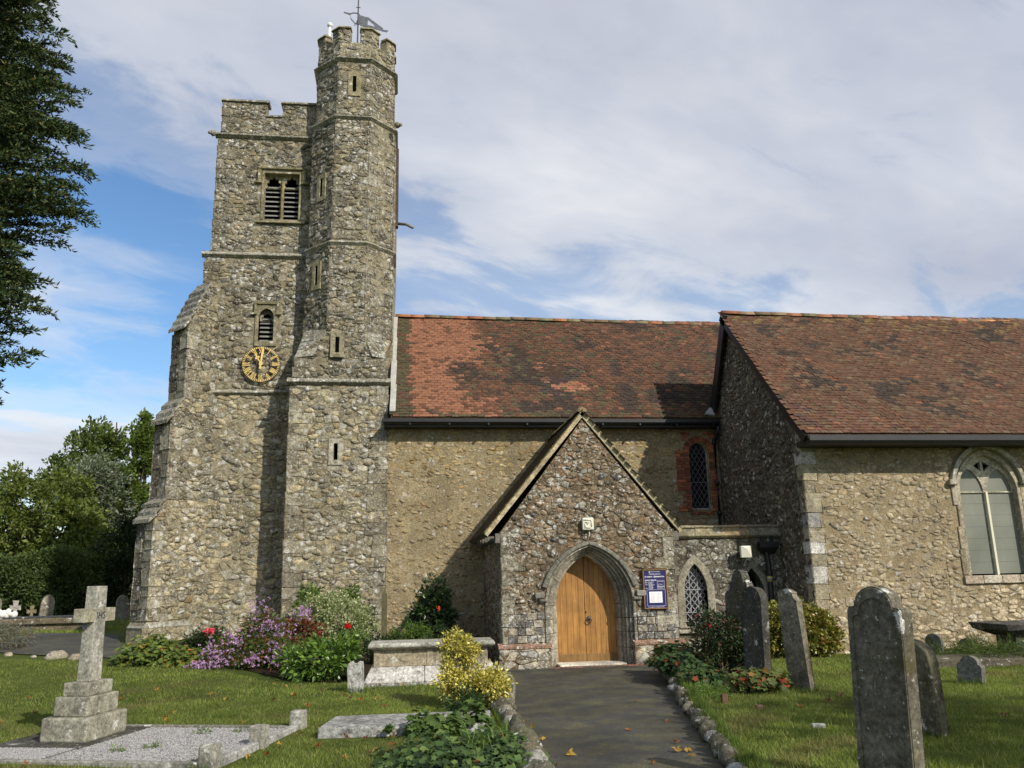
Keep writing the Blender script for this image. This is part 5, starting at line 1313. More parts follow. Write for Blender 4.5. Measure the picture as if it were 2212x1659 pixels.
def gravestone(label, x, y, w, h, t, face, kind, mat, tint, lean=0, side=0, bury=.12, group=None, z=None, panel=False, cat='gravestone', name='gravestone'):
    """face: heading of the front face's normal in degrees (0 = east, 90 = north); lean tips it forward, side sideways"""
    a = RAD(face); n_ = Vector((math.cos(a), math.sin(a), 0)); s_ = Vector((-math.sin(a), math.cos(a), 0)); zz = g1(x, y) if z is None else z
    Mx = Matrix.Translation((x, y, zz)) @ Matrix(((s_.x, n_.x, 0), (s_.y, n_.y, 0), (0, 0, 1))).to_4x4() @ Matrix.Rotation(RAD(side), 4, 'Y') @ Matrix.Rotation(RAD(lean), 4, 'X')
    P = [(u, v if v > .001 else -bury) for u, v in outline(kind, w, h)]
    mb = MB(); mb.prism([(u, -t/2, v) for u, v in P], (0, t, 0), tint)
    if panel:
        Po = [(u*.99, v*.993+.0) for u, v in outline(kind, w, h)]; Pi = [(u*.80, min(v, h*.60) if v < h*.5 else h*.55+(v-h*.55)*.86) for u, v in outline(kind, w, h)]
        band(mb, Frame((0, t/2, 0), (-1, 0, 0), (0, 0, 1)), Pi, Po, -.01, .014, tint)
    mb.v = [tuple(Mx @ Vector(p)) for p in mb.v]
    o = mb.build(name, M[mat], None, bevel=.012); o.modifiers['edge'].segments = 3
    return tag(o, label, cat, group)
GT = (.085, .08, .066)
gravestone('large dark headstone in the near lawn, round-headed, with white lichen rings', 3.86, 6.62, .50, 1.50, .13, 203, 'round', 'grey_grave', (.15, .135, .10), 2, 1.0, panel=True)
gravestone('mossy headstone standing right behind the large dark headstone', 5.34, 8.5, .52, .93, .13, 203, 'plain', 'grey_grave', (.14, .125, .08), -1, -1, panel=True)
gravestone('square-shouldered grey headstone leaning in front of the golden shrub', 5.66, 11.75, .31, 1.40, .12, 212, 'worn', 'grey_grave', (.19, .17, .125), -2, -2.5)
gravestone('narrow black headstone with lichened rounded top beside the square-shouldered one', 5.55, 13.0, .52, 1.42, .12, 192, 'plain', 'grey_grave', (.06, .058, .052), 3, -1)
gravestone('tall scroll-topped dark headstone behind the rose bush', 5.82, 14.15, .78, 1.70, .12, 192, 'scroll', 'grey_grave', (.085, .08, .066), 2, 0)
gravestone('small round-topped headstone against the chapel wall', 10.3, 15.6, .30, .42, .09, 212, 'plain', 'grey_grave', (.13, .125, .105))
gravestone('small round-topped stone half hidden by weeds near the table tomb', 11.0, 15.6, .32, .30, .09, 212, 'plain', 'grey_grave', (.12, .115, .095))
gravestone('short grey shouldered footstone alone in the lawn', 8.3, 11.8, .34, .38, .13, 212, 'round', 'grey_grave', (.14, .135, .115), 2, 3)
gravestone('tiny round stone peeping out beside the table tomb', 11.7, 15.05, .22, .26, .09, 212, 'plain', 'pale_grave', (.26, .25, .21))
gravestone('weathered whitish stone stump beside the chest tomb', -.68, 14.22, .24, .48, .13, 262, 'stump', 'white_stone', (.42, .41, .38), 0, -2)
# far left churchyard
def far(label, px, Y, w, h, kind, mat, tint, face=-60, t=.12, **k): gravestone(label, px, Y, w, h, t, face, kind, mat, tint, **k)
far('pale headless cross headstone by the hedge, leftmost full one', -12.5, 30, .34, .72, 'cross', 'pale_grave', (.42, .40, .36), lean=-3)
far('small ochre cross headstone by the hedge', -12.1, 30.3, .30, .54, 'cross', 'pale_grave', (.24, .20, .12))
far('tall pinkish gothic headstone by the hedge', -11.55, 30, .40, .92, 'gothic', 'pale_grave', (.25, .22, .17), side=4)
far('broken pointed headstone in shade at the foot of the dark yew', -9.0, 29.5, .38, .80, 'gothic', 'pale_grave', (.20, .185, .15))
far('grey headstone at the very edge of view by the hedge', -13.15, 30, .42, .85, 'plain', 'pale_grave', (.2, .18, .15))

# white flowers laid on the low tomb
lt = empty('low_tomb', (-10.4, 26.2, .6), 'long low stone tomb slab behind the grave cross', 'tomb')
zt = g1(-10.4, 26.2)
MB().box((-12.4, 25.8, zt-.1), (-8.7, 26.7, zt+.14), (.16, .13, .085)).build('base', M['dressed'], lt, bevel=.02)
MB().box((-12.5, 25.7, zt+.14), (-8.6, 26.8, zt+.30), (.15, .125, .085)).build('kerb', M['dressed'], lt, bevel=.03)
MB().box((-12.45, 25.75, zt+.30), (-8.65, 26.75, zt+.34), (.05, .055, .06)).build('top_slab', M['grey_grave'], lt, bevel=.01)
mb = MB(); R = random.Random(8)
for k in range(16): mb.ball((-11.35+R.random()*.5, 26.0+R.random()*.2, zt+.38+R.random()*.15), .07+.03*R.random(), (1, .98, .95), 7, 5, .3)
mb.build('flower_bouquet', M['white'], None, True, label='white flower bouquet lying on the low tomb slab', cat='flowers')

# ------------------------------------------------------------------ grave with cross, kerbs and gravel
gc = Vector((-3.66, 10.98, 0)); gu = Vector((.956, -.292, 0)); gv = Vector((.292, .956, 0))
def gp(u, v, z): p = gc+gu*u+gv*v; return (p.x, p.y, z)
def gbox(u0, v0, z0, u1, v1, z1, tint): return MB().hexa([gp(u0, v0, z0), gp(u1, v0, z0), gp(u1, v1, z0), gp(u0, v1, z0), gp(u0, v0, z1), gp(u1, v0, z1), gp(u1, v1, z1), gp(u0, v1, z1)], tint)
z0 = .10
cr = empty('grave_cross', (gc.x, gc.y, z0), 'pale stone memorial cross on three inscribed steps', 'grave cross')
PT = (.29, .275, .21)
gbox(-.29, -.38, z0, .29, .38, z0+.26, PT).build('step', M['pale_grave'], cr, bevel=.02)
gbox(-.215, -.29, z0+.26, .215, .29, z0+.475, PT).build('step', M['pale_grave'], cr, bevel=.018)
gbox(-.165, -.225, z0+.475, .165, .225, z0+.625, PT).build('step', M['pale_grave'], cr, bevel=.015)
mb = MB(); a, b = (.085, .11), (.07, .10); zb, zt_ = z0+.625, z0+1.72
mb.hexa([gp(-a[0], -a[1], zb), gp(a[0], -a[1], zb), gp(a[0], a[1], zb), gp(-a[0], a[1], zb), gp(-b[0], -b[1], zt_), gp(b[0], -b[1], zt_), gp(b[0], b[1], zt_), gp(-b[0], b[1], zt_)], (.33, .315, .26)).build('shaft', M['pale_grave'], cr, bevel=.008)
gbox(-.074, -.29, z0+1.30, .074, .29, z0+1.46, (.32, .295, .21)).build('cross_arm', M['pale_grave'], cr, bevel=.008)
rot = Matrix(((gv.x, 0, gu.x, gp(.0755, -.075, 0)[0]), (gv.y, 0, gu.y, gp(.0755, -.075, 0)[1]), (0, 1, 0, z0+1.335), (0, 0, 0, 1)))
text('IHS', 0, 0, .12, cr, M['incised'], 0, rot=rot, depth=.002)
M['faint'] = flat('worn_letter', (.16, .15, .115), .9, .1, .3, 30, bmp=0)
for s_, zz in (('IN LOVING', .555), ('MEMORY OF', .495)):      # near face of the top step
    o_ = gp(-.13, -.2265, 0); rt = Matrix(((gu.x, 0, -gv.x, o_[0]), (gu.y, 0, -gv.y, o_[1]), (0, 1, 0, z0+zz), (0, 0, 0, 1)))
    text(s_, 0, 0, .045, cr, M['faint'], 0, rot=rt, depth=.001)
pl = empty('grave_plot', (gp(1.2, -.28, 0)[0], gp(1.2, -.28, 0)[1], .06), 'gravel-filled grave plot with stone kerbs and corner posts below the cross', 'grave plot')
zk = .03
gbox(-.38, .70, zk, 2.32, .78, .115, (.22, .21, .175)).build('kerb', M['pale_grave'], pl, bevel=.012)
gbox(-.55, -1.40, zk, 2.32, -1.31, .125, (.27, .26, .22)).build('kerb', M['pale_grave'], pl, bevel=.012)
gbox(2.28, -.20, zk, 2.38, .66, .135, (.34, .33, .30)).build('kerb', M['pale_grave'], pl, bevel=.012)
gbox(2.28, -1.28, zk, 2.38, -.38, .135, (.34, .33, .30)).build('kerb', M['pale_grave'], pl, bevel=.012)
for v in (.75, -.29, -1.34): gbox(2.24, v-.08, zk, 2.42, v+.08, .29, (.30, .285, .235)).build('corner_post', M['pale_grave'], pl, bevel=.025)
gbox(-.36, .68, zk, -.2, .82, .24, (.30, .28, .22)).build('corner_post', M['pale_grave'], pl, bevel=.02)
gbox(-.75, -1.30, zk, .42, .70, .105, (.075, .072, .06)).build('foundation_slab', M['grey_grave'], pl, bevel=.02)
gbox(.42, -1.30, .0, 2.27, .70, .085, (.20, .19, .18)).build('gravel_bed', M['gravel'], pl)
gbox(-.6, -1.30, .0, .42, -.7, .108, (.20, .19, .18)).build('gravel_bed', M['gravel'], pl)
def pebbles(n, uv, z, seed):
    r_ = np.random.default_rng(seed); U = uv(n, r_); s_ = .006+.007*r_.random(n)
    base = np.array([(1, 0, 0), (-1, 0, 0), (0, 1, 0), (0, -1, 0), (0, 0, .7), (0, 0, -.7)]); F = np.array([(0, 2, 4), (2, 1, 4), (1, 3, 4), (3, 0, 4), (2, 0, 5), (1, 2, 5), (3, 1, 5), (0, 3, 5)])
    C = np.array([gp(u, v, z+.004*q) for (u, v), q in zip(U, r_.random(n))])
    ang = r_.random(n)*6.28; ca, sa = np.cos(ang), np.sin(ang); st = 1+.5*r_.random(n)
    B = np.empty((n, 6, 3)); B[:, :, 0] = (base[None, :, 0]*ca[:, None]*st[:, None]-base[None, :, 1]*sa[:, None]); B[:, :, 1] = (base[None, :, 0]*sa[:, None]*st[:, None]+base[None, :, 1]*ca[:, None]); B[:, :, 2] = base[None, :, 2]
    Vv = (B*s_[:, None, None]+C[:, None]).reshape(-1, 3); Ff = (F[None]+(np.arange(n)*6)[:, None, None]).reshape(-1, 3)
    g = (.20+.25*r_.random(n)**1.2)[:, None]; T_ = g*np.array([1.0, .965, .93]); return Vv, Ff, np.repeat(T_, 6, 0)
A1 = pebbles(20000, lambda n, r_: np.stack([.42+1.84*r_.random(n), -1.29+1.98*r_.random(n)], 1), .088, 3)
A2 = pebbles(6000, lambda n, r_: np.stack([-.5+.92*r_.random(n), -1.29+.55*r_.random(n)], 1), .112, 4)
me = mesh_np('gravel', np.concatenate([A1[0], A2[0]]), np.concatenate([A1[1], A2[1]+len(A1[0])]), np.concatenate([A1[2], A2[2]])); obj('gravel', me, M['gravel'], pl, kind='stuff')

# ------------------------------------------------------------------ ledger slab and chest tombs
lg = [(-.92, 10.33), (1.02, 10.12), (1.15, 11.10), (-.78, 11.15)]
def slab(pts, z0, z1, tint, name, mat, parent=None, bevel=.02, **kw):
    return MB().hexa([(x, y, z0) for x, y in pts]+[(x, y, z1) for x, y in pts], tint).build(name, mat, parent, bevel=bevel, **kw)
slab(lg, .04, .185, (.34, .335, .31), 'ledger_stone', M['white_stone'], label='flat lichened ledger stone lying in the grass behind the leafy ground cover', cat='ledger stone')
tm = empty('chest_tomb', (.5, 15.2, .05), 'stone chest tomb with moulded top slab on a whitewashed sloping plinth', 'chest tomb')
tx = lambda u, v: (.53+u+.02*v, 15.25-u*.02+v)
def frus(u0, v0, z0, u1, v1, z1, U0, V0, U1, V1, tint): return MB().hexa([(*tx(u0, v0), z0), (*tx(u1, v0), z0), (*tx(u1, v1), z0), (*tx(u0, v1), z0), (*tx(U0, V0), z1), (*tx(U1, V0), z1), (*tx(U1, V1), z1), (*tx(U0, V1), z1)], tint)
frus(-1.14, -.48, -.02, 1.34, .5, .13, -1.14, -.48, 1.34, .5, (.34, .32, .28)).build('plinth', M['white_stone'], tm, bevel=.02)
for u0, u1 in ((-1.12, -.1), (-.095, .72), (.725, 1.32)):
    e0 = -1.0 if u0 < -1 else u0; e1 = 1.08 if u1 > 1 else u1
    frus(u0, -.46, .13, u1, .48, .38, e0, -.36, e1, .38, (.52, .49, .45)).build('sloping_plinth', M['white_stone'], tm, bevel=.02)
frus(-.94, -.30, .38, .99, .30, .66, -.94, -.30, .99, .30, (.33, .28, .19)).build('chest', M['dressed'], tm, bevel=.012)
for u in (-.90, .0, .93): frus(u-.055, -.315, .38, u+.055, -.29, .655, u-.055, -.315, u+.055, -.29, (.35, .30, .21)).build('pilaster', M['dressed'], tm, bevel=.01)
mb = frus(-.99, -.36, .66, 1.05, .36, .70, -1.06, -.43, 1.12, .43, (.30, .28, .22)); mb.build('cornice', M['dressed'], tm, bevel=.012)
frus(-1.06, -.43, .70, 1.12, .43, .77, -1.04, -.41, 1.10, .41, (.31, .30, .25)).build('top_slab', M['pale_grave'], tm, bevel=.025)
t2 = empty('table_tomb', (12.4, 15.3, .2), 'dark table tomb with overhanging slab near the chapel window', 'table tomb')
gz2 = g1(12.3, 15.3)
MB().hexa([(11.36, 14.9, .62), (14.0, 14.75, .62), (14.0, 15.75, .62), (11.36, 15.9, .62), (11.3, 14.85, .75), (14.1, 14.7, .75), (14.1, 15.8, .75), (11.3, 15.95, .75)], (.075, .072, .066)).build('top_slab', M['grey_grave'], t2, bevel=.02)
MB().hexa([(11.66, 15.05, .50), (13.8, 14.95, .50), (13.8, 15.55, .50), (11.66, 15.7, .50), (11.38, 14.92, .62), (13.98, 14.77, .62), (13.98, 15.73, .62), (11.38, 15.88, .62)], (.06, .058, .053)).build('cornice', M['grey_grave'], t2, bevel=.01)
MB().box((11.62, 15.05, gz2-.1), (13.8, 15.6, .52), (.07, .066, .06)).build('chest', M['grey_grave'], t2, bevel=.01)
slab([(8.9, 13.6), (11.8, 13.2), (11.9, 14.1), (9.0, 14.5)], .08, .30, (.12, .105, .075), 'ledger_stone', M['grey_grave'], label='low mossy ledger stone sunk among weeds in front of the table tomb', cat='ledger stone')
rock('rock', (7.35, 12.6, .19), (.26, .14, .07), (.36, .33, .24), M['rock'], None, 77, label='pale flat rock in the grass left of the short footstone', cat='rock')
slab([(4.46, 9.1), (4.59, 9.07), (4.60, 9.14), (4.47, 9.17)], .14, .185, (.30, .30, .28), 'marker_stone', M['pale_grave'], bevel=.006, label='tiny pale flat marker stone in the lawn between path and headstones', cat='marker')
for k, (x, y, tn) in enumerate(((4.17, 10.9, (.11, .06, .04)), (4.42, 10.4, (.26, .14, .10)))):
    mb = MB(); zz = g1(x, y); mb.box((x-.04, y-.03, zz-.03), (x+.04, y+.03, zz+.12-.07*k), tn); mb.build('loose_brick', M['brick'], None, bevel=.008, label=('dark upright brick standing in the flower bed edge', 'broken pink brick lying in grass by the flower bed')[k], cat='brick')
# wooden post in the bed
mb = MB(); px, py = -.33, 19.0; pz = g1(px, py); mb.hexa([(px-.06, py-.05, pz-.1), (px+.06, py-.05, pz-.1), (px+.06, py+.05, pz-.1), (px-.06, py+.05, pz-.1), (px-.065, py-.05, 1.52), (px+.055, py-.05, 1.52), (px+.055, py+.05, 1.52), (px-.065, py+.05, 1.52)], (.62, .62, .36)); mb.add([(px-.065, py-.05, 1.52), (px+.055, py-.05, 1.52), (px+.055, py+.05, 1.52), (px-.065, py+.05, 1.52), (px-.005, py, 1.63)], [(0, 1, 4), (1, 2, 4), (2, 3, 4), (3, 0, 4)], (.62, .62, .36))
mb.build('timber_post', M['timber'], None, label='greenish timber post with pointed top in the flower bed', cat='post')
# ------------------------------------------------------------------ leaves
def unit(a): return a/np.maximum(np.linalg.norm(a, axis=1, keepdims=True), 1e-9)
def leaves(P, D, L, Wd, r_, tint, fold=.25, droop=.0):
    """four-cornered folded leaves at P pointing along D"""
    n = len(P); D = unit(D+np.array([0, 0, -droop])); q = unit(r_.normal(size=(n, 3))); S = unit(np.cross(D, q)); N = np.cross(D, S)
    L = np.broadcast_to(L, n)[:, None]; Wd = np.broadcast_to(Wd, n)[:, None]
    V = np.stack([P, P+D*L*.45+S*Wd*.5+N*Wd*fold, P+D*L, P+D*L*.45-S*Wd*.5+N*Wd*fold], 1).reshape(-1, 3)
    i = np.arange(n)*4; F = np.concatenate([np.stack([i, i+1, i+2], 1), np.stack([i, i+2, i+3], 1)])
    return V, F, np.repeat(tint, 4, 0)
def palmate(P, Nrm, size, r_, tint, lobes=5):
    """round lobed leaves facing Nrm"""
    n = len(P); Nrm = unit(Nrm); q = unit(r_.normal(size=(n, 3))); A = unit(np.cross(Nrm, q)); B = np.cross(Nrm, A); m = lobes*2
    size = np.broadcast_to(size, n); V = [P-Nrm*size[:, None]*.12]
    for k in range(m):
        a = 2*math.pi*(k+.5)/m*.92; rr = size*(1.0 if k % 2 == 0 else .62)*(.85+.3*r_.random(n)); V.append(P+(A*math.cos(a)+B*math.sin(a))*rr[:, None]+Nrm*(.12*size*r_.normal(size=n))[:, None])
    V = np.stack(V, 1).reshape(-1, 3); i = np.arange(n)*(m+1); F = np.concatenate([np.stack([i, i+1+k, i+1+(k+1) % m], 1) for k in range(m)])
    return V, F, np.repeat(tint, m+1, 0)
def merge(parts):
    V, F, T, o = [], [], [], 0
    for v, f, t in parts: V.append(v); F.append(f+o); T.append(t); o += len(v)
    return np.concatenate(V), np.concatenate(F), np.concatenate(T)
GAIN = [1.3]
def tints(r_, n, cols, var=.3):
    C = np.array([c for _, c in cols]); w = np.array([w for w, _ in cols], float); w /= w.sum()
    t = C[r_.choice(len(C), n, p=w)]*GAIN[0]; return np.clip(t*(1+var*(r_.random((n, 1))*2-1)), 0, 1)
def clumped(r_, n, ell, nclump, spread, shell=.55):
    """points in clumps spread through ellipsoids; returns positions and outward directions"""
    E = np.array([list(c)+list(rad) for c, rad in ell]); vol = E[:, 3]*E[:, 4]*E[:, 5]; pick_ = r_.choice(len(E), nclump, p=vol/vol.sum())
    d = unit(r_.normal(size=(nclump, 3))); rr = (shell+(1-shell)*r_.random(nclump))[:, None]
    C = E[pick_, :3]+d*E[pick_, 3:]*rr; Dc = d
    j = r_.integers(0, nclump, n); off = r_.normal(size=(n, 3)); off = unit(off)*(r_.random((n, 1))**.5)*spread*(.6+.8*r_.random(nclump))[j][:, None]
    P = C[j]+off; return P, unit(Dc[j]*.6+unit(off)*.6+r_.normal(size=(n, 3))*.5), C
def plant(name, label, cat, base, ell, n, L, Wd, cols, seed, nclump=60, spread=.12, mat='leaf', shell=.5, droop=.1, group=None, stems=8, stem_r=.012, stem_tint=(1, 1, 1), floor=None, lobed=False, extra=None, part='foliage'):
    r_ = np.random.default_rng(seed); e = empty(name, base, label, cat, group)
    P, D, C = clumped(r_, n, ell, nclump, spread, shell)
    if floor is not None: P[:, 2] = np.maximum(P[:, 2], floor+.01+.03*r_.random(n))
    t = tints(r_, n, cols)
    if lobed: V = palmate(P, D*.6+np.array([0, -.25, .9]), L*(.7+.6*r_.random(n)), r_, t)
    else: V = leaves(P, D, L*(.6+.8*r_.random(n)), Wd*(.7+.6*r_.random(n)), r_, t, droop=droop)
    obj(part, mesh_np(part, *V), M[mat], e)
    mb = MB(); b = Vector(base)
    for k in range(stems):
        c = Vector(C[int(r_.integers(0, len(C)))]); a = b+Vector((float(r_.normal())*.05, float(r_.normal())*.05, -.03)); mid = a.lerp(c, .5)+Vector((float(r_.normal())*.04, float(r_.normal())*.04, .05))
        mb.tube([a, mid, c], [stem_r, stem_r*.7, stem_r*.3], 5, stem_tint)
    if stems: mb.build('stems', M['bark'], e)
    if extra: extra(e, r_)
    return e
def flowers(name, pts, rad, col, nper=7, mat='petal', seed=1):
    """small heads of petals"""
    r_ = np.random.default_rng(seed); P = np.repeat(np.asarray(pts), nper, 0); n = len(P)
    D = unit(r_.normal(size=(n, 3))+np.array([.1, -.5, .7])); t = tints(r_, n, col, .2)
    return mesh_np(name, *leaves(P, D, rad*(.7+.5*r_.random(n)), rad*.8, r_, t, .1))
def tree(name, label, base, ell, n, L, Wd, cols, seed, nclump, spread, mat='leaf', trunk=.2, group=None, shell=.55, droop=.15, sweep=(0, 0, 0), limbs=14, cat='tree', top=None):
    r_ = np.random.default_rng(seed); e = empty(name, base, label, cat, group)
    P, D, C = clumped(r_, n, ell, nclump, spread, shell); D = D+np.array(sweep)
    obj('crown', mesh_np('crown', *leaves(P, D, L*(.6+.8*r_.random(n)), Wd*(.7+.6*r_.random(n)), r_, tints(r_, n, cols), droop=droop)), M[mat], e)
    mb = MB(); b = Vector(base); tp = Vector(top) if top else Vector(ell[0][0]); H = tp.z-b.z
    path = [b+Vector((0, 0, -.2)), b.lerp(tp, .3), b.lerp(tp, .65)+Vector((.03*H, 0, 0)), tp]; mb.tube(path, [trunk*1.25, trunk*.9, trunk*.55, trunk*.15], 9)
    mb.build('trunk', M['bark'], e, True); mb = MB()
    for k in range(limbs):
        t = .25+.65*k/limbs; s_ = b.lerp(tp, t); c = Vector(C[int(r_.integers(0, len(C)))])
        mid = s_.lerp(c, .5)+Vector((0, 0, .08*(c-s_).length)); mb.tube([s_, mid, c], [trunk*.4*(1-t*.5), trunk*.2, trunk*.05], 6)
    mb.build('limbs', M['bark'], e, True); return e
G_MID = [(3, (.085, .14, .028)), (2, (.12, .18, .038)), (1, (.055, .09, .022)), (1, (.15, .20, .05))]
G_DARK = [(3, (.022, .042, .012)), (2, (.035, .06, .016)), (1, (.014, .026, .01))]
# background trees
BG = 'trees beyond the churchyard'
tree('round_tree', 'rounded green tree above the hedge at the edge of view', (-16.2, 40.5, .7), [((-16.6, 40.5, 4.6), (3.4, 3, 2.7)), ((-14.6, 40, 3.6), (2.0, 2.4, 2.0)), ((-18.6, 41, 4.3), (2.6, 2.6, 2.4))], 26000, .20, .12, [(3, (.085, .115, .022)), (2, (.12, .145, .03)), (1, (.05, .075, .018)), (1, (.15, .165, .045))], 201, 420, .42, trunk=.28, group=BG)
tree('poplar', 'tall windswept poplar, the wider one behind the round tree', (-15.4, 46, .7), [((-15.6, 46, 9.0), (1.7, 1.4, 1.7)), ((-16.6, 46, 7.6), (1.7, 1.5, 1.8)), ((-15.4, 46, 5), (1.6, 1.5, 2.6))], 15000, .21, .13, [(3, (.085, .12, .03)), (2, (.12, .16, .045)), (1, (.05, .075, .022))], 202, 230, .38, trunk=.2, group=BG, sweep=(.7, 0, .5), top=(-15.1, 46, 10.4), shell=.2)
tree('poplar', 'narrow windswept poplar against the tower buttress', (-13.6, 44, .7), [((-13.0, 44, 8.7), (.85, .8, 1.9)), ((-13.4, 44, 6), (.9, .8, 2.2)), ((-13.5, 44, 3.3), (1.0, .9, 1.6))], 11000, .20, .13, [(3, (.10, .15, .03)), (2, (.14, .19, .045)), (1, (.06, .09, .022))], 203, 150, .34, trunk=.16, group=BG, sweep=(.7, 0, .5), top=(-12.9, 44, 10.3), shell=.2)
tree('white_poplar', 'silvery white poplar showing pale leaf undersides between the green poplars', (-15.1, 43.5, .7), [((-15.2, 43.5, 7.3), (1.5, 1.1, 1.1)), ((-14.3, 43.5, 5.9), (1.2, 1.0, 1.5))], 9000, .17, .11, [(3, (.24, .26, .21)), (2, (.17, .20, .14)), (3, (.085, .115, .05))], 204, 130, .36, trunk=.14, group=BG, sweep=(.7, 0, .4), top=(-14.7, 43.5, 7.8), shell=.2)
tree('dark_yew', 'near-black yew close behind the foot of the tower buttress', (-10.2, 33.5, .7), [((-10.3, 33.5, 2.7), (1.15, 1.2, 1.7)), ((-9.6, 33.5, 2.2), (1.0, 1.0, 1.5)), ((-10.0, 34, 4.0), (.7, .8, .9))], 14000, .13, .045, [(3, (.016, .028, .01)), (1, (.028, .045, .014))], 205, 260, .25, mat='needle', trunk=.16, group=BG)
he = empty('hedge', (-15, 34, .7), 'tall dark clipped hedge behind the far headstones', 'hedge')
r_ = np.random.default_rng(31); n = 42000
P = np.stack([-23+12.4*r_.random(n), 32.6+1.6*r_.random(n)**2.0, .7+2.45*r_.random(n)**.8], 1); P[:, 2] += .18*np.sin(P[:, 0]*1.9)*(P[:, 2]/3); P[:, 1] += .25*np.sin(P[:, 0]*2.3+P[:, 2]*2)
obj('foliage', mesh_np('foliage', *leaves(P, r_.normal(size=(n, 3))+np.array([0, -.6, .5]), .10+.07*r_.random(n), .06, r_, tints(r_, n, [(3, (.06, .088, .026)), (2, (.085, .12, .034)), (1, (.034, .054, .016))]))), M['leaf'], he)
mb = MB(); mb.box((-23, 33.4, .5), (-10.7, 34.4, 2.8), (.3, .3, .3)); mb.build('twig_core', M['bark'], he)
tree('churchyard_tree', 'broad tree off to the side whose crown shades the headstone lawn', (14.6, -2.2, .1), [((14.5, -2.2, 8.2), (3.2, 2.8, 2.3)), ((12.8, -1.5, 7.6), (1.6, 1.5, 1.4))], 2300, .3, .2, G_MID, 206, 70, .55, trunk=.2, group=BG)
# the near yew
ye = empty('yew_tree', (-9.4, 12.6, .3), 'big dark yew with drooping sprays overhanging the picture edge', 'tree')
r_ = np.random.default_rng(41); mb = MB()
mb.tube([(-9.4, 12.6, 0), (-9.3, 12.6, 3), (-9.1, 12.5, 7), (-9.2, 12.6, 13)], [.42, .36, .26, .08], 12); mb.build('trunk', M['bark'], ye, True)
prof_z = [3.6, 4.3, 5.0, 5.7, 6.3, 7.0, 7.7, 8.4, 9.0, 9.6, 10.4, 11.3, 12.5]; prof_r = [1.8, 2.7, 3.2, 3.7, 3.65, 3.3, 3.8, 4.2, 3.95, 3.75, 3.65, 3.4, 3.0]
PP = []; DD = []; mb = MB()
for k in range(820):
    z = 4.3+8.0*r_.random(); rad = np.interp(z, prof_z, prof_r)*(.62+.42*r_.random()**.7)*(1 if k < 560 else .76); a = -1.25+1.9*r_.random() if r_.random() < .9 else 6.28*r_.random()
    tip = np.array([-9.2+rad*math.cos(a), 12.6+rad*math.sin(a), z]); root = np.array([-9.2+rad*.25*math.cos(a), 12.6+rad*.25*math.sin(a), z-1.3+1.5*r_.random()])
    mid = root*.45+tip*.55+np.array([0, 0, .25]); 
    if k % 3 == 0: mb.tube([tuple(root), tuple(mid), tuple(tip)], [.045, .028, .006], 5)
    d = unit((tip-root)[None])[0]; m_ = 46
    for s_ in range(m_):           # side sprays along the branch end, drooping
        t = .25+.75*s_/m_; p = root*(1-t)**2+2*mid*t*(1-t)+tip*t*t; side = np.array([-d[1], d[0], 0])*(1 if s_ % 2 else -1)
        dd = d*.7+side*(.8-.5*t)+np.array([0, 0, -.15+.75*r_.random()]); l = (.38-.2*t)*(.6+.7*r_.random())
        dd = unit(dd[None])[0]
        q = 12
        for w in range(q):
            f = (w+.4)/q; PP.append(p+dd*l*f+np.array([0, 0, -.12*f*f])+r_.normal(size=3)*.012); DD.append(dd*.9+r_.normal(size=3)*.55)
mb.build('limbs', M['bark'], ye)
PP, DD = np.array(PP), np.array(DD); n = len(PP)
obj('crown', mesh_np('crown', *leaves(PP, DD, .07+.05*r_.random(n), .03, r_, tints(r_, n, [(3, (.024, .042, .014)), (2, (.04, .062, .02)), (1, (.065, .085, .028)), (.2, (.13, .11, .035))]), .1, .2)), M['needle'], ye)
mb = MB()
for k in r_.integers(0, n, 90): mb.ball(tuple(PP[k]), .016, (.5, .035, .02), 6, 4)
mb.build('berries', M['petal'], ye, kind='stuff')

# ------------------------------------------------------------------ shrubs and flowers in the beds
def bed(name, pts, z=.03):
    vs = [(x, y, g1(x, y)+z) for x, y in pts]; c = np.mean([p for p in pts], 0); vs.append((c[0], c[1], g1(*c)+z+.03)); n = len(pts)
    return MB().add(vs, [(i, (i+1) % n, n) for i in range(n)]).build(name, M['soil'], None, kind='structure')
bed('bed_soil', [(-4.9, 18.4), (-3.2, 17.3), (-1.9, 15.9), (-1.1, 15.6), (-.7, 16.6), (1.7, 17.0), (1.8, 21.2), (-2.6, 21.2), (-3, 22.2), (-5, 22), (-5.3, 20.0)], .015)
plant('variegated_shrub', 'rounded grey-green variegated shrub against the turret foot', 'shrub', (-1.4, 19.3, g1(-1.4, 19.3)), [((-1.35, 19.3, .95), (.86, .7, .62)), ((-1.75, 19.3, 1.15), (.5, .5, .42)), ((-.85, 19.3, .72), (.45, .5, .45))], 15000, .055, .036, [(4, (.36, .38, .22)), (3, (.22, .27, .12)), (2, (.10, .15, .05)), (1, (.46, .47, .32))], 51, 300, .13, shell=.45, floor=.15)
plant('climbing_shrub', 'loose green shoots rising behind the variegated shrub', 'shrub', (-2.1, 20.4, .3), [((-2.1, 20.3, 1.3), (.3, .3, .42)), ((-1.2, 20.3, 1.45), (.22, .2, .3))], 1300, .10, .055, G_MID, 52, 40, .12, stems=10)
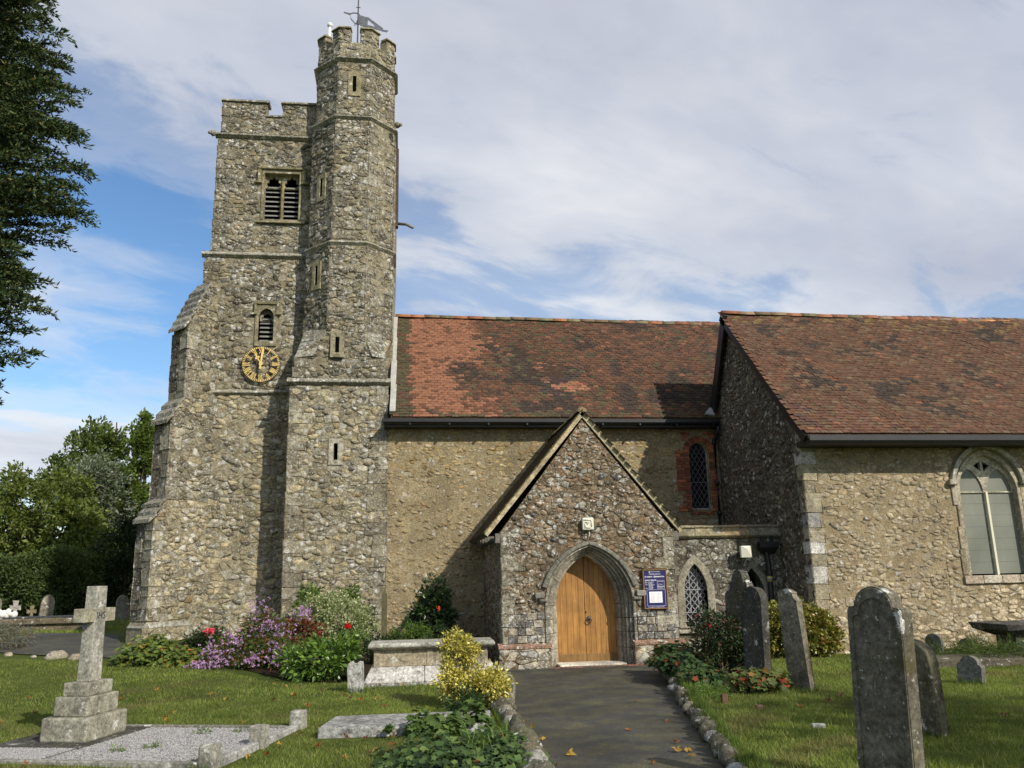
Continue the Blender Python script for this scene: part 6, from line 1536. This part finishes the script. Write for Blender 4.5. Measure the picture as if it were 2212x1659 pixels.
def aster_fl(e, r_):
    pts = []
    for cx, cy, cz, sx, sz, n in ((-2.75, 17.5, 1.15, .16, .28, 90), (-2.55, 17.4, .95, .3, .14, 150), (-3.1, 17.3, .75, .28, .14, 70), (-3.55, 17.2, .6, .22, .14, 55), (-3.4, 17.0, .42, .25, .12, 50), (-2.3, 17.0, .55, .25, .2, 80), (-2.15, 16.9, .38, .3, .12, 60), (-2.75, 16.9, .40, .12, .1, 45), (-1.95, 17.9, 1.22, .14, .16, 45), (-3.75, 17.0, .33, .16, .08, 40)):
        pts += [(cx+r_.normal()*sx*.6, cy+r_.normal()*.12, cz+r_.normal()*sz*.6) for _ in range(n)]
    pts = np.array(pts); pts[:, 2] = np.maximum(pts[:, 2], .3); o = flowers('blossoms', pts, .038, [(3, (.42, .26, .46)), (2, (.50, .35, .55)), (1, (.32, .19, .38))], 8, seed=9); obj('blossoms', o, M['petal'], e)
    mb = MB(); mb.ball((0, 0, -5), .01)
plant('michaelmas_daisy', 'sprawling daisy clump covered in mauve flowers at the lawn edge', 'flowers', (-2.9, 17.5, .25), [((-2.9, 17.4, .5), (.85, .5, .36)), ((-2.65, 17.5, .85), (.42, .4, .42)), ((-2.2, 17.2, .5), (.4, .4, .3))], 7500, .075, .026, [(4, (.06, .10, .025)), (2, (.09, .13, .03)), (1.2, (.20, .07, .03)), (1, (.14, .09, .03))], 53, 170, .15, stems=26, floor=.2, extra=aster_fl)
plant('red_leaved_shrub', 'small rust-red leaved shrub between daisies and variegated shrub', 'shrub', (-2.1, 18.4, .3), [((-2.05, 18.3, .85), (.4, .35, .25))], 1300, .08, .04, [(3, (.20, .045, .025)), (2, (.13, .05, .025)), (2, (.06, .06, .025))], 54, 40, .12)
def pink(e, r_):
    pts = [(-3.85+r_.normal()*.05, 18.2+r_.normal()*.05, .88+r_.normal()*.035) for _ in range(26)]; obj('blossoms', flowers('blossoms', pts, .04, [(3, (.75, .10, .16)), (1, (.85, .25, .30))], 7, seed=4), M['petal'], e)
plant('pink_phlox', 'dark bush with one bright pink flower head by the tower foot', 'flowers', (-3.95, 18.4, .35), [((-3.95, 18.5, .62), (.42, .35, .28))], 2600, .07, .035, G_DARK, 55, 70, .12, extra=pink)
plant('geranium_patch', 'spreading yellow-green lobed ground cover at the buttress foot', 'ground cover', (-4.75, 17.9, .3), [((-4.75, 17.9, .42), (.85, .55, .22)), ((-4.1, 17.6, .36), (.5, .4, .2)), ((-5.0, 18.3, .55), (.5, .4, .25))], 2600, .055, .05, [(4, (.10, .15, .03)), (3, (.14, .18, .04)), (1, (.20, .15, .03)), (1, (.05, .08, .02)), (.3, (.30, .10, .03))], 56, 150, .12, lobed=True, floor=.24, stems=14, stem_r=.006)
plant('laurel_shrub', 'glossy bright green broad-leaved shrub beside the stone stump', 'shrub', (-1.35, 16.0, .12), [((-1.35, 15.95, .44), (.72, .5, .32)), ((-1.2, 16.2, .6), (.5, .4, .25)), ((-1.8, 16.1, .42), (.35, .35, .25))], 1900, .13, .055, [(4, (.085, .15, .022)), (2, (.12, .19, .03)), (2, (.05, .095, .018))], 57, 120, .12, 'gloss', floor=.1, stems=12)
def red(e, r_):
    pts = [(-1.05+r_.normal()*.04, 17.9+r_.normal()*.03, .93+r_.normal()*.04) for _ in range(9)]; obj('blossoms', flowers('blossoms', pts, .045, [(1, (.55, .012, .02))], 7, seed=6), M['petal'], e)
plant('red_rose', 'sparse rose stems with red blooms in front of the variegated shrub', 'flowers', (-.95, 17.9, .2), [((-.9, 17.9, .6), (.3, .2, .3))], 420, .06, .035, G_MID, 58, 24, .1, extra=red, stems=9)
def cam_fl(e, r_):
    pts = [(.87+r_.normal()*.012, 19.05, 1.18+r_.normal()*.02) for _ in range(4)]; obj('blossoms', flowers('blossoms', pts, .05, [(1, (.75, .14, .05))], 7, seed=7), M['petal'], e)
plant('camellia', 'dark glossy upright camellia by the porch with one orange bloom', 'shrub', (.72, 19.5, .15), [((.7, 19.5, .95), (.55, .45, .5)), ((.75, 19.5, 1.45), (.34, .3, .42))], 3400, .11, .05, [(4, (.022, .045, .014)), (2, (.035, .065, .018)), (1, (.06, .09, .03))], 59, 130, .13, 'gloss', extra=cam_fl, stems=12)
plant('hebe', 'low bright green bush just behind the chest tomb', 'shrub', (.25, 18.4, .12), [((.32, 18.3, .62), (.35, .3, .3)), ((-.05, 18.4, .55), (.3, .3, .25))], 3800, .055, .018, [(3, (.12, .19, .03)), (2, (.08, .13, .025)), (1, (.05, .08, .02))], 60, 90, .09)
plant('dark_bush', 'low dark bush behind the left end of the chest tomb', 'shrub', (-.35, 17.6, .12), [((-.3, 17.7, .5), (.45, .35, .32)), ((.9, 18.0, .5), (.4, .3, .3))], 3000, .06, .03, G_DARK, 61, 90, .1)
plant('euonymus', 'bright yellow variegated shrub beside the path in front of the chest tomb', 'shrub', (1.0, 12.45, .1), [((1.0, 12.4, .38), (.50, .36, .26)), ((.86, 12.5, .78), (.27, .24, .32)), ((1.25, 12.3, .34), (.28, .3, .22)), ((.84, 12.5, 1.02), (.12, .12, .16))], 9500, .05, .03, [(4, (.42, .36, .07)), (3, (.50, .44, .13)), (2, (.26, .25, .06)), (1.3, (.10, .13, .03))], 62, 240, .10, 'gloss', shell=.4, floor=.08, stems=14)
for k_, (u_, v_) in enumerate(((1.35, .25), (1.2, -.55), (.95, -.75), (1.75, .45))):
    q_ = gp(u_, v_, .09); plant('weed_tuft', ('green weed tuft in the gravel nearest the far kerb middle', 'green weed tuft in the middle of the gravel plot', 'green weed tuft in the gravel near the dark slab', 'small weed in the gravel near the far corner post')[k_], 'weed', q_, [((q_[0], q_[1], .11), (.12, .05, .02))], 70, .035, .012, G_MID, 160+k_, 8, .04, stems=0, floor=.085)
plant('fern_tuft', 'small dark green tuft at the foot of the yellow shrub', 'plant', (.85, 11.85, .09), [((.85, 11.85, .2), (.28, .18, .14))], 900, .085, .02, [(3, (.035, .07, .025)), (1, (.06, .10, .03))], 63, 30, .09)
plant('cranesbill_patch', 'thick leafy green ground cover spilling onto the path in the foreground', 'ground cover', (.6, 9.35, .08), [((.62, 9.25, .10), (.60, .45, .10)), ((.15, 8.9, .09), (.32, .35, .08)), ((1.05, 9.0, .10), (.32, .5, .10)), ((.6, 8.5, .08), (.8, .6, .10))], 4300, .045, .05, [(4, (.048, .085, .024)), (3, (.075, .12, .032)), (2, (.03, .055, .02)), (1, (.12, .165, .045)), (.2, (.22, .09, .03))], 64, 220, .13, lobed=True, floor=.07, stems=30, stem_r=.004, stem_tint=(1, 1.2, .5))
plant('cranesbill_patch', 'sparse leafy sprigs growing over the ledger stone edge', 'ground cover', (.3, 10.1, .08), [((.35, 10.08, .2), (.5, .12, .12)), ((.85, 10.2, .24), (.25, .15, .12))], 420, .055, .05, [(3, (.06, .10, .025)), (2, (.10, .15, .035))], 65, 40, .08, lobed=True, floor=.1, stems=22, stem_r=.004, stem_tint=(1, 1.2, .5))
# long strap leaves in the foreground patch
r_ = np.random.default_rng(70); mb = MB()
for k in range(16):
    a = r_.random()*6.28; b = Vector((.95+r_.normal()*.18, 8.75+r_.normal()*.12, .08)); d = Vector((math.cos(a), math.sin(a), 0)); l = .25+.2*r_.random(); w = Vector((-d.y, d.x, 0))*.012
    pts = [b, b+d*l*.35+Vector((0, 0, l*.7)), b+d*l*.8+Vector((0, 0, l*.8)), b+d*l*1.15+Vector((0, 0, l*.55))]
    vs = []
    for i, p in enumerate(pts): vs += [p-w*(1-i*.28), p+w*(1-i*.28)]
    mb.add(vs, [(0, 1, 3, 2), (2, 3, 5, 4), (4, 5, 7, 6)], (.13, .20, .04))
mb.build('strap_leaf_tuft', M['leaf'], None, label='tuft of long strap leaves among the foreground ground cover', cat='plant')
def rose_fl(e, r_):
    pts = [(5.2+r_.normal()*.3, 14.0+r_.normal()*.1, .75+r_.normal()*.25) for _ in range(7)]; obj('blossoms', flowers('blossoms', pts, .035, [(1, (.35, .02, .03))], 6, seed=12), M['petal'], e)
plant('rose_bush', 'dark straggly rose bush in front of the lobby window', 'shrub', (5.4, 14.2, .18), [((5.45, 14.2, .66), (.5, .4, .42)), ((5.2, 14.3, 1.0), (.25, .25, .22)), ((5.8, 14.0, .5), (.3, .3, .3))], 3800, .065, .038, [(4, (.03, .052, .02)), (2, (.048, .075, .028)), (1, (.09, .035, .025))], 66, 130, .13, extra=rose_fl, stems=22, stem_r=.009)
plant('cranesbill_patch', 'low dark leafy cover spilling over the edging stones by the path bend', 'ground cover', (4.75, 14.0, .16), [((4.75, 14.3, .3), (.42, .75, .2)), ((4.6, 13.0, .26), (.36, .6, .16)), ((5.0, 15.4, .3), (.5, .5, .22))], 3800, .05, .045, [(4, (.035, .065, .02)), (2, (.055, .09, .025)), (.5, (.20, .06, .02))], 67, 200, .12, lobed=True, floor=.15, stems=12, stem_r=.004)
plant('reddening_geranium', 'lobed green patch tinged red below the narrow black headstone', 'ground cover', (4.95, 11.7, .17), [((4.95, 11.7, .32), (.42, .34, .16)), ((5.25, 11.9, .28), (.3, .3, .13))], 900, .055, .05, [(4, (.075, .10, .028)), (2, (.11, .13, .035)), (1.2, (.26, .05, .02)), (1, (.18, .10, .03))], 68, 60, .1, lobed=True, floor=.16, stems=16, stem_r=.004)
plant('low_herb', 'fine pale green herb tuft above the edging stones', 'plant', (4.15, 11.3, .17), [((4.2, 11.5, .24), (.22, .5, .08))], 1500, .03, .014, [(3, (.10, .16, .03)), (1, (.07, .11, .02))], 69, 50, .07, floor=.16, stems=0)
plant('golden_shrub', 'rounded golden-green shrub in front of the chapel corner', 'shrub', (7.7, 16.0, .17), [((7.7, 15.95, .74), (.7, .42, .56)), ((7.25, 16.0, .62), (.45, .35, .42)), ((8.1, 15.9, .62), (.40, .35, .46))], 15000, .07, .05, [(4, (.17, .17, .03)), (3, (.23, .21, .045)), (2, (.10, .12, .025)), (1, (.26, .13, .04)), (.8, (.06, .08, .02))], 71, 330, .11, 'gloss', shell=.6, floor=.17, stems=10)
plant('lavender', 'grey lavender mound near the far path at the edge of view', 'shrub', (-9.2, 21.0, .45), [((-9.2, 21.2, .72), (.9, .6, .28))], 4200, .09, .014, [(3, (.17, .18, .15)), (2, (.11, .12, .09)), (1, (.16, .09, .05))], 72, 110, .14, floor=.48)
plant('rough_weeds', 'soft weeds over the sunken ledger stone near the table tomb', 'weeds', (10.6, 13.7, .2), [((10.4, 13.8, .36), (.7, .4, .14)), ((11.2, 13.6, .32), (.6, .4, .10)), ((9.6, 14.6, .28), (.5, .3, .12)), ((10.8, 15.1, .3), (.4, .3, .16))], 4600, .11, .010, [(3, (.06, .095, .022)), (1, (.10, .12, .035))], 73, 110, .15, floor=.2, stems=0)
plant('small_fern', 'tiny green weed at the foot of the porch jamb', 'plant', (5.12, 17.3, .02), [((5.12, 17.3, .07), (.1, .05, .05))], 90, .05, .02, G_MID, 74, 10, .04, stems=0, floor=.02)

# ------------------------------------------------------------------ lawn blades and leaf litter
def on_lawn(x, y):
    ok = (x < xl(y)-.06) | (x > xr(y)+.10)
    ok &= ~((y > 16.55) & (x > 8.4)); ok &= ~((y > 17.2) & (x > 2) & (x < 8.6))
    u = (x-gc.x)*gu.x+(y-gc.y)*gu.y; v = (x-gc.x)*gv.x+(y-gc.y)*gv.y
    ok &= ~((u > -.6) & (u < 2.44) & (v > -1.40) & (v < .82)); ok &= ~((u > -.75) & (u < .0) & (v > -1.3) & (v < .7))
    ok &= ~((x > -.95) & (x < 1.16) & (y > 10.15+.0*x) & (y < 11.12))
    ok &= ~((x > -.62) & (x < 1.9) & (y > 14.72) & (y < 15.8))
    e = np.interp(x, [-9, -5.4, -3.4, -2, -.8, 1.9], [19.9, 17.9, 16.9, 15.4, 15.6, 16.4]); ok &= ~((x < 2) & (y > e) & (y < 24.6) & (x > -9.5)) | (x < -9.5)
    ok &= ~((x > 4.3) & (x < 6.2) & (y > 11.9) & (y < 17))
    return ok
def blades(n, box, seed, hmin, hmax, wd):
    r_ = np.random.default_rng(seed); x = box[0]+(box[2]-box[0])*r_.random(n); y = box[1]+(box[3]-box[1])*r_.random(n)
    k = on_lawn(x, y); x, y = x[k], y[k]; n = len(x); z = gz(x, y); h = hmin+(hmax-hmin)*r_.random(n)
    pt = .6*np.sin(x*6.1+2*np.sin(y*4.7))*np.sin(y*5.3+1.5*np.sin(x*5.1))+.7*np.sin(x*2.1+1.3*np.sin(y*1.7))*np.sin(y*2.7+.9*np.sin(x*1.9)); h *= 1+.35*pt
    a = r_.random(n)*6.283; lean = .25+.75*r_.random(n); w = wd*(.7+.6*r_.random(n))
    P = np.stack([x, y, z-.004], 1); S = np.stack([np.cos(a), np.sin(a), 0*a], 1)*w[:, None]; b = r_.random(n)*6.283
    T_ = P+np.stack([np.cos(b)*h*lean, np.sin(b)*h*lean, h], 1)
    V = np.stack([P-S, P+S, T_], 1).reshape(-1, 3); F = np.arange(n*3).reshape(-1, 3)
    t = tints(r_, n, [(4, (.125, .165, .03)), (3, (.16, .20, .04)), (2, (.085, .12, .022)), (1.3, (.205, .205, .068)), (.7, (.25, .215, .10))], .3)
    dry = np.clip(np.sin(x*1.7+2*np.sin(y*1.1)+3)*np.sin(y*2.2+np.sin(x*2.6))*1.6-.75, 0, 1)[:, None]; t = t*(1-dry)+dry*np.array([.20, .18, .07])*(.7+.6*r_.random((n, 1)))
    t = t*(1+.25*pt[:, None]+.12*np.sin(x*.8+y*.6)[:, None]); return V, F, np.repeat(np.clip(t, .01, 1), 3, 0)
PARTS = [blades(150000, (-6.5, 8.2, 2.2, 13.5), 81, .02, .045, .003), blades(90000, (-10, 13.2, 2.2, 20), 82, .025, .05, .0045), blades(190000, (2.8, 5.2, 9.5, 13), 83, .02, .05, .0032), blades(80000, (4, 12.5, 13.5, 16.6), 84, .025, .055, .0045), blades(50000, (-17, 20, -6, 32), 85, .04, .08, .008)]
PARTS.append(blades(5000, (2.9, 5.5, 6.2, 13), 86, .05, .10, .004))
obj('grass', mesh_np('grass', *merge(PARTS)), M['grass'], kind='stuff')
# tufts of longer grass round the stones
def tuft(pts, n, seed, h0, h1):
    r_ = np.random.default_rng(seed); out = []
    for (x, y, rx, ry) in pts:
        a = r_.random(n)*6.283; q = 1+.25*r_.random(n); px = x+rx*np.cos(a)*q; py = y+ry*np.sin(a)*q; z = gz(px, py); h = h0+(h1-h0)*r_.random(n); b = r_.random(n)*6.28
        P = np.stack([px, py, z-.005], 1); S = np.stack([np.cos(b), np.sin(b), 0*b], 1)*.004; T_ = P+np.stack([np.cos(b+1)*h*.4, np.sin(b+1)*h*.4, h], 1)
        out.append((np.stack([P-S, P+S, T_], 1).reshape(-1, 3), np.arange(n*3).reshape(-1, 3), np.repeat(tints(r_, n, [(3, (.07, .115, .02)), (1, (.11, .15, .03))]), 3, 0)))
    return merge(out)
obj('grass', mesh_np('grass', *tuft([(3.93, 6.62, .18, .28), (5.42, 8.55, .14, .22), (5.66, 11.75, .15, .22), (8.3, 11.8, .12, .16), (10.3, 15.6, .12, .14), (-.68, 14.22, .14, .1), (5.55, 13, .14, .24), (.1, 14.7, .9, .06), (-1.9, 9.1, .1, .3), (-3.2, 12.0, .9, .08)], 260, 88, .05, .14)), M['grass'], kind='stuff')
er_y = np.linspace(5.5, 15.3, 60); el_y = np.linspace(7, 15, 40)
obj('grass', mesh_np('grass', *tuft([(float(xr(y))+.14, float(y), .07, .1) for y in er_y]+[(float(xl(y))-.15, float(y), .07, .1) for y in el_y], 70, 89, .05, .13)), M['grass'], kind='stuff')
def fallen(label, pts, cols, group, seed, size=.04):
    r_ = np.random.default_rng(seed)
    for x, y in pts:
        zz = g1(x, y); zz = max(zz, .012) if xl(y) < x < xr(y) else zz
        a = r_.random()*6.28; n_ = 10; c = np.array(cols[int(r_.integers(0, len(cols)))])*(.8+.4*r_.random()); s_ = size*(.7+.6*r_.random())
        lift = .012+.03*r_.random() if not (xl(y) < x < xr(y)) else .006
        vs = [(x, y, zz+lift+.02)]
        for k in range(n_):
            th = a+2*math.pi*k/n_; rr = s_*(1 if k % 2 else .5)*(.8+.4*r_.random()); vs.append((x+rr*math.cos(th)*1.2, y+rr*math.sin(th), zz+lift+.02+.018*r_.normal()))
        MB().add(vs, [(0, 1+k, 1+(k+1) % n_) for k in range(n_)], tuple(c)).build('fallen_leaf', M['leaf'], None, label=label, cat='leaf', group=group)
YEL, ORG, BRN = (.42, .26, .04), (.28, .11, .035), (.13, .06, .028)
r_ = np.random.default_rng(91)
pa = [(1.55, 11.1), (1.62, 10.7), (1.65, 13.3), (1.75, 9.0), (1.6, 9.9), (2.9, 8.6), (2.85, 8.9), (2.98, 8.9), (3.0, 9.35), (2.7, 10.2), (3.4, 12.4), (1.5, 8.5), (2.45, 8.4), (1.55, 11.6), (3.3, 10.6)]
fallen('yellow autumn leaf fallen on the dark asphalt path', pa[:8], [YEL], 'yellow leaves on the path', 92)
fallen('rusty orange autumn leaf fallen on the dark asphalt path', pa[8:], [ORG], 'orange leaves on the path', 93, .035)
lw_ = [(-5.8+7*r_.random(), 8.7+6.5*r_.random()) for _ in range(90)]; lw_ = [p for p in lw_ if bool(on_lawn(np.array(p[0]), np.array(p[1])))]
k3 = len(lw_)//3
fallen('yellow leaf fallen on the grass around the grave cross', lw_[:k3], [YEL, (.45, .30, .08)], 'yellow leaves on the lawn', 94, .032)
fallen('orange leaf fallen on the grass around the grave cross', lw_[k3:2*k3], [ORG], 'orange leaves on the lawn', 95, .032)
fallen('brown withered leaf fallen on the grass around the grave cross', lw_[2*k3:], [BRN, (.12, .05, .025)], 'brown leaves on the lawn', 96, .032)
rl = [(4.6+3.5*r_.random(), 7+6*r_.random()) for _ in range(14)]; rl = [p for p in rl if bool(on_lawn(np.array(p[0]), np.array(p[1])))]
fallen('brown leaf fallen on the grass among the dark headstones', rl, [BRN, ORG], 'leaves among the headstones', 97, .035)
